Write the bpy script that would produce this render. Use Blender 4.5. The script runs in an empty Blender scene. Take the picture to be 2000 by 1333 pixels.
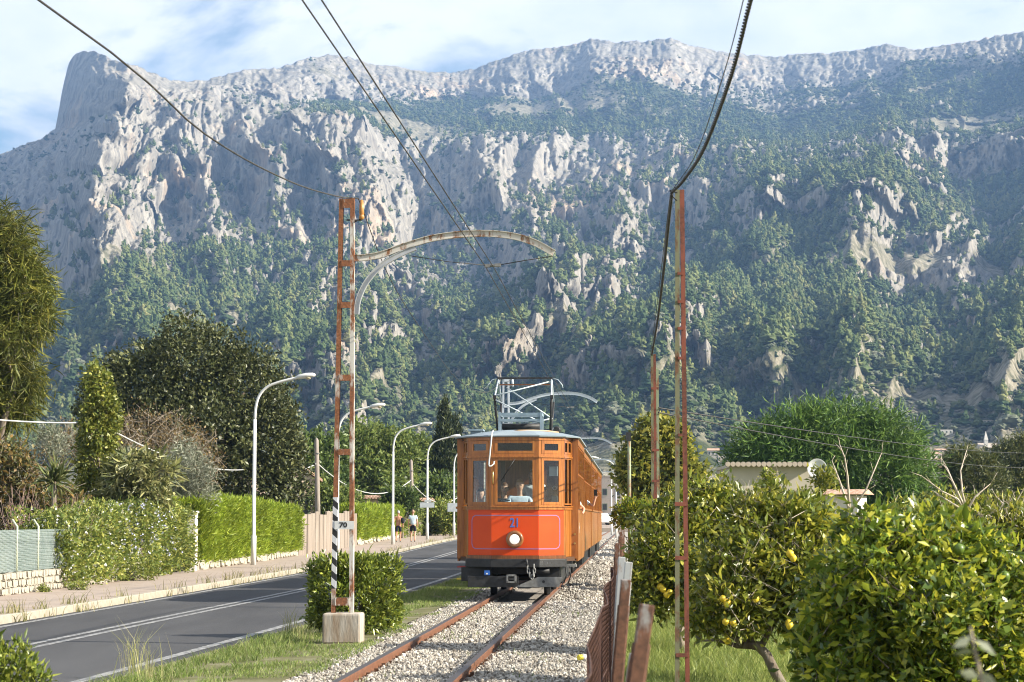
import bpy, math, random
import numpy as np
from mathutils import Vector, Matrix, Euler
random.seed(7); RNG = np.random.default_rng(11)
S = bpy.context.scene
COL = S.collection
# ------------------------------------------------------------------ camera
FPX = 4000.0; CX, CY, HY = 1000.0, 666.5, 1012.0; CAMH = 1.45
PITCH = math.atan((HY - CY) / FPX)
cam = bpy.data.cameras.new('camera'); camo = bpy.data.objects.new('camera', cam); COL.objects.link(camo)
camo.location = (0, 0, CAMH); camo.rotation_euler = (math.pi / 2 + PITCH, 0, 0)
cam.sensor_width = 36; cam.lens = FPX * 36 / 2000; cam.clip_start = 0.3; cam.clip_end = 60000
cam.dof.use_dof = True; cam.dof.focus_distance = 38; cam.dof.aperture_fstop = 7.1
S.camera = camo
# ------------------------------------------------------------------ light
SUN_AZ = math.radians(76)      # measured from -Y (behind the camera) towards +X
SUN_EL = math.radians(28)
SD = Vector((math.sin(SUN_AZ) * math.cos(SUN_EL), -math.cos(SUN_AZ) * math.cos(SUN_EL), math.sin(SUN_EL)))
sun = bpy.data.lights.new('sun', 'SUN'); sun.energy = 5.0; sun.angle = math.radians(0.5); sun.color = (1, .92, .79)
suno = bpy.data.objects.new('sun', sun); COL.objects.link(suno)
suno.rotation_euler = SD.to_track_quat('Z', 'Y').to_euler()
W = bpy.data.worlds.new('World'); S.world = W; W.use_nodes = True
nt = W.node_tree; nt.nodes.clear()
def nd(t, typ, **kw):
    n = t.nodes.new(typ)
    for k, v in kw.items():
        if k.startswith('i_'): n.inputs[k[2:].replace('_', ' ')].default_value = v
        else: setattr(n, k, v)
    return n
sky = nd(nt, 'ShaderNodeTexSky', sky_type='NISHITA', sun_disc=False, sun_elevation=SUN_EL,
         sun_rotation=math.atan2(SD.x, SD.y), air_density=1.0, dust_density=.5)
bg = nd(nt, 'ShaderNodeBackground'); bg.inputs[1].default_value = 0.055
nt.links.new(sky.outputs[0], bg.inputs[0])
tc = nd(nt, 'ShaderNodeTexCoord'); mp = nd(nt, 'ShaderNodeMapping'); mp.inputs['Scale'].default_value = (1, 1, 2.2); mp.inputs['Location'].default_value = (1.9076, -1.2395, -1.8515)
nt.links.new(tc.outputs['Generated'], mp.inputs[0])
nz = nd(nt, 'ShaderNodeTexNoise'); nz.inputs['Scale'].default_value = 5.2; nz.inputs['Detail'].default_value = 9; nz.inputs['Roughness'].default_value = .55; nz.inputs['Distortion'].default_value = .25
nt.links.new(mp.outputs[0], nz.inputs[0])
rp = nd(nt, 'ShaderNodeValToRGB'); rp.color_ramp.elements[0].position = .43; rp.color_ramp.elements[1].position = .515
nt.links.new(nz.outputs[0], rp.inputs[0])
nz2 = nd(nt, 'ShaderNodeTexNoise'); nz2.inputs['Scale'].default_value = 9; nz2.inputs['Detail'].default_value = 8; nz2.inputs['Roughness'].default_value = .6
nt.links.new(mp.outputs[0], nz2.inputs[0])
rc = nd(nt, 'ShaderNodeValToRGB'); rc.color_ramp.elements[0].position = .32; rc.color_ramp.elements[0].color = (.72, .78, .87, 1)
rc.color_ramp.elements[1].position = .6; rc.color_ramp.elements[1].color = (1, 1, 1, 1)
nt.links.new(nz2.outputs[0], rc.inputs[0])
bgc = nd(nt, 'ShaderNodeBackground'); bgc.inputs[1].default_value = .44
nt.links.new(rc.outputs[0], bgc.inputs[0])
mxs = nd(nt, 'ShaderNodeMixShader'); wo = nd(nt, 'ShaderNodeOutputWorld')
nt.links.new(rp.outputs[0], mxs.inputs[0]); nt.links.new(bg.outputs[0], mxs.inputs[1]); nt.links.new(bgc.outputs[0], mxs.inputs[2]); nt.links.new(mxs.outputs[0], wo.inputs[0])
S.view_settings.view_transform = 'Standard'; S.view_settings.look = 'None'; S.view_settings.gamma = 1
S.view_settings.use_curve_mapping = False; S.view_settings.exposure = 1.5
S.render.engine = 'CYCLES'
cy = S.cycles; cy.use_denoising = True; cy.max_bounces = 6; cy.diffuse_bounces = 3; cy.glossy_bounces = 3; cy.transmission_bounces = 4
cy.filter_width = 1.05; cy.transparent_max_bounces = 12; cy.volume_bounces = 0; cy.caustics_reflective = False; cy.caustics_refractive = False

# ------------------------------------------------------------------ measuring helpers
cP, sP = math.cos(PITCH), math.sin(PITCH)
def ray(px, py):
    x = (px - CX) / FPX; y = (CY - py) / FPX
    return Vector((x, cP - sP * y, sP + cP * y))
def at(px, py, Y):
    d = ray(px, py); k = Y / d.y
    return Vector((d.x * k, Y, CAMH + d.z * k))
def G(px, py, z=0.0):
    d = ray(px, py); k = (z - CAMH) / d.z
    return Vector((d.x * k, d.y * k, z))
def interp(x, pts):
    return float(np.interp(x, [p[0] for p in pts], [p[1] for p in pts]))
def gz(Y):      # the street rises a little further on
    t = min(1, max(0, (Y - 60) / 65)); return .25 * t * t * (3 - 2 * t)

# ------------------------------------------------------------------ objects
def tag(o, label=None, cat=None, group=None, kind=None):
    if label: o['label'] = label
    if cat: o['category'] = cat
    if group: o['group'] = group
    if kind: o['kind'] = kind
    return o
def empty(name, loc, rz=0.0, label=None, cat=None, group=None):
    o = bpy.data.objects.new(name, None); COL.objects.link(o); o.empty_display_size = .2
    o.location = loc; o.rotation_euler = (0, 0, rz); tag(o, label, cat, group); return o
def link(name, me, parent=None, mat=None):
    o = bpy.data.objects.new(name, me); COL.objects.link(o)
    if parent is not None: o.parent = parent
    if mat is not None:
        for m in (mat if isinstance(mat, (list, tuple)) else [mat]): me.materials.append(m)
    return o
def copy_tree(o, parent=None):
    c = o.copy(); COL.objects.link(c); c.parent = parent
    for ch in list(o.children): copy_tree(ch, c)
    return c
def npmesh(name, V, Q, smooth=False):
    """mesh from numpy verts (n,3) and faces (m,k)"""
    me = bpy.data.meshes.new(name); V = np.asarray(V, dtype=np.float32); Q = np.asarray(Q, dtype=np.int32)
    m, k = Q.shape
    me.vertices.add(len(V)); me.vertices.foreach_set('co', V.ravel())
    me.loops.add(m * k); me.loops.foreach_set('vertex_index', Q.ravel())
    me.polygons.add(m); me.polygons.foreach_set('loop_start', np.arange(0, m * k, k, dtype=np.int32))
    if smooth: me.polygons.foreach_set('use_smooth', np.ones(m, dtype=bool))
    me.update(calc_edges=True); return me
class MB:
    def __init__(s): s.v = []; s.f = []; s.sm = []
    def add(s, vs, fs, smooth=False):
        b = len(s.v); s.v += [tuple(p) for p in vs]; s.f += [tuple(b + i for i in f) for f in fs]; s.sm += [smooth] * len(fs); return s
    def box(s, x0, x1, y0, y1, z0, z1):
        if x0 > x1: x0, x1 = x1, x0
        if y0 > y1: y0, y1 = y1, y0
        if z0 > z1: z0, z1 = z1, z0
        return s.add([(x0,y0,z0),(x1,y0,z0),(x1,y1,z0),(x0,y1,z0),(x0,y0,z1),(x1,y0,z1),(x1,y1,z1),(x0,y1,z1)],
              [(0,3,2,1),(4,5,6,7),(0,1,5,4),(1,2,6,5),(2,3,7,6),(3,0,4,7)])
    def obox(s, a, b, w, h, up=(0,0,1)):
        """bar from a to b, width w (sideways) and height h (along up)"""
        a = Vector(a); b = Vector(b); d = (b - a).normalized(); u = Vector(up); sd = d.cross(u)
        if sd.length < 1e-5: sd = d.cross(Vector((1,0,0)))
        sd.normalize(); u = sd.cross(d).normalized(); sd = sd * (w / 2); u = u * (h / 2)
        vs = [a-sd-u, a+sd-u, a+sd+u, a-sd+u, b-sd-u, b+sd-u, b+sd+u, b-sd+u]
        return s.add(vs, [(0,3,2,1),(4,5,6,7),(0,1,5,4),(1,2,6,5),(2,3,7,6),(3,0,4,7)])
    def tube(s, pts, r, n=8, cap=True, smooth=True):
        pts = [Vector(p) for p in pts]; rs = r if isinstance(r, (list, tuple)) else [r] * len(pts)
        rings = []; ref = None
        for i, p in enumerate(pts):
            t = (pts[min(i+1, len(pts)-1)] - pts[max(i-1, 0)]).normalized()
            if ref is None: ref = t.orthogonal().normalized()
            ref = (ref - t * ref.dot(t))
            ref = ref.normalized() if ref.length > 1e-6 else t.orthogonal().normalized()
            bn = t.cross(ref)
            rings.append([p + (ref * math.cos(2*math.pi*k/n) + bn * math.sin(2*math.pi*k/n)) * rs[i] for k in range(n)])
        vs = [q for r_ in rings for q in r_]; fs = []
        for i in range(len(pts) - 1):
            for k in range(n):
                fs.append((i*n+k, i*n+(k+1) % n, (i+1)*n+(k+1) % n, (i+1)*n+k))
        s.add(vs, fs, smooth)
        if cap:
            b = len(s.v) - len(vs); s.f += [tuple(b + k for k in range(n))[::-1], tuple(b + (len(pts)-1)*n + k for k in range(n))]; s.sm += [False, False]
        return s
    def prism(s, poly, z0, z1):
        n = len(poly)
        return s.add([(x, y, z0) for x, y in poly] + [(x, y, z1) for x, y in poly],
              [tuple(range(n))[::-1], tuple(range(n, 2*n))] + [(i, (i+1) % n, n+(i+1) % n, n+i) for i in range(n)])
    def lathe(s, prof, c=(0,0,0), n=16, axis='Z', smooth=True):
        """prof: (radius, height) list; axis Z, or Y (towards +y)"""
        vs = []; fs = []
        for r, h in prof:
            for k in range(n):
                a = 2*math.pi*k/n; x, y = r*math.cos(a), r*math.sin(a)
                vs.append((c[0]+x, c[1]+y, c[2]+h) if axis == 'Z' else ((c[0]+x, c[1]+h, c[2]+y) if axis == 'Y' else (c[0]+h, c[1]+x, c[2]+y)))
        for i in range(len(prof)-1):
            for k in range(n): fs.append((i*n+k, i*n+(k+1) % n, (i+1)*n+(k+1) % n, (i+1)*n+k))
        s.add(vs, fs, smooth)
        b = len(s.v) - len(vs); s.f += [tuple(b+k for k in range(n))[::-1], tuple(b+(len(prof)-1)*n+k for k in range(n))]; s.sm += [False]*2
        return s
    def build(s, name, mat=None, parent=None, bevel=0):
        me = bpy.data.meshes.new(name); me.from_pydata(s.v, [], s.f)
        me.polygons.foreach_set('use_smooth', s.sm); me.update()
        o = link(name, me, parent, mat)
        if bevel:
            m = o.modifiers.new('bevel', 'BEVEL'); m.width = bevel; m.segments = 2; m.limit_method = 'ANGLE'
        return o
def text_mesh(name, txt, size, mat, parent, M, depth=.002, offset=0.0, sx=1.0):
    cu = bpy.data.curves.new(name, 'FONT'); cu.body = txt; cu.size = size; cu.extrude = depth; cu.align_x = 'CENTER'; cu.align_y = 'CENTER'; cu.offset = offset
    t = bpy.data.objects.new(name, cu); COL.objects.link(t)
    dg = bpy.context.evaluated_depsgraph_get(); me = bpy.data.meshes.new_from_object(t.evaluated_get(dg)); bpy.data.objects.remove(t)
    me.transform(M @ Matrix.Diagonal((sx, 1, 1, 1)))
    me.materials.clear(); return link(name, me, parent, mat)
# ------------------------------------------------------------------ noise
_perm = RNG.permutation(256); _perm = np.concatenate([_perm, _perm, _perm])
_grad = RNG.normal(size=(256, 3)); _grad /= np.linalg.norm(_grad, axis=1)[:, None]
def pnoise(P):
    P = np.asarray(P, dtype=np.float64); I = np.floor(P).astype(np.int64); F = P - I; I &= 255
    U = F * F * F * (F * (F * 6 - 15) + 10); out = 0
    for dx in (0, 1):
        wx = U[:, 0] if dx else 1 - U[:, 0]; a = _perm[(I[:, 0] + dx) & 255]
        for dy in (0, 1):
            wy = U[:, 1] if dy else 1 - U[:, 1]; b = _perm[a + ((I[:, 1] + dy) & 255)]
            for dz in (0, 1):
                wz = U[:, 2] if dz else 1 - U[:, 2]; g = _grad[_perm[b + ((I[:, 2] + dz) & 255)]]
                out = out + wx * wy * wz * (g[:, 0] * (F[:, 0]-dx) + g[:, 1] * (F[:, 1]-dy) + g[:, 2] * (F[:, 2]-dz))
    return out * 1.5
def fbm(P, o=4, lac=2.03, gain=.5):
    s = 0; a = 1
    for k in range(o): s = s + a * pnoise(P * lac**k + 17.3 * k); a *= gain
    return s
def ridged(P, o=4, gain=.5):
    s = 0; a = 1
    for k in range(o): s = s + a * (1 - 2 * np.abs(pnoise(P * 2.07**k + 9.1 * k))); a *= gain
    return s
# ------------------------------------------------------------------ materials
def new_mat(name):
    m = bpy.data.materials.new(name); m.use_nodes = True; t = m.node_tree; t.nodes.clear()
    out = nd(t, 'ShaderNodeOutputMaterial'); return m, t, out
def L(t, a, b): t.links.new(a, b)
def ramp(t, fac, stops):
    r = nd(t, 'ShaderNodeValToRGB'); e = r.color_ramp.elements
    while len(e) < len(stops): e.new(.5)
    for k, (p, c) in enumerate(stops): e[k].position = p; e[k].color = (*c, 1) if len(c) == 3 else c
    if fac is not None: L(t, fac, r.inputs[0])
    return r
def noise(t, vec, scale, detail=4, rough=.55, stretch=None, dist=0):
    if stretch is not None:
        m = nd(t, 'ShaderNodeMapping'); m.inputs['Scale'].default_value = stretch; L(t, vec, m.inputs[0]); vec = m.outputs[0]
    n = nd(t, 'ShaderNodeTexNoise'); n.inputs['Scale'].default_value = scale; n.inputs['Detail'].default_value = detail
    n.inputs['Roughness'].default_value = rough; n.inputs['Distortion'].default_value = dist; L(t, vec, n.inputs[0]); return n
def mixc(t, fac, a, b, mode='MIX'):
    m = nd(t, 'ShaderNodeMix', data_type='RGBA', blend_type=mode)
    for sock, v in ((m.inputs[0], fac), (m.inputs[6], a), (m.inputs[7], b)):
        if isinstance(v, (int, float)): sock.default_value = v
        elif isinstance(v, tuple): sock.default_value = (*v, 1) if len(v) == 3 else v
        else: L(t, v, sock)
    return m.outputs[2]
def pm(name, stops, scale=6, rough=.6, metal=0, bump=0, bscale=None, stretch=None, detail=5, coat=0, spec=.4, bdist=.01, lo=.3, hi=.7, emit=0):
    """principled material: noise driven colour between stops (two or three colours)"""
    m, t, out = new_mat(name); b = nd(t, 'ShaderNodeBsdfPrincipled'); tcn = nd(t, 'ShaderNodeTexCoord')
    n = noise(t, tcn.outputs['Object'], scale, detail, stretch=stretch)
    k = len(stops); r = ramp(t, n.outputs[0], [(lo + (hi - lo) * i / max(1, k - 1), c) for i, c in enumerate(stops)])
    L(t, r.outputs[0], b.inputs['Base Color']); b.inputs['Roughness'].default_value = rough; b.inputs['Metallic'].default_value = metal
    b.inputs['Specular IOR Level'].default_value = spec; b.inputs['Coat Weight'].default_value = coat
    if emit: b.inputs['Emission Strength'].default_value = emit; b.inputs['Emission Color'].default_value = (1, .97, .9, 1)
    if bump:
        n2 = noise(t, tcn.outputs['Object'], bscale or scale * 3, 4, stretch=stretch); bp = nd(t, 'ShaderNodeBump'); bp.inputs['Strength'].default_value = bump; bp.inputs['Distance'].default_value = bdist
        L(t, n2.outputs[0], bp.inputs['Height']); L(t, bp.outputs[0], b.inputs['Normal'])
    L(t, b.outputs[0], out.inputs[0]); return m
def leaf_mat(name, dark, mid, light, trans=.3, rough=.45, spec=.35, nscale=.6):
    """foliage: colour differs leaf by leaf (random per island) and branch by branch"""
    m, t, out = new_mat(name); geo = nd(t, 'ShaderNodeNewGeometry'); tcn = nd(t, 'ShaderNodeTexCoord')
    r = ramp(t, geo.outputs['Random Per Island'], [(.05, dark), (.55, mid), (.97, light)])
    n = noise(t, tcn.outputs['Object'], nscale, 2); hs = nd(t, 'ShaderNodeHueSaturation'); mr = nd(t, 'ShaderNodeMapRange')
    mr.inputs[1].default_value = .3; mr.inputs[2].default_value = .7; mr.inputs[3].default_value = .75; mr.inputs[4].default_value = 1.3
    L(t, n.outputs[0], mr.inputs[0]); L(t, mr.outputs[0], hs.inputs['Value']); L(t, r.outputs[0], hs.inputs['Color'])
    b = nd(t, 'ShaderNodeBsdfPrincipled'); b.inputs['Roughness'].default_value = rough; b.inputs['Specular IOR Level'].default_value = spec
    L(t, hs.outputs[0], b.inputs['Base Color']); tr = nd(t, 'ShaderNodeBsdfTranslucent')
    hs2 = nd(t, 'ShaderNodeHueSaturation'); hs2.inputs['Value'].default_value = 1.5; hs2.inputs['Hue'].default_value = .485; L(t, hs.outputs[0], hs2.inputs['Color']); L(t, hs2.outputs[0], tr.inputs[0])
    ms = nd(t, 'ShaderNodeMixShader'); ms.inputs[0].default_value = trans; L(t, b.outputs[0], ms.inputs[1]); L(t, tr.outputs[0], ms.inputs[2]); L(t, ms.outputs[0], out.inputs[0]); return m
def scatter_gn(obj, protos):
    """instances of proto meshes on the vertices of obj; attributes sc, rz, ix on the points (stuff only)"""
    c = bpy.data.collections.new(obj.name + '_kinds')
    for p in protos: c.objects.link(p)
    ng = bpy.data.node_groups.new(obj.name + '_scatter', 'GeometryNodeTree')
    ng.interface.new_socket('Geometry', in_out='INPUT', socket_type='NodeSocketGeometry'); ng.interface.new_socket('Geometry', in_out='OUTPUT', socket_type='NodeSocketGeometry')
    gi = nd(ng, 'NodeGroupInput'); go = nd(ng, 'NodeGroupOutput'); ip = nd(ng, 'GeometryNodeInstanceOnPoints')
    ci = nd(ng, 'GeometryNodeCollectionInfo'); ci.inputs['Collection'].default_value = c; ci.inputs['Separate Children'].default_value = True; ci.inputs['Reset Children'].default_value = True
    def attr(nm, ty):
        a = nd(ng, 'GeometryNodeInputNamedAttribute', data_type=ty); a.inputs[0].default_value = nm; return a
    sc, rz, ix = attr('sc', 'FLOAT'), attr('rot', 'FLOAT_VECTOR'), attr('ix', 'INT')
    L(ng, gi.outputs[0], ip.inputs['Points']); L(ng, ci.outputs[0], ip.inputs['Instance']); ip.inputs['Pick Instance'].default_value = True
    L(ng, ix.outputs[0], ip.inputs['Instance Index']); L(ng, rz.outputs[0], ip.inputs['Rotation']); L(ng, sc.outputs[0], ip.inputs['Scale']); L(ng, ip.outputs[0], go.inputs[0])
    md = obj.modifiers.new('scatter', 'NODES'); md.node_group = ng
def points_obj(name, P, sc, rot, ix, protos):
    me = bpy.data.meshes.new(name); me.vertices.add(len(P)); me.vertices.foreach_set('co', np.asarray(P, dtype=np.float32).ravel())
    for nm, ty, key, arr in (('sc', 'FLOAT', 'value', sc), ('rot', 'FLOAT_VECTOR', 'vector', rot), ('ix', 'INT', 'value', ix)):
        a = me.attributes.new(nm, ty, 'POINT'); a.data.foreach_set(key, np.asarray(arr, dtype=np.int32 if ty == 'INT' else np.float32).ravel())
    me.update(); o = link(name, me); scatter_gn(o, protos); return o
# ================================================================== MOUNTAIN (structure)
def curve(xs, pts): return np.interp(xs, [p[0] for p in pts], [p[1] for p in pts])
NCOL = 940
PX = np.linspace(-260, 2260, NCOL)
SKY = [(-260,345),(-100,325),(0,302),(40,288),(85,268),(108,252),(113,225),(122,175),(133,128),(148,104),(165,100),(190,102),(225,119),(270,131),(310,148),(335,158),(370,161),(405,157),(440,147),(475,138),(540,133),(600,115),(640,107),(690,113),(730,127),(770,130),(830,141),(890,142),(930,134),(1000,108),(1040,97),(1080,95),(1130,85),(1155,76),(1200,83),(1270,80),(1310,74),(1340,88),(1400,100),(1450,105),(1510,113),(1560,105),(1620,104),(1680,98),(1730,87),(1790,98),(1850,87),(1900,80),(1950,70),(2000,62),(2260,40)]
C1 = [(-260,365),(0,325),(110,285),(180,245),(250,235),(330,215),(420,195),(500,215),(600,220),(650,215),(720,222),(800,208),(900,205),(960,212),(1040,212),(1100,195),(1180,172),(1250,178),(1330,190),(1400,190),(1500,188),(1560,185),(1650,190),(1700,170),(1800,145),(1900,140),(2000,150),(2260,140)]
C2 = [(-260,430),(0,385),(110,370),(200,330),(300,310),(420,290),(560,275),(640,268),(720,290),(800,303),(900,296),(1000,302),(1100,300),(1200,305),(1300,332),(1400,322),(1500,330),(1600,328),(1700,318),(1800,305),(1900,300),(2000,302),(2260,300)]
C3 = [(-260,520),(0,490),(150,515),(250,520),(400,480),(500,480),(600,470),(700,470),(800,500),(900,440),(1000,430),(1100,415),(1200,405),(1300,430),(1400,440),(1500,425),(1600,408),(1700,415),(1800,430),(1900,400),(2000,390),(2260,380)]
C4 = [(-260,690),(0,700),(300,700),(600,690),(800,720),(900,700),(1000,660),(1200,680),(1400,690),(1600,680),(1800,690),(1900,700),(2000,640),(2260,620)]
C5 = [(-260,840),(0,840),(600,835),(900,840),(1200,830),(1600,815),(1800,800),(2000,800),(2260,790)]
C6 = [(-260,950),(600,945),(1000,940),(1400,930),(1800,920),(2000,915),(2260,910)]
C7 = [(-260,1030),(2260,1030)]
R0 = [(-260,3900),(0,3700),(108,3560),(150,3300),(250,2950),(330,3100),(420,3350),(640,3650),(900,3850),(1150,3750),(1310,3700),(1500,3900),(1730,3700),(2000,3300),(2260,3000)]
R1 = [(-260,3700),(0,3400),(108,3250),(170,3000),(245,2700),(330,2950),(420,3150),(640,3450),(900,3600),(1150,3500),(1310,3480),(1500,3600),(1730,3450),(2000,3050),(2260,2800)]
R2 = [(-260,3300),(0,3050),(108,2900),(180,2500),(250,2480),(330,2600),(420,2680),(640,2750),(900,2850),(1150,2850),(1310,2800),(1500,2750),(1730,2600),(2000,2450),(2260,2300)]
R3 = [(-260,2700),(0,2500),(130,2350),(185,2150),(260,2200),(330,2300),(500,2250),(640,2200),(900,2350),(1150,2350),(1310,2250),(1500,2100),(1730,2050),(1850,2150),(2000,2250),(2260,2100)]
R4 = [(-260,1500),(300,1500),(700,1420),(900,1500),(1000,1600),(1200,1480),(1500,1350),(1800,1350),(2000,1500),(2260,1500)]
R5 = [(-260,1100),(600,1050),(1000,1100),(1500,1050),(2260,1000)]
R6 = [(-260,720),(2260,700)]
R7 = [(-260,420),(2260,420)]
CURV = [(SKY,R0,74),(C1,R1,56),(C2,R2,88),(C3,R3,96),(C4,R4,52),(C5,R5,26),(C6,R6,10),(C7,R7,1)]
rows_y = []; rows_r = []; rows_b = []
for k in range(len(CURV) - 1):
    ya, yb = curve(PX, CURV[k][0]), curve(PX, CURV[k+1][0]); ra, rb = curve(PX, CURV[k][1]), curve(PX, CURV[k+1][1])
    n = CURV[k][2]
    for j in range(n):
        t = j / n; rows_y.append(ya + (yb - ya) * t); rows_r.append(ra + (rb - ra) * (t ** (1.0 if k else .8))); rows_b.append(k + t)
rows_y.append(curve(PX, C7)); rows_r.append(curve(PX, R7)); rows_b.append(len(CURV) - 1.0)
Ys = np.array(rows_y); Rs = np.array(rows_r); NB = np.array(rows_b)
def smooth_rows(A, n):
    for _ in range(n):
        B = A.copy(); B[1:-1] = (A[:-2] + 2 * A[1:-1] + A[2:]) / 4; B[:1] = A[:1]; A = B
    return A
Rs = smooth_rows(Rs, 14); Ys[3:] = smooth_rows(Ys, 6)[3:]
# spurs: crest lines down the mountain, (px, py), half width px, push forward in metres
RID = [([(243,165),(225,240),(200,330),(180,430),(175,500),(190,545)], 60, 210), ([(520,180),(560,260),(610,340),(660,400)], 55, 120),
       ([(330,230),(360,330),(390,430),(400,520)], 45, 90), ([(470,300),(520,400),(560,500)], 50, 90), ([(700,330),(740,420),(760,520),(830,620),(900,690)], 75, 150),
       ([(960,330),(930,400),(900,440)], 60, 80), ([(1200,480),(1140,560),(1060,640),(980,720)], 55, 170), ([(1010,100),(1000,160),(960,212)], 45, 50), ([(1180,80),(1190,130),(1120,195)], 45, 60),
       ([(1330,85),(1300,130),(1260,178)], 50, 70), ([(600,115),(640,170),(660,220)], 50, 40), ([(1400,330),(1500,400),(1660,425),(1790,460),(1850,540),(1900,630),(1935,720)], 110, 120),
       ([(1480,240),(1560,215),(1640,240)], 60, 60), ([(1760,310),(1880,305),(2000,310)], 40, 120), ([(640,560),(560,640),(520,740)], 90, 110), ([(1330,560),(1300,660),(1250,760)], 70, 110),
       ([(300,560),(240,640),(180,720)], 80, 100), ([(1500,560),(1540,660),(1500,760)], 80, 90), ([(1900,130),(1960,160),(2040,170)], 60, 50)]
PXg = np.broadcast_to(PX, Ys.shape)
push = np.zeros_like(Ys)
for pts, wd, amp in RID:
    dm = np.full(Ys.shape, 1e9); sg = np.zeros_like(Ys)
    wob = 10 * np.sin(Ys / 17.0) + 7 * np.sin(Ys / 7.3 + 1)
    for (xa, ya), (xb, yb) in zip(pts[:-1], pts[1:]):
        dx, dy = xb - xa, yb - ya; t = np.clip(((PXg - xa) * dx + (Ys - ya) * dy) / (dx * dx + dy * dy), 0, 1)
        ex, ey = PXg + wob - (xa + t * dx), Ys - (ya + t * dy); d = np.sqrt(ex * ex + ey * ey); sel = d < dm
        dm = np.where(sel, d, dm); sg = np.where(sel, ex, sg)
    u = dm / wd; prof = np.where(sg < 0, np.exp(-(u * 1.5) ** 1.2), np.exp(-(u * .85) ** 1.4)); push += amp * prof
xr = (PXg - CX) / FPX; yr = (CY - Ys) / FPX
dirY = cP - sP * yr; dirZ = sP + cP * yr; hl = np.sqrt(xr * xr + dirY * dirY)
az_x, az_y = xr / hl, dirY / hl
taper = np.clip((NB[:, None]) / .35, .25, 1) * np.clip((6.3 - NB[:, None]) / 1.6, 0, 1)
base_z = CAMH + Rs * dirZ / hl
R_ = Rs - push * taper * 1.35
X = az_x * R_; Y = az_y * R_; Z = CAMH + R_ * dirZ / hl
shape = X.shape
P0 = np.stack([X, Y, Z], -1).reshape(-1, 3)
def normals(P):
    P = P.reshape(*shape, 3); du = np.zeros_like(P); dv = np.zeros_like(P)
    du[:, 1:-1] = P[:, 2:] - P[:, :-2]; du[:, 0] = P[:, 1] - P[:, 0]; du[:, -1] = P[:, -1] - P[:, -2]
    dv[1:-1] = P[:-2] - P[2:]; dv[0] = P[0] - P[1]; dv[-1] = P[-2] - P[-1]
    n = np.cross(du, dv); return (n / (np.linalg.norm(n, axis=-1, keepdims=True) + 1e-9)).reshape(-1, 3)
N0 = normals(P0)
bnd = np.repeat(NB, NCOL); pxf = PXg.ravel(); tp = np.broadcast_to(taper, shape).ravel()
azm = (np.arctan2(xr, dirY) * 2600).ravel(); elm = (np.arctan2(dirZ, dirY) * 2600).ravel()
PA = np.stack([azm, elm, np.zeros(len(azm))], -1)
wp = np.stack([fbm(PA / 140 + 3, 3), fbm(PA / 140 + 31, 3), np.zeros(len(P0))], -1)
gul = ridged((PA + wp * 45) * np.array([1/230, 1/420, 1]), 3, .5)            # spurs and gullies running down
mid = ridged((PA + wp * 30) * np.array([1/75, 1/120, 1]) + 3.3, 3, .55)
# rock where the photo shows bare limestone: crags at the top, the middle band; less on the benches
rockband = np.interp(bnd, [0, .85, 1.05, 1.8, 2.0, 2.6, 3.0, 3.5, 4.2, 5, 7], [1, .95, .30, .22, .62, .66, .55, .36, .22, .08, 0])
rockband = rockband + np.where((bnd < 3.3) & (pxf < 620), .5 * np.clip((620 - pxf) / 120, 0, 1) * np.clip((3.4 - bnd) / .5, 0, 1), 0) \
    + np.where((bnd > 1.9) & (bnd < 4) & (pxf > 650) & (pxf < 1260), .14, 0) - np.where((pxf > 1380) & (bnd > .9), .22, 0)
yf = Ys.ravel()
for (ex, ey, erx, ery, ea) in ((1000,350,330,55,.50),(1110,425,180,40,.30),(1530,235,120,30,.8),(1650,172,120,24,.6),(1880,335,150,30,.8),(1950,125,120,34,.5),(790,610,140,110,.7),(1080,590,80,70,.6),(1190,490,70,70,.5),(880,480,120,60,.45),(620,470,120,80,.4),(400,420,130,90,.35),(1700,600,60,60,.2),(1450,480,60,40,.3),(1885,590,36,80,.75),(1905,665,40,55,.6),(1560,372,95,28,.6),(1670,350,100,28,.5),(300,330,220,170,.25),(560,400,160,110,.25),(1420,205,90,22,.5),(1210,395,110,40,.4),(1330,700,110,40,.25),(700,560,90,60,.3),(1860,740,100,50,.5),(1000,700,120,50,.35),(600,800,90,40,.3),
                            (950,252,340,30,-.6),(320,640,340,90,-.45),(1520,560,230,90,-.25),(1320,270,400,26,-.35)):
    rockband = rockband + ea * np.exp(-((pxf - ex) / erx) ** 2 - ((yf - ey) / ery) ** 2)
rockband = rockband + .34 * np.clip((pxf - 300) / 100, 0, 1) * np.clip((1330 - pxf) / 100, 0, 1) * np.clip((bnd - 1.8) / .3, 0, 1) * np.clip((4.2 - bnd) / .5, 0, 1)
rockband = rockband + .13 * np.clip((bnd - 1.8) / .3, 0, 1) * np.clip((5.4 - bnd) / .6, 0, 1)
rn = fbm(P0 / 130 + 50, 5)
rock = np.clip((rockband + rn * .75 - .30) / .26, 0, 1)
fl = ridged((PA + wp * 16) * np.array([1/30, 1/62, 1]) + 7.7, 3, .6); cr = ridged((PA + wp * 9) * np.array([1/13, 1/18, 1]) + 5, 3, .65)
blk = pnoise((PA + wp * 12) * np.array([1/22, 1/40, 1]) + 2); blk = np.floor(blk * 5) / 5          # broken ledges
ck = -np.clip(1 - np.abs(pnoise((PA + wp * 14) * np.array([1/26, 1/120, 1]) + 11)) * 9, 0, 1) * 11 - np.clip(1 - np.abs(pnoise((PA + wp * 9) * np.array([1/9, 1/34, 1]) + 23)) * 7, 0, 1) * 5
led = pnoise((PA + wp * 6) * np.array([1/150, 1/13, 1]) + 4) * 6
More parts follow.
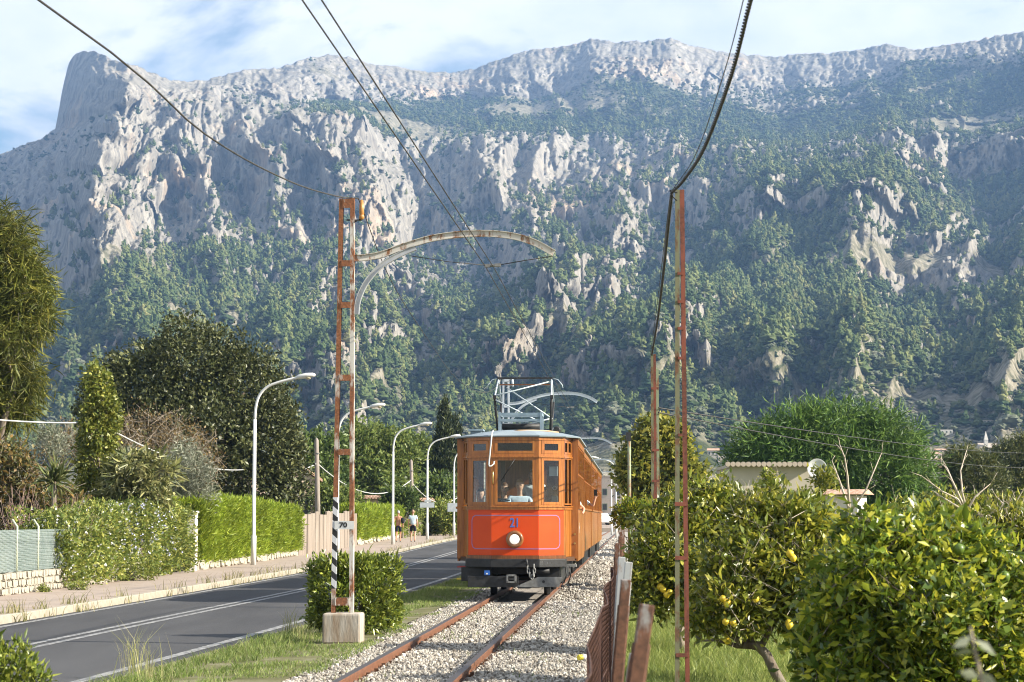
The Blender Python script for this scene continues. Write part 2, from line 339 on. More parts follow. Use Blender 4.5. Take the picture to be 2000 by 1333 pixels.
DD = (gul * (70 + 28 * np.clip((bnd - 1.7) / .6, 0, 1)) + mid * (16 + 10 * rock)) * tp + ((fl - .9) * 6 + (cr - .9) * 8 + blk * 18 + ck + led) * (.15 + rock) * np.clip(tp + .3, 0, 1)
ax, ay = np.broadcast_to(az_x, shape).ravel(), np.broadcast_to(az_y, shape).ravel()
wz = np.clip(1.35 - bnd / 1.1, 0, 1); tan_el = np.broadcast_to(dirZ / hl, shape).ravel()
Pn = P0 + np.stack([-ax * DD, -ay * DD, np.where(wz > 0, -DD * tan_el * wz, 0) + DD * .10 * (1 - wz)], -1)
Pn[:, 2] += (cr - .9) * 2.2 * wz * rock
N1 = normals(Pn)
# slope of the carved surface decides rock a second time
steep = np.clip((.62 - N1[:, 2]) / .35, 0, 1)
rock2 = np.clip(rock * (.55 + .65 * steep) + .45 * steep * (bnd < 4) * (rockband > .3) - .05, 0, 1)
Pb = Pn.reshape(*shape, 3)
crnv = fbm(P0 / 230 + 77, 4)
densv = np.interp(bnd, [0, .7, 1.0, 1.2, 1.8, 2.0, 2.6, 3.1, 3.6, 4.5, 5.2, 6, 7], [.02, .04, .45, 1, .9, .30, .32, .55, .8, .7, .55, .45, .3])
densv = np.where((bnd < 2.2) & (pxf < 600), densv * .15, densv); densv = np.where((bnd > 2) & (bnd < 3.3) & (pxf < 640), densv * .6, densv); densv = np.where((pxf > 1350) & (bnd > .5), np.clip(densv * 1.25 + .08, 0, 1), densv)
mr_ = np.clip((pxf - 560) / 120, 0, 1) * np.clip((1330 - pxf) / 120, 0, 1) * np.clip((bnd - 1.9) / .2, 0, 1) * np.clip((4.6 - bnd) / .5, 0, 1)
densv = densv * (1 - .5 * mr_)
densv = densv * np.clip(1.05 - rock2 * 1.05, .02, 1) * np.clip(1.0 + crnv * 2.0, .05, 1.6) * np.clip(1.3 - steep, .35, 1)

# the far side, so that the crest is not an edge of paper
back = []
for dr, dz in ((120, 60), (420, 300), (900, 900)):
    q = Pb[0].copy(); q[:, 0] += az_x[0] * dr; q[:, 1] += az_y[0] * dr; q[:, 2] -= dz; back.insert(0, q)
Pall = np.concatenate([np.array(back), Pb], 0); nr = Pall.shape[0]
idx = np.arange(nr * NCOL).reshape(nr, NCOL)
Q = np.stack([idx[1:, :-1], idx[1:, 1:], idx[:-1, 1:], idx[:-1, :-1]], -1).reshape(-1, 4)
me = npmesh('mountain', Pall.reshape(-1, 3), Q)
a = me.attributes.new('rock', 'FLOAT', 'POINT'); a.data.foreach_set('value', np.concatenate([np.ones(3 * NCOL), rock2]).astype(np.float32))
a = me.attributes.new('wood', 'FLOAT', 'POINT'); a.data.foreach_set('value', np.concatenate([np.zeros(3 * NCOL), np.clip(densv, 0, 1)]).astype(np.float32))
def mountain_mat():
    m, t, out = new_mat('limestone_mountain'); b = nd(t, 'ShaderNodeBsdfPrincipled'); b.inputs['Roughness'].default_value = .95; b.inputs['Specular IOR Level'].default_value = .1
    tcn = nd(t, 'ShaderNodeTexCoord'); o = tcn.outputs['Object']
    at_ = nd(t, 'ShaderNodeAttribute', attribute_name='rock')
    n1 = noise(t, o, .006, 6, .6); n2 = noise(t, o, .035, 6, .65, stretch=(1, 1, .35)); n3 = noise(t, o, .15, 4, .6)
    rk = ramp(t, n2.outputs[0], [(.28, (.075, .071, .066)), (.40, (.18, .168, .148)), (.62, (.30, .278, .24))])
    och = ramp(t, n1.outputs[0], [(.56, (0, 0, 0)), (.72, (1, 1, 1))]); rk2 = mixc(t, och.outputs[0], rk.outputs[0], (.52, .36, .22)); rk3 = mixc(t, .55, rk.outputs[0], rk2)
    n5 = noise(t, o, .11, 6, .75, stretch=(1, 1, .5)); cv = ramp(t, n5.outputs[0], [(.34, (.42, .42, .44)), (.46, (1, 1, 1)), (.66, (1.18, 1.17, 1.14))]); rk3 = mixc(t, 1.0, rk3, cv.outputs[0], 'MULTIPLY')
    sc = ramp(t, n3.outputs[0], [(.3, (.06, .065, .034)), (.45, (.14, .13, .085)), (.6, (.26, .235, .18))])
    wd_ = nd(t, 'ShaderNodeAttribute', attribute_name='wood'); wr = ramp(t, wd_.outputs['Fac'], [(.4, (0, 0, 0)), (.95, (1, 1, 1))]); ug = ramp(t, n3.outputs[0], [(.35, (.022, .032, .013)), (.65, (.07, .08, .035))]); scx = mixc(t, wr.outputs[0], sc.outputs[0], ug.outputs[0])
    # scrub clings to the rock in small tufts
    n4 = noise(t, o, .10, 6, .75); ad = nd(t, 'ShaderNodeMath', operation='ADD'); mu = nd(t, 'ShaderNodeMath', operation='MULTIPLY_ADD')
    mu.inputs[1].default_value = 2.2; mu.inputs[2].default_value = -1.1; L(t, n4.outputs[0], mu.inputs[0]); L(t, mu.outputs[0], ad.inputs[0]); L(t, at_.outputs['Fac'], ad.inputs[1])
    fr = ramp(t, ad.outputs[0], [(.34, (0, 0, 0)), (.50, (1, 1, 1))])
    L(t, mixc(t, fr.outputs[0], scx, rk3), b.inputs['Base Color'])
    bp = nd(t, 'ShaderNodeBump'); bp.inputs['Strength'].default_value = 1.0; bp.inputs['Distance'].default_value = 9; L(t, n2.outputs[0], bp.inputs['Height'])
    bp2 = nd(t, 'ShaderNodeBump'); bp2.inputs['Strength'].default_value = .9; bp2.inputs['Distance'].default_value = 2.5; L(t, n3.outputs[0], bp2.inputs['Height']); L(t, bp.outputs[0], bp2.inputs['Normal'])
    L(t, bp2.outputs[0], b.inputs['Normal']); L(t, b.outputs[0], out.inputs[0]); return m
mtn = link('mountain', me, None, mountain_mat()); mtn['kind'] = 'structure'
# ------------------------------------------------------------------ the woods on it (stuff)
def tree_proto(name, h, w, kind, seed, mat):
    r = np.random.default_rng(seed); V = []; F = []
    import bmesh
    lobes = []
    if kind == 'pine':
        for k in range(6):
            f = k / 5; lobes.append((r.normal(0, .12) * w, r.normal(0, .12) * w, h * (.28 + .62 * f), w * (.44 - .30 * f) * r.uniform(.85, 1.2), h * .15))
    else:
        for k in range(6): a = k * 2.4; lobes.append((math.cos(a) * w * .24, math.sin(a) * w * .24, h * r.uniform(.35, .72), w * r.uniform(.24, .34), h * r.uniform(.17, .26)))
    for (x, y, z, rr, rz) in lobes:
        bm = bmesh.new(); bmesh.ops.create_icosphere(bm, subdivisions=2, radius=1)
        b = len(V)
        for v in bm.verts:
            q = 1 + r.uniform(-.36, .26); V.append((x + v.co.x * rr * q, y + v.co.y * rr * q, z + v.co.z * rz * q))
        F += [tuple(b + v.index for v in f.verts) for f in bm.faces]; bm.free()
    b = len(V); V += [(-.03*h, 0, -.05*h), (.03*h, 0, -.05*h), (0, .03*h, -.05*h), (0, 0, .5*h)]; F += [(b, b+1, b+3), (b+1, b+2, b+3), (b+2, b, b+3)]
    me = bpy.data.meshes.new(name); me.from_pydata(V, [], F); me.materials.append(mat); me.update()
    return bpy.data.objects.new(name, me)
def wood_mat(name, stops):
    m, t, out = new_mat(name); b = nd(t, 'ShaderNodeBsdfPrincipled'); b.inputs['Roughness'].default_value = .8; b.inputs['Specular IOR Level'].default_value = .15
    oi = nd(t, 'ShaderNodeObjectInfo'); r = ramp(t, oi.outputs['Random'], stops)
    tcn = nd(t, 'ShaderNodeTexCoord'); n = noise(t, tcn.outputs['Object'], .9, 3); r2 = ramp(t, n.outputs[0], [(.3, (.55, .55, .55)), (.7, (1.35, 1.35, 1.3))])
    L(t, mixc(t, 1.0, r.outputs[0], r2.outputs[0], 'MULTIPLY'), b.inputs['Base Color']); L(t, b.outputs[0], out.inputs[0]); return m
mPine = wood_mat('pine_wood_foliage', [(.0, (.04, .068, .024)), (.5, (.085, .115, .04)), (.9, (.155, .175, .06)), (1, (.20, .20, .08))])
mOak = wood_mat('oak_wood_foliage', [(0, (.035, .058, .022)), (.6, (.068, .095, .033)), (1, (.12, .135, .052))])
mOlive = wood_mat('olive_wood_foliage', [(0, (.07, .09, .05)), (.6, (.12, .135, .085)), (1, (.17, .175, .12))])
protos = [tree_proto('a_pine', 1, .62, 'pine', 1, mPine), tree_proto('b_pine', 1, .74, 'pine', 2, mPine), tree_proto('c_pine', 1.15, .55, 'pine', 3, mPine),
          tree_proto('d_oak', .75, .95, 'oak', 4, mOak), tree_proto('e_oak', .65, .85, 'oak', 5, mOak), tree_proto('f_olive', .7, .9, 'oak', 6, mOlive)]
# area of each quad and a planting density per metre
A4 = Pb[1:, 1:] - Pb[:-1, :-1]; B4 = Pb[1:, :-1] - Pb[:-1, 1:]
area = (.5 * np.linalg.norm(np.cross(A4, B4), axis=-1)).ravel()
def cellmean(v): v = v.reshape(shape); return ((v[1:, 1:] + v[:-1, :-1] + v[1:, :-1] + v[:-1, 1:]) / 4).ravel()
dens = cellmean(densv); cb, cpx = cellmean(bnd), cellmean(pxf)
Rc = cellmean(np.sqrt(Pn[:, 0]**2 + Pn[:, 1]**2))
vis = (cpx > -120) & (cpx < 2120) & (cb < 5.75)
wgt = area * dens * vis / np.clip(Rc, 500, 1e9) ** .9
NT = 43000
pick = RNG.choice(len(wgt), NT, p=wgt / wgt.sum()); qi, qj = pick // (NCOL - 1), pick % (NCOL - 1)
u, v = RNG.random((NT, 1)), RNG.random((NT, 1))
TP = (Pb[qi, qj] * (1-u) + Pb[qi, qj+1] * u) * (1-v) + (Pb[qi+1, qj] * (1-u) + Pb[qi+1, qj+1] * u) * v
pb = cb[pick]; ppx = cpx[pick]
size = np.interp(pb, [0, 1, 2, 3, 4, 5, 6, 7], [2.6, 4.0, 4.2, 5.0, 5.2, 3.8, 3.2, 3]) * RNG.lognormal(0, .40, NT)
pine_p = np.clip(np.interp(pb, [0, 1, 2, 2.6, 3.4, 4.6, 5.4, 7], [.1, .15, .35, .6, .8, .7, .4, .35]) + .35 * fbm(TP / 300 + 7, 2), .03, .97)
isp = RNG.random(NT) < pine_p
olv = np.interp(pb, [0, 4, 5, 7], [.08, .15, .55, .6])
kind_ix = np.where(isp, RNG.integers(0, 3, NT), np.where(RNG.random(NT) < olv, 5, RNG.integers(3, 5, NT)))
size = np.clip(np.where(isp, size * 1.25, size), 1.5, 10); TP[:, 2] -= size * .04
rot = np.zeros((NT, 3)); rot[:, 2] = RNG.random(NT) * 6.28
fo = points_obj('mountain_forest', TP, size, rot, kind_ix, protos); tag(fo, 'dense pine and oak woodland covering the mountain slopes', 'forest', kind='stuff')
# ------------------------------------------------------------------ flat land to the foot of the mountain
mEarth = pm('valley_ground', [(.05, .06, .025), (.10, .10, .045), (.17, .14, .09)], scale=.08, rough=.95, detail=8, spec=.1)
g = MB(); g.add([(-6000, -400, -.3), (6000, -400, -.3), (6000, 5200, -.3), (-6000, 5200, -.3)], [(0, 1, 2, 3)]); go_ = g.build('ground', mEarth); go_['kind'] = 'structure'
# ------------------------------------------------------------------ the air
hz = MB(); hz.box(-6500, 6500, -600, 5400, -3, float(Pall[..., 2].max()) + 25); ho = hz.build('haze'); tag(ho, 'thin pale blue haze in the valley air', 'haze', kind='stuff')
m, t, out = new_mat('valley_haze'); pv = nd(t, 'ShaderNodeVolumePrincipled'); pv.inputs['Color'].default_value = (.32, .56, 1.0, 1); pv.inputs['Density'].default_value = .000125; pv.inputs['Anisotropy'].default_value = .15
L(t, pv.outputs[0], out.inputs['Volume']); ho.data.materials.append(m)
# ================================================================== STREET AND TRACK
TR_A, TR_B = (G(650, 1329) + G(869, 1333)) / 2, (G(962, 1158) + G(1076, 1147)) / 2
TSL = .059; TX0 = .055 - TSL * 37.4           # track centre line x = TX0 + TSL*y
def trx(Y): return TX0 + TSL * Y
TYAW = -math.atan(TSL)
ROAD_L = [(-10,-9.9),(10,-8.7),(30,-7.6),(40,-7.0),(60,-6.04),(90,-4.75),(122,-3.5),(180,-1.4),(300,2.6)]
ROAD_C = [(-10,-8.3),(10,-6.9),(25,-5.93),(32,-5.5),(44,-4.6),(64,-3.6),(92,-2.3),(122,-.95),(180,1.3),(300,5.4)]
ROAD_R = [(-10,-6.4),(10,-4.75),(19.6,-3.98),(27,-3.3),(41,-2.3),(54,-1.45),(92,.3),(122,1.7),(180,4.0),(300,8.2)]
PROP = [(-10,-12.2),(20,-10.6),(38,-9.5),(50,-8.95),(60,-8.6),(77,-8.05),(96,-7.3),(130,-6.4),(180,-4.6),(300,-.5)]   # garden walls
def smoothx(pts, Y):
    w = np.array([-6, -3, 0, 3, 6]); return float(np.mean([np.interp(Y + k, [p[0] for p in pts], [p[1] for p in pts]) for k in w]))
rL, rC, rR, prop = (lambda Y: smoothx(ROAD_L, Y)), (lambda Y: smoothx(ROAD_C, Y)), (lambda Y: smoothx(ROAD_R, Y)), (lambda Y: smoothx(PROP, Y))
YS = list(np.arange(-10, 60, 2)) + list(np.arange(60, 301, 6))
def ribbon(name, xa, xb, za, zb, mat, ys=YS, n=1, parent=None):
    V = []; F = []
    for y in ys:
        y = float(y)
        for k in range(n + 1):
            t = k / n; V.append((xa(y) * (1-t) + xb(y) * t, y, gz(y) + za * (1-t) + zb * t))
    for i in range(len(ys) - 1):
        for k in range(n): a = i*(n+1)+k; F.append((a, a+1, a+n+2, a+n+1))
    me = bpy.data.meshes.new(name); me.from_pydata(V, [], F); me.update(); return link(name, me, parent, mat)
ZR = -.12
def asphalt_mat():
    m, t, out = new_mat('asphalt'); b = nd(t, 'ShaderNodeBsdfPrincipled'); b.inputs['Roughness'].default_value = .85; b.inputs['Specular IOR Level'].default_value = .25
    tcn = nd(t, 'ShaderNodeTexCoord'); o = tcn.outputs['Object']; n1 = noise(t, o, 90, 3, .7); n2 = noise(t, o, .35, 5, .6, stretch=(1.5, .25, 1))
    c1 = ramp(t, n1.outputs[0], [(.3, (.042, .042, .044)), (.55, (.069, .069, .071)), (.75, (.115, .115, .118))]); c2 = ramp(t, n2.outputs[0], [(.35, (.68, .68, .69)), (.65, (1.22, 1.21, 1.19))])
    L(t, mixc(t, 1.0, c1.outputs[0], c2.outputs[0], 'MULTIPLY'), b.inputs['Base Color']); bp = nd(t, 'ShaderNodeBump'); bp.inputs['Strength'].default_value = .5; bp.inputs['Distance'].default_value = .006
    L(t, n1.outputs[0], bp.inputs['Height']); L(t, bp.outputs[0], b.inputs['Normal']); L(t, b.outputs[0], out.inputs[0]); return m
def line_mat():
    m, t, out = new_mat('road_paint'); b = nd(t, 'ShaderNodeBsdfPrincipled'); b.inputs['Roughness'].default_value = .7
    tcn = nd(t, 'ShaderNodeTexCoord'); n = noise(t, tcn.outputs['Object'], 14, 6, .7)
    r = ramp(t, n.outputs[0], [(.38, (.07, .07, .07)), (.50, (.22, .22, .215)), (.66, (.38, .37, .35))]); L(t, r.outputs[0], b.inputs['Base Color']); L(t, b.outputs[0], out.inputs[0]); return m
mAsph, mLine = asphalt_mat(), line_mat()
mPave = pm('pink_pavement', [(.28, .225, .185), (.36, .295, .245), (.31, .255, .21)], scale=1.3, rough=.9, bump=.3, bscale=40, bdist=.004, spec=.2)
mKerb = pm('kerb_stone', [(.28, .25, .195), (.40, .36, .29)], scale=5, rough=.9, bump=.4, bscale=30, spec=.2)
rd = ribbon('road', rL, rR, ZR, ZR, mAsph, n=4); rd['kind'] = 'structure'
for nm, f, o0, o1 in (('edge_marking', rL, .16, .28), ('edge_marking', rR, -.30, -.17), ('centre_marking', rC, -.17, -.06), ('centre_marking', rC, .06, .17)):
    w = ribbon(nm, lambda y, f=f, o0=o0: f(y) + o0, lambda y, f=f, o1=o1: f(y) + o1, ZR + .004, ZR + .004, mLine); w.parent = rd
# a faded give-way line and older patch of tar on the near lane
# pavement with kerb stones
pv_ = ribbon('pavement', lambda y: prop(y) - .3, lambda y: rL(y) - .14, 0, 0, mPave, n=3); pv_['kind'] = 'structure'
kb = MB(); kb.box(-.07, .07, -.49, .49, -.2, .006); kme = None; ky = 20.0
kroot = None
while ky < 130:
    x = rL(ky) - .07; dx = (rL(ky + .5) - rL(ky - .5))
    if kme is None: o = kb.build('kerb_stone', mKerb, pv_, bevel=.012); kme = o
    else: o = kme.copy(); COL.objects.link(o)
    o.location = (x, ky, gz(ky) + random.uniform(-.004, .006)); o.rotation_euler = (0, 0, -math.atan(dx) + random.uniform(-.01, .01)); ky += 1.0
kr = ribbon('kerb_far', lambda y: rL(y) - .14, rL, 0.0, 0.0, mKerb, ys=[float(y) for y in range(130, 301, 6)]); kr.parent = pv_; kr.name = 'kerb_strip'
# verge between road and track, orchard floor, garden soil
mVerge = pm('verge_soil', [(.09, .09, .04), (.15, .145, .07), (.23, .21, .14)], scale=2.2, rough=.95, detail=8, bump=.6, bscale=25, bdist=.02, spec=.1)
mLawn = pm('orchard_floor', [(.09, .12, .035), (.14, .17, .05), (.18, .17, .08)], scale=1.2, rough=.95, detail=8, bump=.5, bscale=20, bdist=.02, spec=.1)
mGrav = pm('ballast_bed', [(.16, .15, .135), (.33, .30, .265), (.46, .43, .38)], scale=26, rough=.95, detail=6, bump=1.0, bscale=30, bdist=.03, spec=.15, lo=.32, hi=.66)
vg = ribbon('verge', rR, lambda y: max(trx(y) - 1.15, rR(y) + .05), ZR + .004, -.075, mVerge, ys=[float(y) for y in np.arange(-10, 96, 2)], n=3); vg['kind'] = 'structure'
YB = [float(y) for y in np.arange(-10, 231, 2)]
zf = lambda y: 0
def bed(name, mat):
    prof = [(-1.5, -.16), (-1.05, -.10), (-.62, -.095), (0, -.10), (.62, -.095), (1.05, -.10), (1.75, -.14), (2.6, -.2)]
    V = []; F = []
    for y in YB:
        for (x, z) in prof: V.append((trx(y) + x, y, z))
    n = len(prof)
    for i in range(len(YB)-1):
        for k in range(n-1): a = i*n+k; F.append((a, a+1, a+n+1, a+n))
    me = bpy.data.meshes.new(name); me.from_pydata(V, [], F); me.update(); return link(name, me, None, mat)
bd = bed('ballast_bed', mGrav); bd['kind'] = 'structure'
V = [(trx(-10)+1.9, -10, -.15), (60, -10, -.2), (60, 300, -.1), (trx(230)+1.9, 300, -.1)]
orf = MB(); ys = [float(y) for y in np.arange(-10, 301, 5)]
for i, y in enumerate(ys): orf.v += [(trx(min(y, 230)) + 1.9, y, -.135), (60, y, -.16)]
for i in range(len(ys)-1): orf.f.append((2*i, 2*i+1, 2*i+3, 2*i+2)); orf.sm.append(False)
of_ = orf.build('orchard_ground', mLawn); of_['kind'] = 'structure'
gd = ribbon('garden_ground', lambda y: -80 + .2 * y, lambda y: prop(y) - .3, .0, .02, mVerge, ys=[float(y) for y in np.arange(0, 260, 10)]); gd['kind'] = 'structure'
# ------------------------------------------------------------------ rails
def rail_mat():
    m, t, out = new_mat('rusty_rail'); b = nd(t, 'ShaderNodeBsdfPrincipled'); geo = nd(t, 'ShaderNodeNewGeometry'); sp = nd(t, 'ShaderNodeSeparateXYZ'); L(t, geo.outputs['True Normal'], sp.inputs[0])
    tcn = nd(t, 'ShaderNodeTexCoord'); n = noise(t, tcn.outputs['Object'], 30, 6, .65)
    r = ramp(t, n.outputs[0], [(.3, (.075, .03, .016)), (.5, (.15, .06, .028)), (.7, (.23, .105, .05))]); gt = nd(t, 'ShaderNodeMath', operation='GREATER_THAN'); gt.inputs[1].default_value = .95; L(t, sp.outputs[2], gt.inputs[0])
    L(t, mixc(t, gt.outputs[0], r.outputs[0], (.13, .11, .10)), b.inputs['Base Color']); L(t, gt.outputs[0], b.inputs['Metallic'])
    b.inputs['Roughness'].default_value = .55; L(t, b.outputs[0], out.inputs[0]); return m
mRail = rail_mat(); GA = 1.015
track = empty('railway_track', (trx(20), 20, 0), 0, 'single narrow track with rusty rails running under the orange tram', 'railway track')
def rail(sx):
    prof = [(-.033, 0), (.033, 0), (.035, -.012), (.033, -.038), (.011, -.046), (.009, -.105), (.055, -.125), (.06, -.14), (-.06, -.14), (-.055, -.125), (-.009, -.105), (-.011, -.046), (-.033, -.038), (-.035, -.012)]
    V = []; F = []; n = len(prof); ysr = [12, 24, 36, 60, 100, 160, 230]
    for y in ysr:
        for (x, z) in prof: V.append((trx(y) + sx * GA / 2 + x - trx(20), y - 20, z))
    for i in range(len(ysr)-1):
        for k in range(n): F.append((i*n+k, i*n+(k+1) % n, (i+1)*n+(k+1) % n, (i+1)*n+k)[::-1])
    F.append(tuple(range(n)))
    me = bpy.data.meshes.new('rail'); me.from_pydata(V, [], F); me.update(); return link('rail', me, track, mRail)
rail(-1); rail(1)
mSteelRust = pm('rust_clip', [(.07, .035, .02), (.16, .075, .035)], scale=20, rough=.8)
cl = MB(); cl.box(-.035, .035, -.045, .045, -.13, -.085); cl.box(-.02, .02, -.02, .02, -.09, -.06)
mSleep = pm('sleeper_wood', [(.07, .05, .035), (.14, .11, .085)], scale=8, rough=.95, stretch=(1, 8, 8), bump=.5)
sl = MB(); sl.box(-.85, .85, -.1, .1, -.24, -.118)
c0 = s0 = None; y = 16.5
while y < 37:
    for sx in (-1, 1):
        for ss in (-1, 1):
            c = cl.build('rail_clip', mSteelRust, track) if c0 is None else c0.copy()
            if c0 is None: c0 = c
            else: COL.objects.link(c)
            c.location = (trx(y) - trx(20) + sx * GA / 2 + ss * .062, y - 20, random.uniform(-.01, .01)); c.rotation_euler = (0, 0, TYAW + random.uniform(-.08, .08))
    s_ = sl.build('sleeper', mSleep, track) if s0 is None else s0.copy()
    if s0 is None: s0 = s_
    else: COL.objects.link(s_)
    s_.location = (trx(y) - trx(20), y - 20, 0); s_.rotation_euler = (0, 0, TYAW); y += .62
# ------------------------------------------------------------------ ballast stones (stuff)
mStone = wood_mat('ballast_stone', [(0, (.10, .085, .07)), (.2, (.24, .215, .185)), (.6, (.40, .37, .325)), (1, (.52, .48, .43))]) if 'wood_mat' in globals() else mGrav
import bmesh
def stone(name, seed):
    r = np.random.default_rng(seed); bm = bmesh.new(); bmesh.ops.create_icosphere(bm, subdivisions=1, radius=1)
    ax_ = r.uniform(.6, 1.15, 3)
    for v in bm.verts: v.co = Vector((v.co.x * ax_[0], v.co.y * ax_[1], v.co.z * ax_[2])) * r.uniform(.78, 1.16)
    me = bpy.data.meshes.new(name); bm.to_mesh(me); bm.free(); me.materials.append(mStone); return bpy.data.objects.new(name, me)
stones = [stone('stone_%s' % k, 40 + i) for i, k in enumerate('abcd')]
def bed_z(x): return np.interp(x, [-1.5, -1.05, -.62, 0, .62, 1.05, 1.75, 2.6], [-.16, -.10, -.095, -.10, -.095, -.10, -.14, -.2])
def sc_stones(n, y0, y1, pw, s0, s1):
    yy = y0 + (y1 - y0) * RNG.random(n) ** pw; xx = RNG.uniform(-1.55, 2.15, n)
    keep = (np.abs(np.abs(xx) - GA/2) > .055) & ((xx > -1.15 + .35 * fbm(np.stack([xx*1.5, yy*.6, 0*xx], -1), 2)) | (RNG.random(n) < .25)) & ~((yy > 36.5) & (xx < .6) & (yy < 70) & (xx > -.4))
    patch = fbm(np.stack([xx * .8, yy * .35, 0 * xx + 4], -1), 3); keep &= (xx < 1.0) | (patch < .32) | (RNG.random(n) < .3)
    xx, yy = xx[keep], yy[keep]; z = bed_z(xx) + RNG.uniform(-.012, .02, len(xx)) + .05 * np.exp(-((xx - .95) / .25) ** 2) * (fbm(np.stack([xx, yy * .5, 0*xx], -1), 2) + .3)
    return np.stack([trx(0) + TSL * yy + xx, yy, z], -1), RNG.uniform(s0, s1, len(xx)) * RNG.lognormal(0, .36, len(xx))
pa, sa = sc_stones(110000, 15, 38, 1.3, .0075, .016); pb_, sb = sc_stones(26000, 36, 75, 1.3, .016, .028)
pc_, sc3 = sc_stones(14000, 68, 150, 1.2, .03, .05); PS = np.concatenate([pa, pb_, pc_]); SS = np.concatenate([sa, sb, sc3]); n = len(PS)
bo = points_obj('ballast', PS, SS, RNG.random((n, 3)) * 6.28, RNG.integers(0, 4, n), stones); tag(bo, 'loose pale limestone ballast around the rails', 'ballast', kind='stuff')
# ------------------------------------------------------------------ grass (stuff)
mGrass = leaf_mat('verge_grass', (.09, .14, .03), (.16, .22, .055), (.28, .30, .11), trans=.35, spec=.2, nscale=1.5)
def blades(P, h, lean, w):
    n = len(P); a = RNG.random(n) * 6.28; b = RNG.random(n) * 6.28
    d = np.stack([np.cos(a), np.sin(a), np.zeros(n)], -1); sd = np.stack([np.cos(b), np.sin(b), np.zeros(n)], -1) * (w[:, None] / 2)
    m1 = P + d * (lean * h * .25)[:, None] + np.array([0, 0, 1]) * (h * .55)[:, None]; tip = P + d * (lean * h)[:, None] + np.array([0, 0, 1]) * (h * .95)[:, None]
    V = np.stack([P - sd, P + sd, m1 + sd * .7, m1 - sd * .7, tip], 1).reshape(-1, 3); i = np.arange(n)[:, None] * 5
    return V, np.concatenate([i + np.array([[0, 1, 2, 3]])], 1), np.concatenate([i + np.array([[3, 2, 4]])], 1)
def grass_obj(name, P, h, lean, w, mat, label):
    V, q, tr_ = blades(P, h, lean, w); n = len(V)
    q3 = np.concatenate([q[:, [0, 1, 2]], q[:, [0, 2, 3]], tr_], 0); me = npmesh(name, V, q3); o = link(name, me, None, mat); tag(o, label, 'grass', kind='stuff'); return o
n = 60000; yy = 14 + 62 * RNG.random(n) ** 1.5; tt = RNG.random(n); xa = np.array([rR(float(y)) for y in np.arange(0, 100)]); xr0 = np.interp(yy, np.arange(0, 100), xa) + .18
xr1 = trx(0) + TSL * yy - .95; xx = xr0 + (xr1 - xr0) * tt ** .9; pt = fbm(np.stack([xx * .9, yy * .45, 0 * xx], -1), 3)
keep = (pt > -.28 + .5 * (tt - .45)) & (xr1 > xr0); P = np.stack([xx, yy, ZR + .0 + (.045) * tt], -1)[keep]; n = len(P)
near_road = np.clip(1.3 - tt[keep] * 1.2, .35, 1.2)
grass_obj('verge_grass', P, RNG.uniform(.035, .11, n) * near_road * (1 + .8 * np.clip(pt[keep], 0, 1)), RNG.uniform(.2, 1.1, n), RNG.uniform(.006, .013, n), mGrass, 'short dry green grass on the verge beside the track')
n = 52000; yy = 14.5 + 24 * RNG.random(n) ** 1.3; xx = trx(0) + TSL * yy + 2.05 + RNG.random(n) ** 1.3 * 3.6
mGrass2 = leaf_mat('orchard_grass', (.10, .14, .03), (.17, .22, .05), (.30, .32, .10), trans=.4, spec=.2, nscale=1.5)
grass_obj('orchard_grass', np.stack([xx, yy, 0 * xx - .14], -1), RNG.uniform(.06, .2, n), RNG.uniform(.2, .9, n), RNG.uniform(.006, .012, n), mGrass2, 'bright green grass under the lemon trees')
# weeds along kerb and in the ballast
n = 5200; yy = 26 + 100 * RNG.random(n) ** 1.6; cl_ = fbm(np.stack([yy * .9, 0*yy, 0*yy], -1), 2); k = cl_ > .12; yy = yy[k]; n = len(yy)
xx = np.array([rL(float(y)) for y in yy]) + RNG.normal(-.05, .13, n); P = np.stack([xx, yy, np.where(xx < np.array([rL(float(y)) for y in yy]), .0, ZR) + np.array([gz(y) for y in yy])], -1)
mWeed = leaf_mat('kerb_weed', (.12, .13, .04), (.22, .21, .09), (.36, .31, .16), trans=.3, spec=.2)
grass_obj('kerb_weeds', P, RNG.uniform(.05, .28, n), RNG.uniform(.2, .9, n), RNG.uniform(.008, .018, n), mWeed, 'dry weeds growing along the pavement kerb')
n = 5000; yy = 15 + 40 * RNG.random(n) ** 1.3; xx = RNG.uniform(-1.2, 2.1, n); k = (fbm(np.stack([xx * 1.1, yy * .5, 0*xx + 9], -1), 3) > .28) & (np.abs(np.abs(xx) - GA/2) > .08) & ((yy < 36) | (xx > 1.1)); xx, yy = xx[k], yy[k]; n = len(xx)
grass_obj('ballast_weeds', np.stack([trx(0) + TSL*yy + xx, yy, bed_z(xx)], -1), RNG.uniform(.03, .1, n), RNG.uniform(.2, 1, n), RNG.uniform(.008, .014, n), mGrass, 'small green weeds sprouting through the ballast')
# tall bleached grass tufts on the verge, each a plant of its own
def tuft(px, py, h, n, label):
    c = G(px, py, -.08); e = empty('grass_tuft', c, 0, label, 'grass tuft', 'tall grass tufts on the verge')
    P = np.stack([RNG.normal(0, .07, n), RNG.normal(0, .07, n), np.zeros(n)], -1); hh = h * RNG.uniform(.4, 1.05, n)
    V, q, tr_ = blades(P, hh, RNG.uniform(.15, .75, n), RNG.uniform(.005, .009, n)); q3 = np.concatenate([q[:, [0, 1, 2]], q[:, [0, 2, 3]], tr_], 0)
    o = link('blades', npmesh('blades', V, q3), e, mTuft); o['kind'] = 'stuff'; return e
mTuft = leaf_mat('bleached_grass', (.20, .22, .08), (.36, .36, .15), (.5, .46, .24), trans=.35, spec=.2)
tuft(262, 1318, .62, 46, 'tall pale grass tuft leaning over the road edge line, nearest the camera')
tuft(300, 1330, .5, 30, 'low pale grass tuft at the bottom edge of the verge')
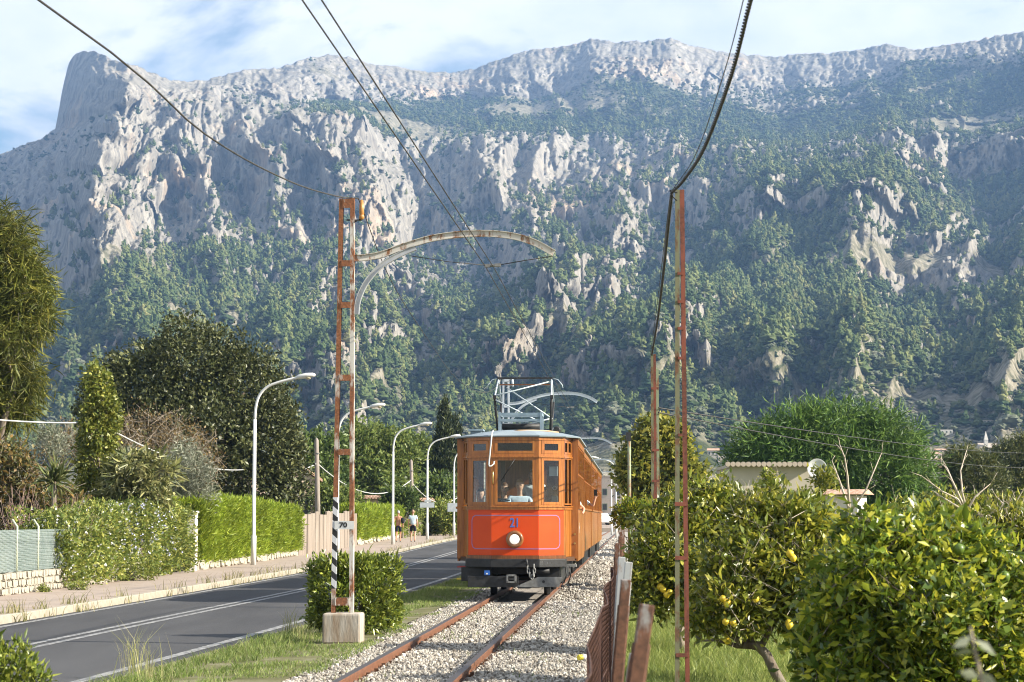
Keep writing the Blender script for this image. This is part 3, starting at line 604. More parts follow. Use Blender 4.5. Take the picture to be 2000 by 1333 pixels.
tuft(568, 1236, .42, 40, 'pale grass tuft beside the left foot of the round leafy bush')
tuft(590, 1250, .3, 36, 'short grass tuft just left of the concrete pole base')
# ================================================================== PEOPLE
mSkin = pm('skin', [(.50, .27, .18), (.58, .33, .23)], scale=8, rough=.55, spec=.35)
mSkinTan = pm('tanned_skin', [(.42, .20, .12), (.50, .26, .16)], scale=8, rough=.55)
mLip = pm('lip', [(.32, .10, .08), (.4, .14, .11)], rough=.5)
mEye = pm('eye', [(.02, .02, .02), (.03, .025, .02)], rough=.2)
def cloth(name, c, k=.75): return pm(name, [tuple(v * k for v in c), c], scale=9, rough=.85, bump=.4, bscale=14, bdist=.02, spec=.15)
def skin_obj(name, V, E, R, mat, parent, sub=2, root=0):
    me = bpy.data.meshes.new(name); me.from_pydata([tuple(v) for v in V], E, []); me.update(); o = link(name, me, parent, mat)
    md = o.modifiers.new('skin', 'SKIN'); md.use_smooth_shade = True
    sv = me.skin_vertices[0].data
    for i, r in enumerate(R): sv[i].radius = (r, r) if not isinstance(r, tuple) else r; sv[i].use_root = (i == root)
    s2 = o.modifiers.new('sub', 'SUBSURF'); s2.levels = sub; s2.render_levels = sub; return o
def person(name, loc, rz, label, shirt=None, shorts=None, hair=(.12, .06, .03), skin=None, pose=None, h=1.7, long_hair=False, shoes=None, cat='person', fingers=False):
    """standing figure, facing local -Y; pose overrides joints"""
    J = dict(pelvis=(0, 0, .93), spine=(0, .01, 1.1), chest=(0, .0, 1.30), neck=(0, .01, 1.46), jaw=(0, -.02, 1.53), head=(0, -.01, 1.62), crown=(0, .0, 1.675), nose=(0, -.095, 1.575),
             shl=(-.17, .01, 1.39), ell=(-.23, .03, 1.12), wrl=(-.25, -.04, .88), hal=(-.25, -.06, .77), shr=(.17, .01, 1.39), elr=(.23, .03, 1.12), wrr=(.25, -.04, .88), har=(.25, -.06, .77),
             hil=(-.09, 0, .90), knl=(-.10, -.02, .48), anl=(-.10, .02, .08), tol=(-.10, -.13, .03), hir=(.09, 0, .90), knr=(.10, -.02, .48), anr=(.10, .02, .08), tor=(.10, -.13, .03))
    R = dict(pelvis=(.145, .11), spine=(.125, .10), chest=(.15, .11), neck=.055, jaw=(.068, .075), head=(.078, .098), crown=(.055, .07), nose=.016, shl=.062, ell=.043, wrl=.029, hal=(.034, .02), shr=.062, elr=.043, wrr=.029, har=(.034, .02),
             hil=.088, knl=.058, anl=.037, tol=.034, hir=.088, knr=.058, anr=.037, tor=.034)
    J.update(pose or {}); k = h / 1.73; J = {a: Vector(b) * k for a, b in J.items()}
    R = {a: (tuple(q * k for q in b) if isinstance(b, tuple) else b * k) for a, b in R.items()}
    J.pop('crown'); J.pop('nose'); R['neck'] = .048 * k; R['jaw'] = .05 * k; R['head'] = .045 * k
    if shirt is not None:
        for q in ('chest', 'spine', 'shl', 'shr'): R[q] = tuple(v * .78 for v in R[q]) if isinstance(R[q], tuple) else R[q] * .78
    e = empty(name, loc, rz, label, cat); names = list(J); ix = {n: i for i, n in enumerate(names)}
    E = [('pelvis','spine'),('spine','chest'),('chest','neck'),('neck','jaw'),('jaw','head'),('chest','shl'),('shl','ell'),('ell','wrl'),('wrl','hal'),('chest','shr'),('shr','elr'),('elr','wrr'),('wrr','har'),
         ('pelvis','hil'),('hil','knl'),('knl','anl'),('anl','tol'),('pelvis','hir'),('hir','knr'),('knr','anr'),('anr','tor')]
    V = [J[n] for n in names]; Ed = [(ix[a], ix[b]) for a, b in E]; Rr = [R[n] for n in names]
    if fingers:
        for s in ('l', 'r'):
            w, hd = J['wr' + s], J['ha' + s]; d = (hd - w).normalized(); sd = d.cross(Vector((0, 1, .2))).normalized()
            for q, (off, ln) in enumerate(((-.028, .055), (-.009, .07), (.010, .066), (.027, .05), (-.05, .03))):
                base = w + d * (.07 if q < 4 else .03) + sd * off; V += [base, base + d * ln * .6 + Vector((0, -.008, 0)), base + d * ln + Vector((0, -.022, 0)) + sd * off * .3]
                i = len(V) - 3; Ed += [(ix['ha' + s] if q < 4 else ix['wr' + s], i), (i, i + 1), (i + 1, i + 2)]; Rr += [.010, .009, .008]
    sk = skin or mSkin
    skin_obj('body', V, Ed, Rr, sk, e, root=ix['pelvis'])
    hd = J['head']; tilt = Euler((0, 0, 0))
    def shell(rx, ry, rz, keep, n=18, rows=14, face=True):
        vs = []; fs = []
        for i in range(rows + 1):
            th = math.pi * i / rows
            for q in range(n):
                a = 2 * math.pi * q / n; x, y, z = math.sin(th) * math.cos(a), math.sin(th) * math.sin(a), math.cos(th)
                if face:
                    c = max(0, -z); x *= 1 - .32 * c; y = y * (1 - .12 * c) - .12 * c
                    if y < -.8 and abs(x) < .22 and -.35 < z < .15: y -= .17 * (1 - abs(x) / .25) * (1 - abs(z + .15) / .35)
                    if y < -.6 and .12 < z < .3: y -= .04
                vs.append((x * rx, y * ry, z * rz))
        for i in range(rows):
            for q in range(n):
                f = (i*n+q, (i+1)*n+q, (i+1)*n+(q+1) % n, i*n+(q+1) % n); c = [sum(vs[k][j] for k in f) / 4 for j in range(3)]
                if keep((c[0] / rx, c[1] / ry, c[2] / rz)): fs.append(f)
        return vs, fs
    def put(name_, vs, fs, mat_, sm=True): m_ = MB(); m_.add([hd + Vector(v) for v in vs], fs, sm); return m_.build(name_, mat_, e)
    vs, fs = shell(.074*k, .092*k, .118*k, lambda c: True); ho2 = put('head', vs, fs, sk)
    for s in (-1, 1):
        MB().lathe([(.001, -.008*k), (.010*k, -.004*k), (.012*k, 0), (.010*k, .004*k), (.001, .008*k)], hd + Vector((s*.029*k, -.084*k, .008*k)), 8).build('eye', mEye, ho2)
        MB().lathe([(.004*k, -.022*k), (.012*k, 0), (.006*k, .024*k)], hd + Vector((s*.074*k, .008*k, -.005*k)), 8).build('ear', sk, ho2)
    MB().box(hd.x - .02*k, hd.x + .02*k, hd.y - .094*k, hd.y - .08*k, hd.z - .062*k, hd.z - .053*k).build('mouth', mLip, ho2)
    low = -1.6 if long_hair else -.35
    vs, fs = shell(.084*k, .106*k, .128*k, lambda c: c[2] > .48 or (c[1] > -.25 and c[2] > (-.95 if long_hair else -.30)) , face=False)
    hm = put('hair', [(x, y + .010*k, z + .006*k) for x, y, z in vs], fs, pm(name + '_hair', [tuple(c * .7 for c in hair), hair], scale=30, rough=.6, stretch=(1, 1, .3)))
    if long_hair: skin_obj('hair_length', [hd + Vector((0, .05*k, 0)), hd + Vector((0, .07*k, -.16*k)), hd + Vector((0, .07*k, -.32*k))], [(0, 1), (1, 2)], [(.085*k, .06*k), (.095*k, .05*k), (.06*k, .03*k)], hm.data.materials[0], e)
    if shirt is not None:
        a, b = J['shl'].lerp(J['ell'], .62), J['shr'].lerp(J['elr'], .62); V = [J['pelvis'] + Vector((0, 0, -.04)), J['spine'], J['chest'], J['neck'] - Vector((0, 0, .05)), J['shl'], a, J['shr'], b]
        skin_obj('shirt', V, [(0,1),(1,2),(2,3),(2,4),(4,5),(2,6),(6,7)], [(.165*k, .13*k), (.155*k, .125*k), (.185*k, .14*k), .064*k, .074*k, .064*k, .074*k, .064*k], shirt, e, root=0)
    if shorts is not None:
        V = [J['pelvis'] + Vector((0, 0, .06)), J['pelvis'], J['hil'], J['hil'].lerp(J['knl'], .85), J['hir'], J['hir'].lerp(J['knr'], .85)]
        skin_obj('shorts', V, [(0,1),(1,2),(2,3),(1,4),(4,5)], [(.15*k, .12*k), (.158*k, .125*k), .10*k, .088*k, .10*k, .088*k], shorts, e, root=0)
    if shoes is not None:
        for s in ('l', 'r'): skin_obj('shoe', [J['an' + s] - Vector((0, 0, .02)), J['to' + s]], [(0, 1)], [.046*k, .042*k], shoes, e)
    return e
# ================================================================== TRAM
def wood(name, c0, c1, c2, rough=.32, coat=.35):
    m, t, out = new_mat(name); b = nd(t, 'ShaderNodeBsdfPrincipled'); tcn = nd(t, 'ShaderNodeTexCoord'); o = tcn.outputs['Object']; geo = nd(t, 'ShaderNodeNewGeometry')
    n1 = noise(t, o, 9, 6, .6, stretch=(3.2, 3.2, .22), dist=.6); n2 = noise(t, o, 1.6, 3)
    c = ramp(t, n1.outputs[0], [(.28, c0), (.5, c1), (.72, c2)]); v = ramp(t, n2.outputs[0], [(.3, (.8, .8, .8)), (.7, (1.12, 1.1, 1.08))]); c3 = mixc(t, 1.0, c.outputs[0], v.outputs[0], 'MULTIPLY')
    ri = ramp(t, geo.outputs['Random Per Island'], [(0, (.82, .8, .78)), (1, (1.15, 1.15, 1.12))]); L(t, mixc(t, 1.0, c3, ri.outputs[0], 'MULTIPLY'), b.inputs['Base Color'])
    b.inputs['Roughness'].default_value = rough; b.inputs['Coat Weight'].default_value = coat; b.inputs['Coat Roughness'].default_value = .2; b.inputs['Specular IOR Level'].default_value = .4
    bp = nd(t, 'ShaderNodeBump'); bp.inputs['Strength'].default_value = .15; bp.inputs['Distance'].default_value = .003; L(t, n1.outputs[0], bp.inputs['Height']); L(t, bp.outputs[0], b.inputs['Normal']); L(t, b.outputs[0], out.inputs[0]); return m
mTeak = wood('varnished_teak', (.20, .062, .012), (.36, .125, .022), (.46, .18, .038))
mTeakD = wood('dark_teak', (.10, .035, .012), (.17, .06, .018), (.24, .09, .028))
mRed = pm('red_orange_paint', [(.60, .060, .008), (.66, .075, .011)], scale=2, rough=.42, coat=.08, spec=.25)
mBlueLine = pm('blue_line', [(.24, .16, .34), (.28, .19, .38)], rough=.4); mBlueNo = pm('blue_number', [(.06, .13, .42), (.08, .16, .5)], rough=.4)
mBlack = pm('black_iron', [(.012, .012, .013), (.03, .03, .03)], scale=12, rough=.55, bump=.2); mIron = pm('grey_iron', [(.12, .12, .115), (.25, .25, .24)], scale=9, rough=.6, bump=.2)
mRoof = pm('roof_sheet', [(.19, .24, .27), (.28, .33, .36)], scale=2.5, rough=.5); mBlueGrey = pm('blue_grey_paint', [(.16, .22, .26), (.26, .33, .37)], scale=6, rough=.5); mPale = pm('pale_pantograph_tube', [(.42, .48, .5), (.55, .6, .62)], scale=8, rough=.45, metal=.2)
mBrass = pm('brass', [(.45, .30, .10), (.6, .42, .16)], scale=8, rough=.3, metal=.8); mWhitePlain = pm('white_enamel', [(.55, .55, .53), (.64, .64, .62)], rough=.4); mPaper = pm('paper', [(.74, .76, .78), (.8, .82, .84)], rough=.8)
mBronze = pm('lamp_bezel', [(.16, .06, .02), (.28, .12, .04)], scale=10, rough=.3, coat=.5); mLens = pm('lamp_lens', [(.85, .82, .74), (.9, .88, .82)], scale=30, rough=.15, emit=.2)
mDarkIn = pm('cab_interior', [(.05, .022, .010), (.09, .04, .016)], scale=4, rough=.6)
def glass_mat(name='window_glass', tint=(.9, .95, .95), refl=.10):
    m, t, out = new_mat(name); tr = nd(t, 'ShaderNodeBsdfTransparent'); tr.inputs[0].default_value = (*tint, 1); gl = nd(t, 'ShaderNodeBsdfGlossy'); gl.inputs['Roughness'].default_value = .02
    lw = nd(t, 'ShaderNodeFresnel'); lw.inputs[0].default_value = 1.45; ms = nd(t, 'ShaderNodeMixShader'); L(t, lw.outputs[0], ms.inputs[0]); L(t, tr.outputs[0], ms.inputs[1]); L(t, gl.outputs[0], ms.inputs[2]); L(t, ms.outputs[0], out.inputs[0]); return m
mGlass = glass_mat()
TY = 37.4
tram = empty('tram', (trx(TY), TY, 0), TYAW, 'varnished wooden tram car with orange front panel numbered 21', 'tram')
class Bay:
    """a wall bay seen from outside: u runs from A to B, d is outwards"""
    def __init__(s, A, B):
        s.A = Vector((*A, 0)); s.B = Vector((*B, 0)); s.L = (s.B - s.A).length; s.u = (s.B - s.A).normalized(); s.n = Vector((s.u.y, -s.u.x, 0))
    def p(s, u, d, z): return s.A + s.u * u + s.n * d + Vector((0, 0, z))
    def bar(s, mb, u0, u1, z0, z1, d0, d1):
        mb.add([s.p(u0,d1,z0), s.p(u1,d1,z0), s.p(u1,d0,z0), s.p(u0,d0,z0), s.p(u0,d1,z1), s.p(u1,d1,z1), s.p(u1,d0,z1), s.p(u0,d0,z1)], [(0,3,2,1),(4,5,6,7),(0,1,5,4),(1,2,6,5),(2,3,7,6),(3,0,4,7)]); return mb
def window(bay, u0, u1, z0, z1, fw, par, mat, d0=-.02, d1=.012, name='window', pane=True):
    f = MB(); bay.bar(f, u0, u1, z0, z0 + fw, d0, d1); bay.bar(f, u0, u1, z1 - fw, z1, d0, d1); bay.bar(f, u0, u0 + fw, z0 + fw, z1 - fw, d0, d1); bay.bar(f, u1 - fw, u1, z0 + fw, z1 - fw, d0, d1)
    o = f.build(name, mat, par)
    if pane: p = MB(); bay.bar(p, u0 + fw, u1 - fw, z0 + fw, z1 - fw, -.006, -.001); p.build('pane', mGlass, o)
    return o
F0 = [(-1.0, .8), (-.875, .3), (-.43, 0), (.43, 0), (.875, .3), (1.0, .8)]
bays = [Bay(F0[i], F0[i+1]) for i in range(5)]
def front(par):
    for i, b in enumerate(bays):
        Lb = b.L; side = i in (0, 4)
        pw = .022 if side else .06
        # corner posts (one per bay end on the outside)
        for (u0, u1) in ((0, pw), (Lb - pw, Lb)): b.bar(MB(), u0, u1, 1.66, 2.90, -.05, .006).build('post', mTeak, par)
        if not side:
            lp = MB(); b.bar(lp, 0, Lb, .772, 1.60, -.03, .0); pl = lp.build('front_panel', mRed, par)
            st = MB(); z0, z1, w, d = .889, 1.497, .0075, .003
            if i == 2: b.bar(st, 0, Lb, z0 - w, z0 + w, 0, d); b.bar(st, 0, Lb, z1 - w, z1 + w, 0, d)
            else:
                ue = .085; c = .085; far = Lb; uu = (lambda q: q) if i == 1 else (lambda q: Lb - q)
                def bb(a, c_, za, zb): b.bar(st, min(uu(a), uu(c_)), max(uu(a), uu(c_)), za, zb, 0, d)
                bb(ue + c, far, z0 - w, z0 + w); bb(ue + c, far, z1 - w, z1 + w); bb(ue - w, ue + w, z0 + c, z1 - c)
                for (za, zb) in ((z0, z0 + c), (z1, z1 - c)):
                    # notched corner
                    pa_, pb2, pc = (uu(ue + c), za), (uu(ue + .028), (za * .72 + zb * .28)), (uu(ue), zb)
                    for (q0, q1) in ((pa_, pb2), (pb2, pc)): st.obox(b.p(q0[0], d / 2, q0[1]), b.p(q1[0], d / 2, q1[1]), 2 * w, d, up=b.n)
            st.build('stripe', mBlueLine, pl)
        else:
            for k in range(4): q = Lb / 4; b.bar(MB(), k*q + .003, (k+1)*q - .003, .74, 1.60, -.03, .0 + .002 * (k % 2)).build('plank', mTeak, par)
        br = MB(); b.bar(br, -.012, Lb + .012, 1.60, 1.645, -.04, .022); b.bar(br, -.016, Lb + .016, 1.645, 1.665, -.05, .036); br.build('belt_rail', mTeak, par)
        if not side:
            window(b, pw, Lb - pw, 1.69, 2.545, .05, par, mTeak)
            window(b, pw, Lb - pw, 2.62, 2.86, .06 if i != 2 else .05, par, mTeak, name='transom_window')
            MB_ = MB(); b.bar(MB_, pw, Lb - pw, 1.665, 1.69, -.04, .004); MB_.build('sill', mTeak, par)
        else:
            for k in range(2): h_ = (Lb - 2*pw) / 2; window(b, pw + k*h_, pw + (k+1)*h_, 1.69, 2.545, .024, par, mTeak); window(b, pw + k*h_, pw + (k+1)*h_, 2.62, 2.86, .035, par, mTeak, name='transom_window')
        tr = MB(); b.bar(tr, -.008, Lb + .008, 2.548, 2.575, -.04, .03); b.bar(tr, -.004, Lb + .004, 2.575, 2.617, -.04, .012); tr.build('transom_rail', mTeak, par)
        cn = MB(); b.bar(cn, -.01, Lb + .01, 2.865, 2.925, -.05, .018); cn.build('cornice', mTeak, par)
front(tram)
def outline(L_, ov=0.0, wd=1.12):
    f = [(-wd, .8), (-.875, .3), (-.43, 0), (.43, 0), (.875, .3), (wd, .8)]; r = [(x, L_ - y) for x, y in f[::-1]]
    pts = f + r; cxm, cym = 0, L_ / 2
    return [(x * (1 + ov / 1.1), cym + (y - cym) * (1 + ov / (L_ / 2))) for x, y in pts]
def roof(par, L_, z=2.925, wd=1.12, rise=.16, pts=None):
    o = pts or outline(L_, .05, wd); n = len(o); rings = []
    for (s, t_, dz) in ((1, 0, 0), (1.004, -.01, .022), (.98, .01, .03), (.72, .22, rise*.62), (.40, .5, rise*.9), (.12, .8, rise)):
        rings.append([(x * s, (y - L_/2) * (1 - t_ / (L_/2)) + L_/2, z + dz) for x, y in o])
    m = MB(); vs = [p for r in rings for p in r]; fs = []
    for i in range(len(rings)-1):
        for k in range(n): fs.append((i*n+k, i*n+(k+1) % n, (i+1)*n+(k+1) % n, (i+1)*n+k))
    fs += [tuple(range((len(rings)-1)*n, len(rings)*n)), tuple(range(n))[::-1]]
    m.add(vs, fs, False); return m.build('roof', mRoof, par)
LC = 6.5
roof(tram, LC)
def side(par, sx, y0, y1, wd, zf=.65, np_=9, mat=None, nwin=6):
    """saloon side: boards below, posts above, open windows"""
    mat = mat or mTeak; A, B = ((wd, y0), (wd, y1)) if sx > 0 else ((-wd, y1), (-wd, y0)); b = Bay(A, B); q = b.L / np_
    for k in range(np_): b.bar(MB(), k*q + .004, (k+1)*q - .004, zf, 1.62, -.03, .003 * (k % 2)).build('plank', mat, par)
    s_ = MB(); b.bar(s_, 0, b.L, 1.62, 1.66, -.04, .035); s_.build('belt_rail', mat, par)
    w = b.L / nwin
    for k in range(nwin + 1):
        u = min(max(k * w, .04), b.L - .04); b.bar(MB(), u - .04, u + .04, 1.66, 2.80, -.04, .004).build('post', mat, par)
    for k in range(nwin):   # raised blind slats between the posts
        for j in range(2):
            u = k * w + w * (j + 1) / 3; b.bar(MB(), u - .014, u + .014, 2.02, 2.80, -.03, -.004).build('mullion', mat, par)
        window(b, k*w + .04, (k+1)*w - .04, 2.25, 2.79, .03, par, mat, d0=-.028, d1=-.005)
    lb = MB(); b.bar(lb, 0, b.L, 2.80, 2.92, -.04, .01); lb.build('letterboard', mat, par)
    return b
side(tram, 1, .84, LC - .84, 1.12); side(tram, -1, .84, LC - .84, 1.12)
for sx in (-1, 1):
    for yy_ in (.8, LC - .84):
        c = MB(); c.box(sx * .985, sx * 1.124, yy_, yy_ + .038, .70, 2.918); c.build('corner_board', mTeak, tram)
# rear end: plain boarding with a dark doorway
rb = MB(); rb.box(-.98, .98, LC - .1, LC - .06, .75, 2.9); rb.build('rear_wall', mTeakD, tram)
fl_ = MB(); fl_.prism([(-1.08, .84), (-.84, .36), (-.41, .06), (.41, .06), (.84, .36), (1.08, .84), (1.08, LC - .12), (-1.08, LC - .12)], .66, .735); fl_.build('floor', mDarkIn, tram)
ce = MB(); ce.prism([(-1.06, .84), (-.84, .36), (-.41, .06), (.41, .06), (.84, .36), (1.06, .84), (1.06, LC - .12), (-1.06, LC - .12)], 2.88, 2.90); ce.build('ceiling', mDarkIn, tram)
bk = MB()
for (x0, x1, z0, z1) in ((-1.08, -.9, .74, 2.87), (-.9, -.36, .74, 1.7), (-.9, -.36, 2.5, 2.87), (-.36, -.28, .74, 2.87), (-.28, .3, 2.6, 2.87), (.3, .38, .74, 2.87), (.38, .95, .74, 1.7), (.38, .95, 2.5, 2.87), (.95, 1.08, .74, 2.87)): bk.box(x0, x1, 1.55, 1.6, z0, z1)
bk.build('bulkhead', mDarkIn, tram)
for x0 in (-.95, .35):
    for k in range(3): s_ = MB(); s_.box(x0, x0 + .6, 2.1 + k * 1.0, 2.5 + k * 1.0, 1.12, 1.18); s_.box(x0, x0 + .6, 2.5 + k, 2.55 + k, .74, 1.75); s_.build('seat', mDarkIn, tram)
# number, lamp, rods
text_mesh('number', '21', .235, mBlueNo, tram, Matrix.Translation((-.005, -.004, 1.355)) @ Matrix.Rotation(math.pi/2, 4, 'X'), .002, .004, .78)
hl_ = MB(); hl_.lathe([(.16, 0), (.16, -.03), (.148, -.05), (.148, -.10), (.158, -.115), (.155, -.15), (.135, -.165), (.10, -.165), (.088, -.15)], (0, 0, 1.065), 28, 'Y'); h_o = hl_.build('headlight', mBronze, tram)
ln = MB(); ln.lathe([(.095, -.15), (.086, -.165), (.064, -.178), (.034, -.186), (.004, -.188)], (0, 0, 1.065), 24, 'Y'); ln.build('lens', mLens, h_o)
rod = MB(); rod.tube([(-.40, .02, 3.04), (-.42, -.06, 2.99), (-.43, -.07, 2.86), (-.455, -.08, 2.6), (-.475, -.085, 2.42), (-.465, -.085, 2.385), (-.43, -.08, 2.39), (-.385, -.06, 2.43), (-.375, -.05, 2.48)], .014, 8); rod.build('trolley_cord', mWhitePlain, tram)
wp_ = MB(); wp_.tube([(0.0, -.03, 2.52), (-.12, -.035, 2.33), (-.25, -.03, 2.13)], .006, 6); wp_.tube([(-.02, -.034, 2.49), (-.21, -.034, 2.19)], .008, 4); wp_.build('wiper', mBlack, tram)
hd_ = MB(); hd_.tube([(-.40, -.02, 2.30), (-.40, -.055, 2.28), (-.40, -.055, 2.08), (-.40, -.02, 2.06)], .013, 8); hd_.build('grab_handle', mBrass, tram)
# bumper and running gear
fo_ = [(-.9, .33), (-.875, .27), (-.43, -.04), (.43, -.04), (.875, .27), (.9, .33)]
def offs(pts, d): return [(x * (1 + d), y - d * .9) for x, y in pts]
b1 = MB(); b1.prism([*offs(fo_, .015), (.86, .5), (-.86, .5)], .71, .771); b1.build('headstock', mTeakD, tram)
b2 = MB(); b2.prism([*offs(fo_, .035), (.88, .55), (-.88, .55)], .555, .709); b2.build('bumper', mBlack, tram, bevel=.012)
uf = MB(); uf.box(-.8, .8, .5, LC - .5, .42, .655); uf.build('underframe', mBlack, tram)
tb = MB(); tb.box(-1.0, -.46, .25, .7, .30, .553); tb.build('equipment_box', mBlack, tram); tb2 = MB(); tb2.box(.35, .80, .3, .7, .38, .553); tb2.build('equipment_box', mBlack, tram); tb3 = MB(); tb3.tube([(.3, .12, .49), (.62, .12, .49)], .045, 10); tb3.build('air_pipe', mBlack, tram)
for s_ in (-1, 1):
    sf = MB(); sf.box(s_ * .72, s_ * .80, 1.0, LC - 1.0, .26, .42); sf.build('truck_frame', mBlack, tram)
    for yw in (1.75, LC - 1.75):
        w = MB(); w.lathe([(.06, -.06), (.30, -.05), (.345, -.045), (.345, .02), (.315, .025), (.315, .06), (.06, .07)], (s_ * GA / 2, yw, .317), 24, 'X'); wo_ = w.build('wheel', mBlack, tram)
        ax2 = MB(); ax2.box(s_ * .73 - .07, s_ * .73 + .07, yw - .1, yw + .1, .25, .42); ax2.build('axle_box', mIron, tram)
for yw in (1.75, LC - 1.75): ax1 = MB(); ax1.tube([(-.7, yw, .317), (.7, yw, .317)], .05, 8); ax1.build('axle', mBlack, tram)
pg = MB(); pg.box(-.86, .06, -.02, .02, .20, .40); pg.build('plough', mBlack, tram, bevel=.006)
pg2 = MB(); vv = [(.0, .2), (.02, .215), (.42, .385), (.84, .385), (.86, .36), (.80, .205)]; m = len(vv); pg2.add([(x, -.06, z) for x, z in vv] + [(x, -.035, z) for x, z in vv], [tuple(range(m)), tuple(range(m, 2*m))[::-1]] + [(i, m + i, m + (i+1) % m, (i+1) % m) for i in range(m)]); po = pg2.build('plough_plate', mIron, tram)
bo_ = MB(); bo_.lathe([(.026, -.066), (.026, -.058)], (.52, 0, .30), 12, 'Y'); bo_.build('bolt_hole', mBlack, po)
sb_ = MB(); sb_.box(-.555, -.455, -.05, .0, .415, .50); sb_o = sb_.build('socket', pm('socket_blue', [(.02, .09, .36), (.03, .13, .45)], rough=.35), tram); sq = MB(); sq.box(-.525, -.49, -.056, -.049, .43, .455); sq.build('socket_cap', mWhitePlain, sb_o)
cp = MB()
for (x0, x1, z0, z1) in ((-.145, -.115, .28, .43), (.0, .03, .28, .43), (-.145, .03, .40, .43), (-.145, .03, .28, .31)): cp.box(x0, x1, -.16, -.06, z0, z1)
cp.box(-.1, -.01, -.1, .4, .33, .37); cp.build('coupler', mIron, tram)
lk = None
def link_ring(c, rx, rz, rot, par, rr=.012):
    p = []; 
    for k in range(13): a = 2*math.pi*k/12; v = Vector((rx*math.cos(a), 0, rz*math.sin(a))); v.rotate(Euler((0, 0, rot))); p.append(Vector(c) + v)
    r = MB(); r.tube(p, rr, 6, cap=False); return r.build('chain_link', mIron, par)
hk = MB(); hk.tube([(.20, -.06, .68), (.21, -.13, .70), (.22, -.15, .66), (.225, -.13, .60), (.22, -.1, .58)], .022, 8); hk.build('hook', mBlack, tram)
for k, (x, z) in enumerate(((.235, .56), (.25, .49), (.275, .425), (.315, .385), (.345, .43), (.355, .50), (.35, .57))): link_ring((x, -.12, z), .022, .045, (.2 if k % 2 else 1.3), tram)
stp = MB(); stp.box(-1.08, -.9, .3, .8, .545, .565); stp.build('step', pm('red_step', [(.3, .02, .015), (.4, .04, .03)], rough=.5), tram); stp2 = MB(); stp2.box(-1.09, -.97, .3, .5, .325, .35); stp2.build('marker', pm('yellow_marker', [(.55, .38, .03), (.65, .45, .05)], rough=.5), tram)
pl_ = MB(); pl_.box(.86, 1.1, .5, .95, .55, .6); pl_.build('step', mIron, tram)
for x in (.9, .98): q = MB(); q.tube([(x, .45, .56), (x + .02, .42, .4), (x - .03, .45, .26)], .012, 6); q.build('hose', mBlack, tram)
for k in range(3): q = MB(); q.lathe([(.018, -.012), (.018, 0)], (.06 + .0 * k, -.0, 0), 10, 'Y')
for k, (x, z) in enumerate(((.47, .655), (.50, .655), (.47, .62), (.50, .62), (.58, .64), (.63, .63), (.68, .635))): q = MB(); q.box(x - .009, x + .009, .04, .0 + .0, z - .02, z + .02); yq = -.055 + (max(0, x - .43) * .69); q = MB(); q.box(x - .009, x + .009, yq - .03, yq + .03, z - .018, z + .018); q.build('bolt', mIron, tram)
# roof gear: resistor frame, pantograph, lamp cover
rg = MB(); 
for (z0, z1) in ((3.40, 3.455), (3.30, 3.335)): rg.box(-.40, .40, 1.75, 1.80, z0, z1); rg.box(-.40, .40, 2.35, 2.40, z0, z1)
for x in (-.42, .38):
    for y_ in (1.74, 2.36): rg.box(x, x + .04, y_, y_ + .05, 3.0, 3.47)
    rg.box(x, x + .04, 1.8, 2.36, 3.40, 3.45)
rg.build('resistor_frame', mBlueGrey, tram); rg2 = MB()
for k in range(3): rg2.tube([(-.36, 1.95 + k * .15, 3.2), (.36, 1.95 + k * .15, 3.2)], .06, 10)
rg2.build('resistor', mBlack, tram)
pgx = empty('pantograph', (0, 0, 0)); pgx.parent = tram
def pt(name, pts, r, mat): q = MB(); q.tube(pts, r, 8); q.build(name, mat, pgx)
top, elf, elr_, bs = (4.24, 3.55), (3.80, 2.75), (3.80, 4.35), (3.17, 3.2)
for s_ in (-1, 1):
    pt('lower_arm', [(s_ * .52, 3.1, 3.15), (s_ * .56, 2.75, 3.82)], .024, mBlack); pt('lower_arm', [(s_ * .50, 4.0, 3.15), (s_ * .54, 4.35, 3.8)], .024, mBlack)
    pt('upper_arm', [(s_ * .56, 2.75, 3.82), (s_ * .53, 3.45, 4.2)], .016, mPale); pt('upper_arm', [(s_ * .54, 4.35, 3.8), (s_ * .53, 3.6, 4.2)], .016, mPale)
    hb = MB(); hb.box(s_ * .56 - .03, s_ * .56 + .03, 2.72, 2.79, 3.78, 3.85); hb.build('hinge', mBlack, pgx)
pt('brace', [(-.56, 2.75, 3.84), (.53, 3.45, 4.17)], .014, mPale); pt('brace', [(-.42, 4.3, 4.1), (.52, 4.1, 3.45)], .013, mPale); pt('brace', [(-.54, 2.76, 3.76), (.30, 3.15, 3.35)], .013, mPale); pt('brace', [(.5, 3.1, 3.4), (.1, 3.1, 3.3)], .012, mPale)
hb = MB(); hb.box(-.55, .55, 3.44, 3.50, 4.215, 4.25); hb.build('contact_strip', mBlack, pgx); hb = MB(); hb.box(-.52, .52, 3.6, 3.64, 4.10, 4.125); hb.build('contact_strip', mTeakD, pgx)
for s_ in (-1, 1): pt('horn', [(s_ * .55, 3.47, 4.23), (s_ * .66, 3.47, 4.2), (s_ * .74, 3.47, 4.10), (s_ * .76, 3.47, 4.03)], .008, mPale)
bb_ = MB(); bb_.box(-.56, .56, 3.05, 3.15, 3.06, 3.17); bb_.box(-.56, .56, 3.95, 4.05, 3.06, 3.17); bb_.box(-.5, -.42, 3.1, 4.0, 3.06, 3.14); bb_.box(.42, .5, 3.1, 4.0, 3.06, 3.14); bb_.build('base_frame', mBlack, pgx)
lc = MB(); lc.box(-.86, -.66, .55, .9, 2.99, 3.06); lc.box(-.9, -.62, .5, .95, 3.06, 3.09); lc.build('roof_lamp_cover', mBlueGrey, tram)
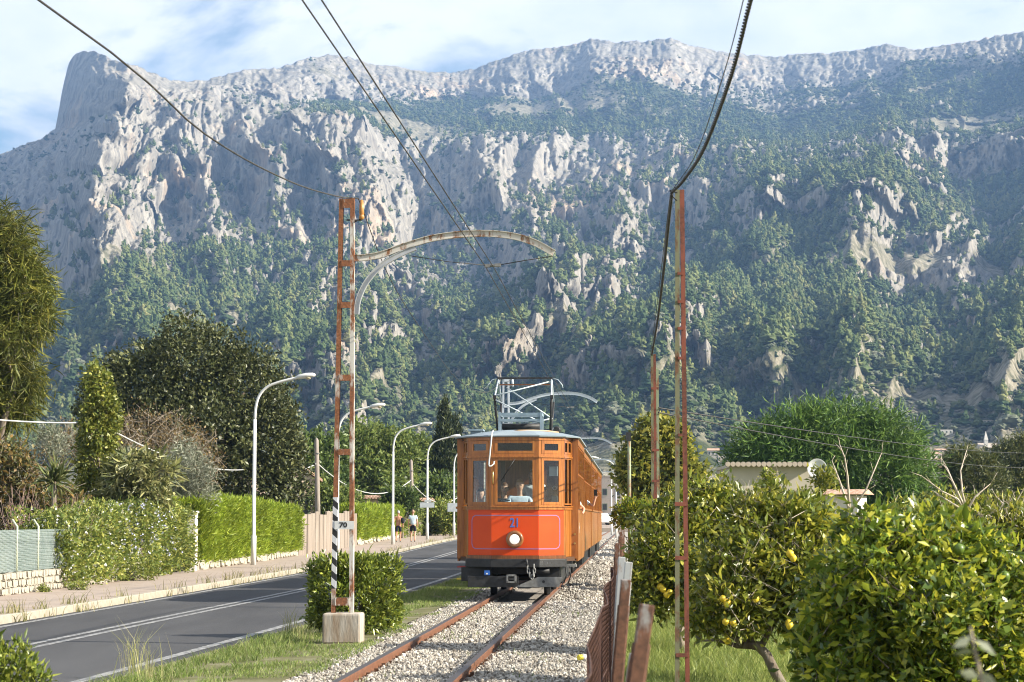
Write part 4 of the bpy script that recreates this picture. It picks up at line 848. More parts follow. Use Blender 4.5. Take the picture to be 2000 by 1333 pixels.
hb = MB(); hb.tube([(-.05, .35, 3.035), (.05, .3, 3.05), (.3, .5, 3.06), (.55, 1.0, 3.07), (.75, 1.2, 3.05)], .018, 6); hb.build('roof_cable', pm('tan_cable', [(.35, .24, .15), (.42, .30, .2)], rough=.6), tram)
rbx = MB(); rbx.lathe([(.05, -.08), (.075, -.05), (.075, .06), (.05, .08)], (.72, 1.3, 3.1), 12, 'Y'); rbx.build('insulator', mBlack, tram)
# emblem and small plates on the right side
em = MB(); em.box(1.1245, 1.128, 1.75, 1.79, 1.16, 1.36); em.box(1.1245, 1.128, 1.68, 1.86, 1.24, 1.29); em.build('emblem', mWhitePlain, tram)
for k in range(2): q = MB(); q.lathe([(.016, -.02), (.02, 0)], (1.06, .8, .98 + .17 * k), 10, 'Y'); q.build('bolt', mBrass, tram)
# notice board, cabinet, control stand in the cab
nb = MB(); nb.box(.55, .84, .62, .64, 1.70, 2.42); nbo = nb.build('cab_door', mDarkIn, tram); pp = MB(); pp.box(.60, .80, .612, .618, 2.22, 2.40); pp.build('notice', mPaper, nbo); p2 = MB(); p2.box(.64, .82, .612, .618, 1.72, 1.86); p2.build('blue_panel', mBlueGrey, nbo)
rg_ = MB(); 
ring = [(.70 + .035 * math.cos(a), .612, 2.0 + .035 * math.sin(a)) for a in np.linspace(0, 6.283, 17)]; rg_.tube(ring, .005, 5, cap=False); rg_.build('sticker', mPaper, nbo)
cs = MB(); cs.lathe([(.13, .74), (.13, 1.62), (.15, 1.64), (.15, 1.72), (.04, 1.74)], (-.28, .42, 0), 14); cs.tube([(-.28, .42, 1.76), (-.12, .34, 1.77)], .014, 8); cs.build('controller', mBlueGrey, tram)
# ------------------------------------------------------------------ trailers
def trailer(y0, length, label, wd=1.07):
    p = tram.matrix_basis @ Vector((0, y0, 0)); e = empty('tram_trailer', p, TYAW, label, 'tram trailer', 'trailers behind the tram')
    for sx in (-1, 1): side(e, sx, .02, length - .02, wd, zf=.72, np_=12, nwin=max(4, int(length / 1.0)))
    for yy_ in (0, length - .05):
        for s_ in (-1, 1): c = MB(); c.box(s_ * .55, s_ * (wd - .035), yy_, yy_ + .05, .74, 2.9); c.build('end_wall', mTeak, e)
    o = [(-wd - .06, -.05), (-.5, -.12), (.5, -.12), (wd + .06, -.05), (wd + .06, length + .05), (.5, length + .12), (-.5, length + .12), (-wd - .06, length + .05)]
    roof(e, length, 2.925, wd, .14, o)
    f = MB(); f.box(-wd + .05, wd - .05, .06, length - .06, .66, .73); f.build('floor', mDarkIn, e)
    u = MB(); u.box(-.8, .8, .4, length - .4, .4, .655); u.build('underframe', mBlack, e)
    for k in range(5): q = MB(); q.box(wd - .14, wd - .06, 1.0 + k * (length - 2) / 5, 1.0 + (k + .85) * (length - 2) / 5, .42, .70); q.build('skirt_board', mBlack, e)
    for s_ in (-1, 1):
        for yw in (1.6, length - 1.6): w = MB(); w.lathe([(.05, -.05), (.33, -.04), (.33, .04), (.05, .05)], (s_ * GA / 2, yw, .302), 18, 'X'); w.build('wheel', mBlack, e)
    return e
tr1 = trailer(7.35, 7.6, 'wooden tram trailer coupled directly behind the numbered front car')
tr2 = trailer(15.8, 9.0, 'wooden tram trailer second behind the numbered front car')
tr3 = trailer(25.7, 7.0, 'rearmost visible wooden tram trailer at the end of the train')
def T(x, y, z): return tram.matrix_basis @ Vector((x, y, z))
bpy.context.view_layer.update()
# ------------------------------------------------------------------ crew and passengers
mShirtB = cloth('pale_blue_shirt', (.66, .71, .80), .9); mVest = cloth('dark_vest', (.03, .03, .04)); mWhiteC = cloth('white_cotton', (.72, .72, .72), .9); mNavy = cloth('navy_cloth', (.02, .022, .035)); mRedC = cloth('red_cloth', (.5, .06, .02))
FZ = .735
person('person', T(.05, .70, FZ - .33), TYAW, 'driver in pale blue shirt with tied fair hair behind the tram window', mShirtB, mNavy, (.34, .17, .06), h=1.75,
       pose=dict(ell=(-.27, -.10, 1.16), wrl=(-.22, -.30, 1.10), hal=(-.20, -.38, 1.10), elr=(.27, -.10, 1.16), wrr=(.2, -.28, 1.12), har=(.16, -.36, 1.12), hil=(-.09, 0, .96), hir=(.09, 0, .96), knl=(-.1, -.2, .72), knr=(.1, -.2, .72), anl=(-.1, .08, .50), anr=(.1, .08, .50), tol=(-.1, -.05, .46), tor=(.1, -.05, .46)))
person('person', T(.30, 1.15, FZ - .10), TYAW, 'long-haired person in dark vest and white sleeves standing behind the driver', mWhiteC, mNavy, (.16, .07, .03), h=1.72, long_hair=True,
       pose=dict(jaw=(-.02, -.06, 1.52), head=(-.02, -.05, 1.61), nose=(-.02, -.13, 1.555), elr=(.26, -.02, 1.14), wrr=(.05, -.2, 1.08), har=(-.03, -.22, 1.07), ell=(-.23, -.02, 1.14), wrl=(-.1, -.2, 1.08), hal=(-.03, -.22, 1.07)))
person('person', T(-.25, .95, FZ - .26), TYAW, 'dark-haired passenger seated beside the driver in the left of the tram window', mNavy, mNavy, (.10, .04, .02), h=1.62)
person('person', T(-.70, 1.0, FZ - .42), TYAW, 'passenger in white behind the left front window of the tram', mWhiteC, mNavy, (.06, .04, .03), h=1.68)
person('person', T(.52, 1.0, FZ - .38), TYAW, 'passenger with one bare arm raised behind the right front window', mNavy, mNavy, (.08, .05, .03), h=1.66, fingers=True, pose=dict(elr=(.22, -.2, 1.44), wrr=(.16, -.25, 1.70), har=(.15, -.26, 1.78)))
person('person', T(.83, 2.55, FZ - .12), TYAW, 'passenger in white leaning a shoulder out of the first tram car window', mWhiteC, mNavy, (.1, .05, .03), h=1.5, pose=dict(shr=(.22, .0, 1.36), elr=(.42, -.02, 1.16), wrr=(.40, -.12, 1.08), har=(.38, -.16, 1.06)))
pzz = person('person', T(.80, 11.4, FZ - .05), TYAW, 'passenger reaching out of a trailer window holding a black phone', mWhiteC, mNavy, (.1, .05, .03), h=1.5, fingers=True, pose=dict(shr=(.22, .0, 1.34), elr=(.46, -.08, 1.20), wrr=(.52, -.14, 1.44), har=(.53, -.15, 1.52)))
ph = MB(); ph.box(-.04, .04, -.006, .006, -.075, .075); pho = ph.build('phone', mBlack); tag(pho, 'black phone held out of the trailer window by a passenger', 'phone'); pho.location = T(.80 + .46, 11.4 - .17, FZ - .05 + 1.36); pho.rotation_euler = (.2, 0, TYAW)
# ================================================================== POLES AND WIRES
def rust_mat(name, paint, rustc, amt=.5, scale=7):
    m, t, out = new_mat(name); b = nd(t, 'ShaderNodeBsdfPrincipled'); tcn = nd(t, 'ShaderNodeTexCoord'); o = tcn.outputs['Object']
    n = noise(t, o, scale, 7, .65, stretch=(1, 1, .35)); n2 = noise(t, o, 40, 4); r2 = ramp(t, n2.outputs[0], [(.3, tuple(c * .55 for c in rustc)), (.7, tuple(min(1, c * 1.35) for c in rustc))])
    f = ramp(t, n.outputs[0], [(amt - .04, (1, 1, 1)), (amt + .05, (0, 0, 0))]); L(t, mixc(t, f.outputs[0], paint, r2.outputs[0]), b.inputs['Base Color']); b.inputs['Roughness'].default_value = .75
    bp = nd(t, 'ShaderNodeBump'); bp.inputs['Strength'].default_value = .3; bp.inputs['Distance'].default_value = .003; L(t, n.outputs[0], bp.inputs['Height']); L(t, bp.outputs[0], b.inputs['Normal']); L(t, b.outputs[0], out.inputs[0]); return m
mRustWhite = rust_mat('flaking_white_on_rust', (.55, .52, .46), (.22, .085, .035), .50); mRustMost = rust_mat('mostly_rust', (.5, .46, .4), (.24, .092, .036), .60); mRustArm = rust_mat('weathered_arm', (.55, .52, .46), (.24, .11, .05), .44, 9)
mGalv = pm('galvanised_steel', [(.40, .41, .42), (.55, .56, .56)], scale=12, rough=.45, metal=.35); mSilver = pm('silver_pole', [(.5, .54, .58), (.6, .64, .67)], scale=6, rough=.45, metal=.2)
mConc = pm('stained_concrete', [(.24, .17, .11), (.36, .31, .25), (.44, .41, .36)], scale=5, rough=.95, stretch=(1.6, 1.6, .35), bump=.5, bscale=30, spec=.15)
mCer = pm('brown_ceramic', [(.35, .15, .035), (.48, .24, .07)], scale=9, rough=.3); mWire = pm('dark_wire', [(.03, .028, .025), (.06, .055, .05)], rough=.6); mWireL = pm('pale_wire', [(.42, .42, .40), (.5, .5, .48)], rough=.6)
def stripe_mat():
    m, t, out = new_mat('black_white_stripes'); b = nd(t, 'ShaderNodeBsdfPrincipled'); tcn = nd(t, 'ShaderNodeTexCoord'); sp = nd(t, 'ShaderNodeSeparateXYZ'); L(t, tcn.outputs['Object'], sp.inputs[0])
    a1 = nd(t, 'ShaderNodeMath', operation='MULTIPLY_ADD'); a1.inputs[1].default_value = .9; L(t, sp.outputs[0], a1.inputs[0]); L(t, sp.outputs[2], a1.inputs[2])
    a2 = nd(t, 'ShaderNodeMath', operation='MULTIPLY'); a2.inputs[1].default_value = 1 / .178; L(t, a1.outputs[0], a2.inputs[0]); fr = nd(t, 'ShaderNodeMath', operation='FRACT'); L(t, a2.outputs[0], fr.inputs[0]); gt = nd(t, 'ShaderNodeMath', operation='GREATER_THAN'); gt.inputs[1].default_value = .52; L(t, fr.outputs[0], gt.inputs[0])
    L(t, mixc(t, gt.outputs[0], (.55, .55, .56), (.015, .015, .016)), b.inputs['Base Color']); b.inputs['Roughness'].default_value = .6; L(t, b.outputs[0], out.inputs[0]); return m
def sweep(mb, path, w, h, off=0.0, yo=0.0):
    """rectangular section (w along y, h across) along a path of (x, z) points"""
    P = [Vector((x, 0, z)) for x, z in path]; vs = []; fs = []; n = len(P)
    for i in range(n):
        t = (P[min(i+1, n-1)] - P[max(i-1, 0)]).normalized(); nn = Vector((-t.z, 0, t.x)); c = P[i] + nn * off
        for (a, b) in ((-1, -1), (1, -1), (1, 1), (-1, 1)): vs.append(c + Vector((0, yo + a * w / 2, 0)) + nn * (b * h / 2))
    for i in range(n-1):
        for k in range(4): fs.append((i*4+k, i*4+(k+1) % 4, (i+1)*4+(k+1) % 4, (i+1)*4+k))
    fs += [(3, 2, 1, 0), tuple((n-1)*4 + k for k in range(4))]; mb.add(vs, fs); return mb
def spline(pts, k=6):
    out = []; P = [Vector(p) for p in pts]; P = [P[0]*2 - P[1]] + P + [P[-1]*2 - P[-2]]
    for i in range(1, len(P) - 2):
        for j in range(k):
            t = j / k; a, b, c, d = P[i-1], P[i], P[i+1], P[i+2]; out.append(.5 * ((2*b) + (c-a)*t + (2*a-5*b+4*c-d)*t*t + (3*b-a-3*c+d)*t**3))
    out.append(P[-2]); return out
def cat_pole(label, loc, near):
    e = empty('catenary_pole', loc, TYAW, label, 'catenary pole', 'poles carrying the tram wire'); q = .006375
    X = lambda px: (px - 671) * q; Zp = lambda py: 1.45 + (1012 - py) * q - loc[2]
    mL, mR, mA, mB = (mRustMost, mRustWhite, mRustArm, mGalv) if near else (mSilver, mSilver, mSilver, mSilver)
    bl = MB(); bl.prism([(-.235, -.2), (.235, -.2), (.235, .2), (-.235, .2)], -.05, Zp(1195)); bl.build('concrete_base', mConc, e, bevel=.025)
    def leg(x0, x1, mat, sgn):
        m = MB(); a, b = (x0, Zp(1196)), (x1, Zp(385)); w = .052
        for (yo, xo, wy, wx) in ((-.034, 0, .008, w), (.034, 0, .008, w), (0, sgn * (w/2 - .004), .06, .008)):
            m.add([(a[0]+xo-wx/2, yo-wy/2, a[1]), (a[0]+xo+wx/2, yo-wy/2, a[1]), (a[0]+xo+wx/2, yo+wy/2, a[1]), (a[0]+xo-wx/2, yo+wy/2, a[1]), (b[0]+xo-wx/2, yo-wy/2, b[1]), (b[0]+xo+wx/2, yo-wy/2, b[1]), (b[0]+xo+wx/2, yo+wy/2, b[1]), (b[0]+xo-wx/2, yo+wy/2, b[1])],
                  [(0,3,2,1),(4,5,6,7),(0,1,5,4),(1,2,6,5),(2,3,7,6),(3,0,4,7)])
        return m.build('leg', mat, e)
    leg(X(651), X(661), mL, -1); leg(X(686.5), X(683), mR, 1)
    for (ya, yb) in ((386, 404), (508, 520), (590, 602), (733, 745), (878, 890), (1166, 1181)):
        f = (1196 - ya) / 811; xl, xr_ = X(651 + 10 * f) + .02, X(686.5 - 3.5 * f) - .02; p = MB(); p.box(xl, xr_, -.045, -.033, Zp(yb), Zp(ya)); p.box(xl, xr_, -.033, .03, Zp(ya) - .008, Zp(ya)); p.build('batten_plate', (mRustWhite if ya in (386, 1166) else mRustMost) if near else mSilver, e)
    path = [(p.x, p.z) for p in spline([(X(a), 0, Zp(b)) for a, b in ((688, 503), (715, 501), (745, 495), (790, 479), (850, 463), (925, 456), (990, 460), (1040, 474), (1080, 496))])]
    ar = MB(); sweep(ar, path, .010, .07); sweep(ar, path, .05, .008, .037); sweep(ar, path, .05, .008, -.037); ar.build('arm', mA, e)
    path = [(p.x, p.z) for p in spline([(X(a), 0, Zp(b)) for a, b in ((692, 614), (696, 585), (712, 550), (742, 517), (778, 496), (808, 483))])]
    ar = MB(); sweep(ar, path, .010, .05); sweep(ar, path, .05, .008, .028); sweep(ar, path, .05, .008, -.028); ar.build('brace', mB, e)
    ins = MB(); ins.lathe([(.012, -.02), (.034, 0), (.034, .03), (.026, .04), (.031, .05), (.031, .17), (.024, .18), (.02, .23), (.008, .235)], (X(701), 0, Zp(424)), 14); ins.build('insulator', mCer if near else mSilver, e)
    bk_ = MB(); bk_.tube([(X(672), -.04, Zp(428)), (X(701), 0, Zp(428))], .009, 6); bk_.tube([(X(688), -.04, Zp(432)), (X(700), 0, Zp(425))], .008, 6); bk_.build('bracket', mBlack, e)
    hw = MB(); hw.tube([(X(796), 0, Zp(499)), (X(870), 0, Zp(511)), (X(945), 0, Zp(519))], .005, 5); hw.tube([(X(975), 0, Zp(518)), (X(1030), 0, Zp(509)), (X(1078), 0, Zp(502))], .006, 5); hw.build('span_wire', mWire, e)
    ib = MB(); ib.tube([(X(946), 0, Zp(520)), (X(975), 0, Zp(519))], .018, 8); ib.box(X(944), X(954), -.03, .03, Zp(523), Zp(517)); ib.box(X(964), X(976), -.03, .03, Zp(522), Zp(516)); ib.build('wire_clamp', mIron, e)
    if near:
        sp_ = MB(); f = lambda y_: X(651 + 10 * (1196 - y_) / 811); m = sp_; w = .058
        za, zb = Zp(1148), Zp(972); xa_, xb_ = f(1148), f(972)
        m.add([(xa_-w/2, -.041, za), (xa_+w/2, -.041, za), (xa_+w/2, .04, za), (xa_-w/2, .04, za), (xb_-w/2, -.041, zb), (xb_+w/2, -.041, zb), (xb_+w/2, .04, zb), (xb_-w/2, .04, zb)], [(0,3,2,1),(4,5,6,7),(0,1,5,4),(1,2,6,5),(2,3,7,6),(3,0,4,7)]); m.build('striped_sleeve', stripe_mat(), e)
        sg = MB(); sg.box(X(653), X(691), -.052, -.044, Zp(1034), Zp(1018)); so = sg.build('number_plate', mWhitePlain, e)
        text_mesh('number', '70', .085, mBlack, so, Matrix.Translation((X(670), -.0535, Zp(1026))) @ Matrix.Rotation(math.pi/2, 4, 'X'), .001, .003, 1.15)
    return e
cat_pole('rusty lattice tram pole with striped foot and number plate 70', (at(671, 1240, 25.5).x, 25.5, -.04), True)
p2 = cat_pole('silver lattice tram pole with curved arm rising behind the tram roof', (at(988, 783, 58.4).x, 58.4, 0), False)
for k, (Yp, lab) in enumerate(((91.0, 'silver tram pole whose curved arm shows just right of the tram roof edge'), (124.5, 'farther silver tram pole with arm above the trailers'), (158.0, 'farthest silver tram pole with arm beyond the last trailer'))):
    c = copy_tree(p2); c.location = (trx(Yp) - 1.40, Yp, 0); c['label'] = lab
def wire(name, pts, r, mat, label, cat='wire', group=None, n=6, sag=0.0, seg=14):
    if len(pts) == 2:
        a, b = Vector(pts[0]), Vector(pts[1]); pts = [a.lerp(b, t / seg) - Vector((0, 0, sag * 4 * (t / seg) * (1 - t / seg))) for t in range(seg + 1)]
    m = MB(); m.tube(pts, r, n); o = m.build(name, mat); tag(o, label, cat, group); return o
wA, wB = at(949, 522, 25.5), at(964, 522, 25.5); sl1 = at(1112, 798, 58.4)
nA, nB = at(590, 0, 12.6), at(628, 0, 12.6)
def ext(a, b, Y): t = (Y - a.y) / (b.y - a.y); return a + (b - a) * t
wire('contact_wire', [ext(wA, nA, -2), nA, wA, sl1 + Vector((-.06, 0, -.03)), Vector((trx(91) + .4, 91, 4.55)), Vector((trx(160) + .4, 160, 4.55))], .0058, mWire, 'left wire of the overhead pair above the track', group='overhead tram wires')
wire('contact_wire', [ext(wB, nB, -2), nB, wB, sl1 + Vector((.06, 0, -.03)), Vector((trx(91) + .5, 91, 4.55)), Vector((trx(160) + .5, 160, 4.55))], .0058, mWire, 'right wire of the overhead pair above the track', group='overhead tram wires')
f0 = at(700, 388, 25.5); f1 = at(75, 0, 14.2); fm = at(400, 262, 19.6)
wire('feeder_cable', spline([ext(f0, f1, -1) + Vector((0, 0, .2)), f1, fm, at(560, 352, 22.8), at(655, 383, 25.2), f0], 5), .009, mWire, 'feeder cable sloping from top left to the numbered pole')
wire('feeder_cable', spline([f0, at(762, 545, 33), at(830, 655, 41), at(890, 738, 50), at(940, 767, 55), at(975, 755, 57.5), at(1000, 741, 58.4)], 6), .007, mWire, 'feeder cable sagging from the numbered pole to the silver pole behind')
# right side: paired posts with a twisted cable
mPostA = rust_mat('olive_paint_rusting', (.15, .15, .085), (.13, .065, .03), .47, 12); mPostB = rust_mat('red_oxide_post', (.20, .055, .03), (.13, .04, .022), .5, 8)
mPostG = rust_mat('faded_green_post', (.22, .26, .16), (.22, .12, .06), .45, 8)
def angle(mb, a, b, w, t=.006):
    a, b = Vector(a), Vector(b); mb.obox(a, b, w, t, up=(0, 1, 0)); mb.obox(a + Vector((w/2 - t/2, .5*w, 0)), b + Vector((w/2 - t/2, .5*w, 0)), t, w, up=(0, 1, 0)); return mb
e = empty('cable_post', (at(1331, 1000, 17).x, 17, -.15), 0, 'tall paired olive and red rusty post carrying the twisted cable', 'post', 'cable posts beside the orchard fence'); q = 17 / 4000
X = lambda px: (px - 1331) * q
for (xa_, xb_, mt) in ((1320, 1327.5, mPostA), (1340.5, 1336.5, mPostB)): m = MB(); angle(m, (X(xa_), 0, 0), (X(xb_), 0, at(1331, 371, 17).z + .15), .038); m.build('leg', mt, e)
for py in (535, 590, 642, 700, 985, 1090, 1280, 850):
    z = at(1331, py, 17).z + .15; m = MB(); m.box(X(1318), X(1343), -.012, -.004, z - .016, z + .016) if py in (1280, 1090, 985) else m.box(X(1326), X(1338), -.01, .004, z - .012, z + .012); m.build('tie_plate', mPostB, e)
m = MB(); zt = at(1331, 376, 17).z + .15; m.tube([(X(1327), 0, zt), (X(1312), -.02, zt + .01)], .008, 6); m.tube([(X(1327), 0, zt - .07), (X(1319), 0, zt - .04), (X(1314), -.02, zt + .01)], .006, 6); m.build('bracket', mBlack, e)
e = empty('cable_post', (at(1279, 900, 34.7).x, 34.7, -.15), 0, 'three-legged rusty post with one green leg behind the tall paired post', 'post', 'cable posts beside the orchard fence'); q2 = 34.7 / 4000
for (xa_, mt, tp_) in ((-6, mPostA, 697), (1, mPostB, 692), (8, mPostG, 720)): m = MB(); angle(m, (xa_ * q2, .02 * xa_, 0), (xa_ * q2 * .9, .02 * xa_, at(1279, tp_, 34.7).z + .15), .045); m.build('leg', mt, e)
for py in (760, 880, 940): z = at(1279, py, 34.7).z + .15; m = MB(); m.box(-.06, .06, -.14, -.13, z - .02, z + .02); m.build('tie_plate', mPostB, e)
e = empty('cable_post', (at(1229, 900, 66).x, 66, -.15), 0, 'slim grey-green post with dark cap farthest along the orchard fence', 'post', 'cable posts beside the orchard fence'); m = MB(); m.tube([(0, 0, 0), (0, 0, at(1229, 850, 66).z + .15)], .055, 8); m.build('shaft', mPostG, e); m = MB(); m.box(-.1, .06, -.06, .06, at(1229, 862, 66).z + .15, at(1229, 846, 66).z + .17); m.build('cap', mBlack, e)
def twisted(pts, r, pitch, label):
    P = spline(pts, 10); ds = [0]; 
    for a, b in zip(P[:-1], P[1:]): ds.append(ds[-1] + (b - a).length)
    tot = ds[-1]; n = int(tot / pitch * 10); m = MB()
    for ph_ in (0, math.pi):
        out = []
        for i in range(n + 1):
            s = tot * i / n; j = min(len(P) - 2, max(0, int(np.searchsorted(ds, s)) - 1)); tt = (s - ds[j]) / max(1e-6, ds[j+1] - ds[j]); c = P[j].lerp(P[j+1], tt); d = (P[j+1] - P[j]).normalized(); u = d.cross(Vector((1, 0, 0))).normalized(); v = d.cross(u); a = 2 * math.pi * s / pitch + ph_
            out.append(c + (u * math.cos(a) + v * math.sin(a)) * r)
        m.tube(out, r * 1.02, 5)
    o = m.build('twisted_cable', mWire); tag(o, label, 'cable', 'twisted cables on the posts'); return o
cA = at(1312, 376, 17)
twisted([at(1500, -110, 9.6), at(1466, 0, 10.9), at(1427, 150, 12.6), at(1375, 290, 15), at(1335, 352, 16.5), cA], .0075, .13, 'thick twisted cable dropping from the top edge to the paired post')
cB = at(1273, 694, 34.7)
twisted([cA, at(1306, 430, 18.3), at(1297, 520, 22), at(1285, 620, 28.5), cB], .0085, .16, 'twisted cable running from the paired post to the three-legged post')
wire('messenger_wire', spline([at(1476, -110, 9.6), at(1452, 0, 10.9), at(1415, 140, 12.8), at(1360, 300, 15.3), at(1313, 372, 17)], 6), .0032, mWire, 'thin wire beside the thick twisted cable at top')
wire('messenger_wire', spline([at(1310, 382, 17), at(1300, 455, 18.5), at(1290, 540, 23), at(1279, 630, 29), at(1270, 694, 34.7)], 6), .0035, mWire, 'thin wire left of the twisted cable between the posts')
wire('power_line', [at(1286, 797, 34.7), at(2060, 884, 130)], .011, mWire, 'upper dark power line crossing behind the right trees', sag=.3, group='power lines at right')
wire('power_line', [at(1286, 806, 34.7), at(2060, 911, 130)], .011, mWire, 'lower dark power line crossing behind the right trees', sag=.4, group='power lines at right')
# ================================================================== STREET LAMPS
mLamp = pm('white_lamp_post', [(.60, .60, .57), (.68, .68, .65)], scale=4, rough=.5); mDiff = pm('lamp_glass', [(.45, .40, .26), (.52, .46, .3)], rough=.3)
def street_lamp(loc, label):
    e = empty('street_lamp', loc, TYAW, label, 'street lamp', 'white street lamps along the pavement'); m = MB(); m.tube([(0, 0, 0), (0, 0, .9), (0, 0, .92), (0, 0, 4.5)], [.085, .085, .06, .052], 12); m.build('post', mLamp, e)
    a = MB(); a.tube(spline([(0, 0, 4.5), (.02, 0, 4.85), (.12, 0, 5.22), (.36, 0, 5.50), (.75, 0, 5.66), (1.32, 0, 5.80)], 5), .042, 10); a.build('arm', mLamp, e)
    h = MB(); vs = []; 
    secs = [(1.28, .045, .05, 5.80), (1.36, .09, .075, 5.82), (1.6, .13, .085, 5.86), (1.80, .11, .07, 5.88), (1.88, .05, .04, 5.88)]
    for (x, w, hh, z) in secs: vs += [(x, w * math.cos(a_), z + hh * math.sin(a_)) for a_ in np.linspace(0, 2 * math.pi, 10, endpoint=False)]
    fs = [(i*10+k, i*10+(k+1) % 10, (i+1)*10+(k+1) % 10, (i+1)*10+k) for i in range(4) for k in range(10)] + [tuple(range(10))[::-1], tuple(40 + k for k in range(10))]
    h.add(vs, fs, True); ho_ = h.build('lamp_head', mLamp, e); g_ = MB(); g_.lathe([(.02, -.075), (.085, -.045), (.10, 0), (.09, .01)], (1.66, 0, 5.81), 12); g_.build('diffuser', mDiff, ho_); return e
l0 = None
for (px, Yl, lab) in ((497, 63.7, 'nearest white street lamp, in front of the bright conifer hedge'), (660, 81.6, 'second white street lamp, half hidden by the numbered rusty pole'), (768, 99.8, 'third white street lamp, beside the two walkers'), (835, 116.6, 'fourth white street lamp, with road signs fixed to it'), (887, 134.2, 'fifth white street lamp, next to the left edge of the tram')):
    loc = (at(px, 900, Yl).x, Yl, gz(Yl))
    if l0 is None: l0 = street_lamp(loc, lab)
    else: c = copy_tree(l0); c.location = loc; c['label'] = lab
for (px, Yl, hz_, lab, flip) in ((1194, 175, 0, 'white lamp post beyond the train, in front of the parked cars', False), (1203, 150, 0, 'white lamp post with arm to the left beside the round tree', True)):
    c = copy_tree(l0); c.location = (at(px, 900, Yl).x, Yl, 0); c['label'] = lab; c['group'] = 'white lamp posts beyond the train'
    if flip: c.rotation_euler = (0, 0, math.pi)
# road signs seen from behind
mSignB = pm('sign_back', [(.36, .40, .42), (.46, .5, .52)], rough=.5)
for (x0, x1, y0, y1, Yq, lab) in ((820, 848, 982, 992, 116.3, 'long grey sign fixed to the fourth lamp post'), (829, 842, 977, 981, 116.3, 'small square sign above the long grey one'), (874, 900, 983, 1000, 133.9, 'grey sign on the fifth lamp post by the tram')):
    a, b = at(x0, y1, Yq), at(x1, y0, Yq); e = empty('road_sign', ((a.x + b.x) / 2, Yq, a.z), 0, lab, 'sign', 'signs on the lamp posts'); m = MB(); w = (b.x - a.x) / 2; m.box(-w, w, -.02, .02, 0, b.z - a.z); m.build('panel', mSignB, e, bevel=.008); m = MB(); m.box(-.05, .05, .02, .24, .08, .12); m.build('bracket', mIron, e)
# timber poles and their cables
mTimber = pm('weathered_timber', [(.16, .13, .11), (.26, .22, .185), (.32, .28, .24)], scale=6, rough=.9, stretch=(3, 3, .3), bump=.4)
def timber(px, top, Yq, lean, label):
    b = at(px, 1010, Yq); e = empty('timber_pole', (b.x, Yq, 0), 0, label, 'utility pole', 'old timber cable poles'); m = MB(); zt = at(px, top, Yq).z; m.tube([(0, 0, 0), (lean * .5, 0, zt * .5), (lean, 0, zt - .1), (lean, 0, zt)], [.14, .12, .10, .03], 10); m.build('shaft', mTimber, e); m = MB(); m.tube([(lean - .02, -.1, zt * .86), (lean + .16, -.1, zt * .86)], .025, 6); m.build('insulator_pin', mIron, e)
timber(622, 856, 98, -.12, 'weathered timber pole rising behind the plank fence'); timber(807, 898, 132, -.15, 'leaning timber pole behind the two walkers')
wire('cable', [at(619, 905, 98), at(803, 938, 132)], .03, mWireL, 'pale cable sagging between the two timber poles', sag=1.15); wire('cable', [at(806, 945, 132), at(905, 962, 150)], .03, mWireL, 'pale cable sagging from the leaning pole toward the tram', sag=1.0); wire('cable', [at(560, 922, 93), at(618, 906, 98)], .025, mWireL, 'short pale cable from the tiled house to the timber pole', sag=.1)
wire('cable', [at(-60, 815, 50), at(172, 826, 53)], .02, mWireL, 'pale cable from the left edge to the ivy column', sag=.05); wire('cable', [at(228, 846, 53), at(475, 918, 80)], .02, mWireL, 'pale cable from the ivy column behind the dark tree', sag=.3)
# ================================================================== FENCES AND WALLS
def along(Y, d=0.0, z=0.0):
    dx = prop(Y + .5) - prop(Y - .5); n = Vector((1, -dx, 0)).normalized(); return Vector((prop(Y), Y, gz(Y) + z)) + n * d, -math.atan(dx)
mStoneW = pm('pale_wall_stone', [(.30, .27, .21), (.40, .37, .30), (.48, .45, .375)], scale=4, rough=.95, bump=.6, bscale=22, bdist=.02, spec=.1)
mMortar = pm('wall_mortar', [(.30, .26, .20), (.38, .33, .26)], scale=9, rough=.95)
def stone_wall(y0, y1, h, label, sz, thick=.3):
    c, a = along((y0 + y1) / 2); e = empty('stone_wall', c, 0, label, 'wall'); core = MB(); n = 14
    for i in range(n):
        p, _ = along(y0 + (y1 - y0) * i / n, -.15); p2_, _ = along(y0 + (y1 - y0) * (i + 1) / n, -.15); p -= c; p2_ -= c; core.obox((p.x, p.y, p.z + h / 2 - .02), (p2_.x, p2_.y, p2_.z + h / 2 - .02), thick - .06, h - .04)
    core.build('wall_core', mMortar, e); protos_ = []
    r = random.Random(5); rows = max(1, round(h / (sz * .8))); hh = h / rows
    for k in range(4):
        m = MB(); vs = [(x + r.uniform(-.07, .07), y, z + r.uniform(-.08, .08)) for x, y, z in ((-.5, -.5, -.5), (.5, -.5, -.5), (.5, .5, -.5), (-.5, .5, -.5), (-.42, -.42, .5), (.42, -.46, .5), (.42, .42, .5), (-.46, .42, .5))]
        # z is the outward face here, turned below
        m.add([(z * 1.0, x + r.uniform(-.12, .12), y + r.uniform(-.12, .12)) for x, y, z in vs], [(0,3,2,1),(4,5,6,7),(0,1,5,4),(1,2,6,5),(2,3,7,6),(3,0,4,7)]); o = m.build('stone', mStoneW, e); protos_.append(o)
    used = set()
    for rw in range(rows):
        y = y0 + r.uniform(0, sz)
        while y < y1:
            w = sz * r.uniform(.7, 1.5); p, ang = along(y + w / 2, -.015, (rw + .5) * hh); k = r.randrange(4)
            o = protos_[k] if k not in used else protos_[k].copy()
            if k in used: COL.objects.link(o)
            used.add(k); o.location = p - c; o.rotation_euler = (0, 0, ang); o.scale = (.07 * r.uniform(.8, 1.5), w * .95, hh * r.uniform(.86, .97)); y += w
    return e
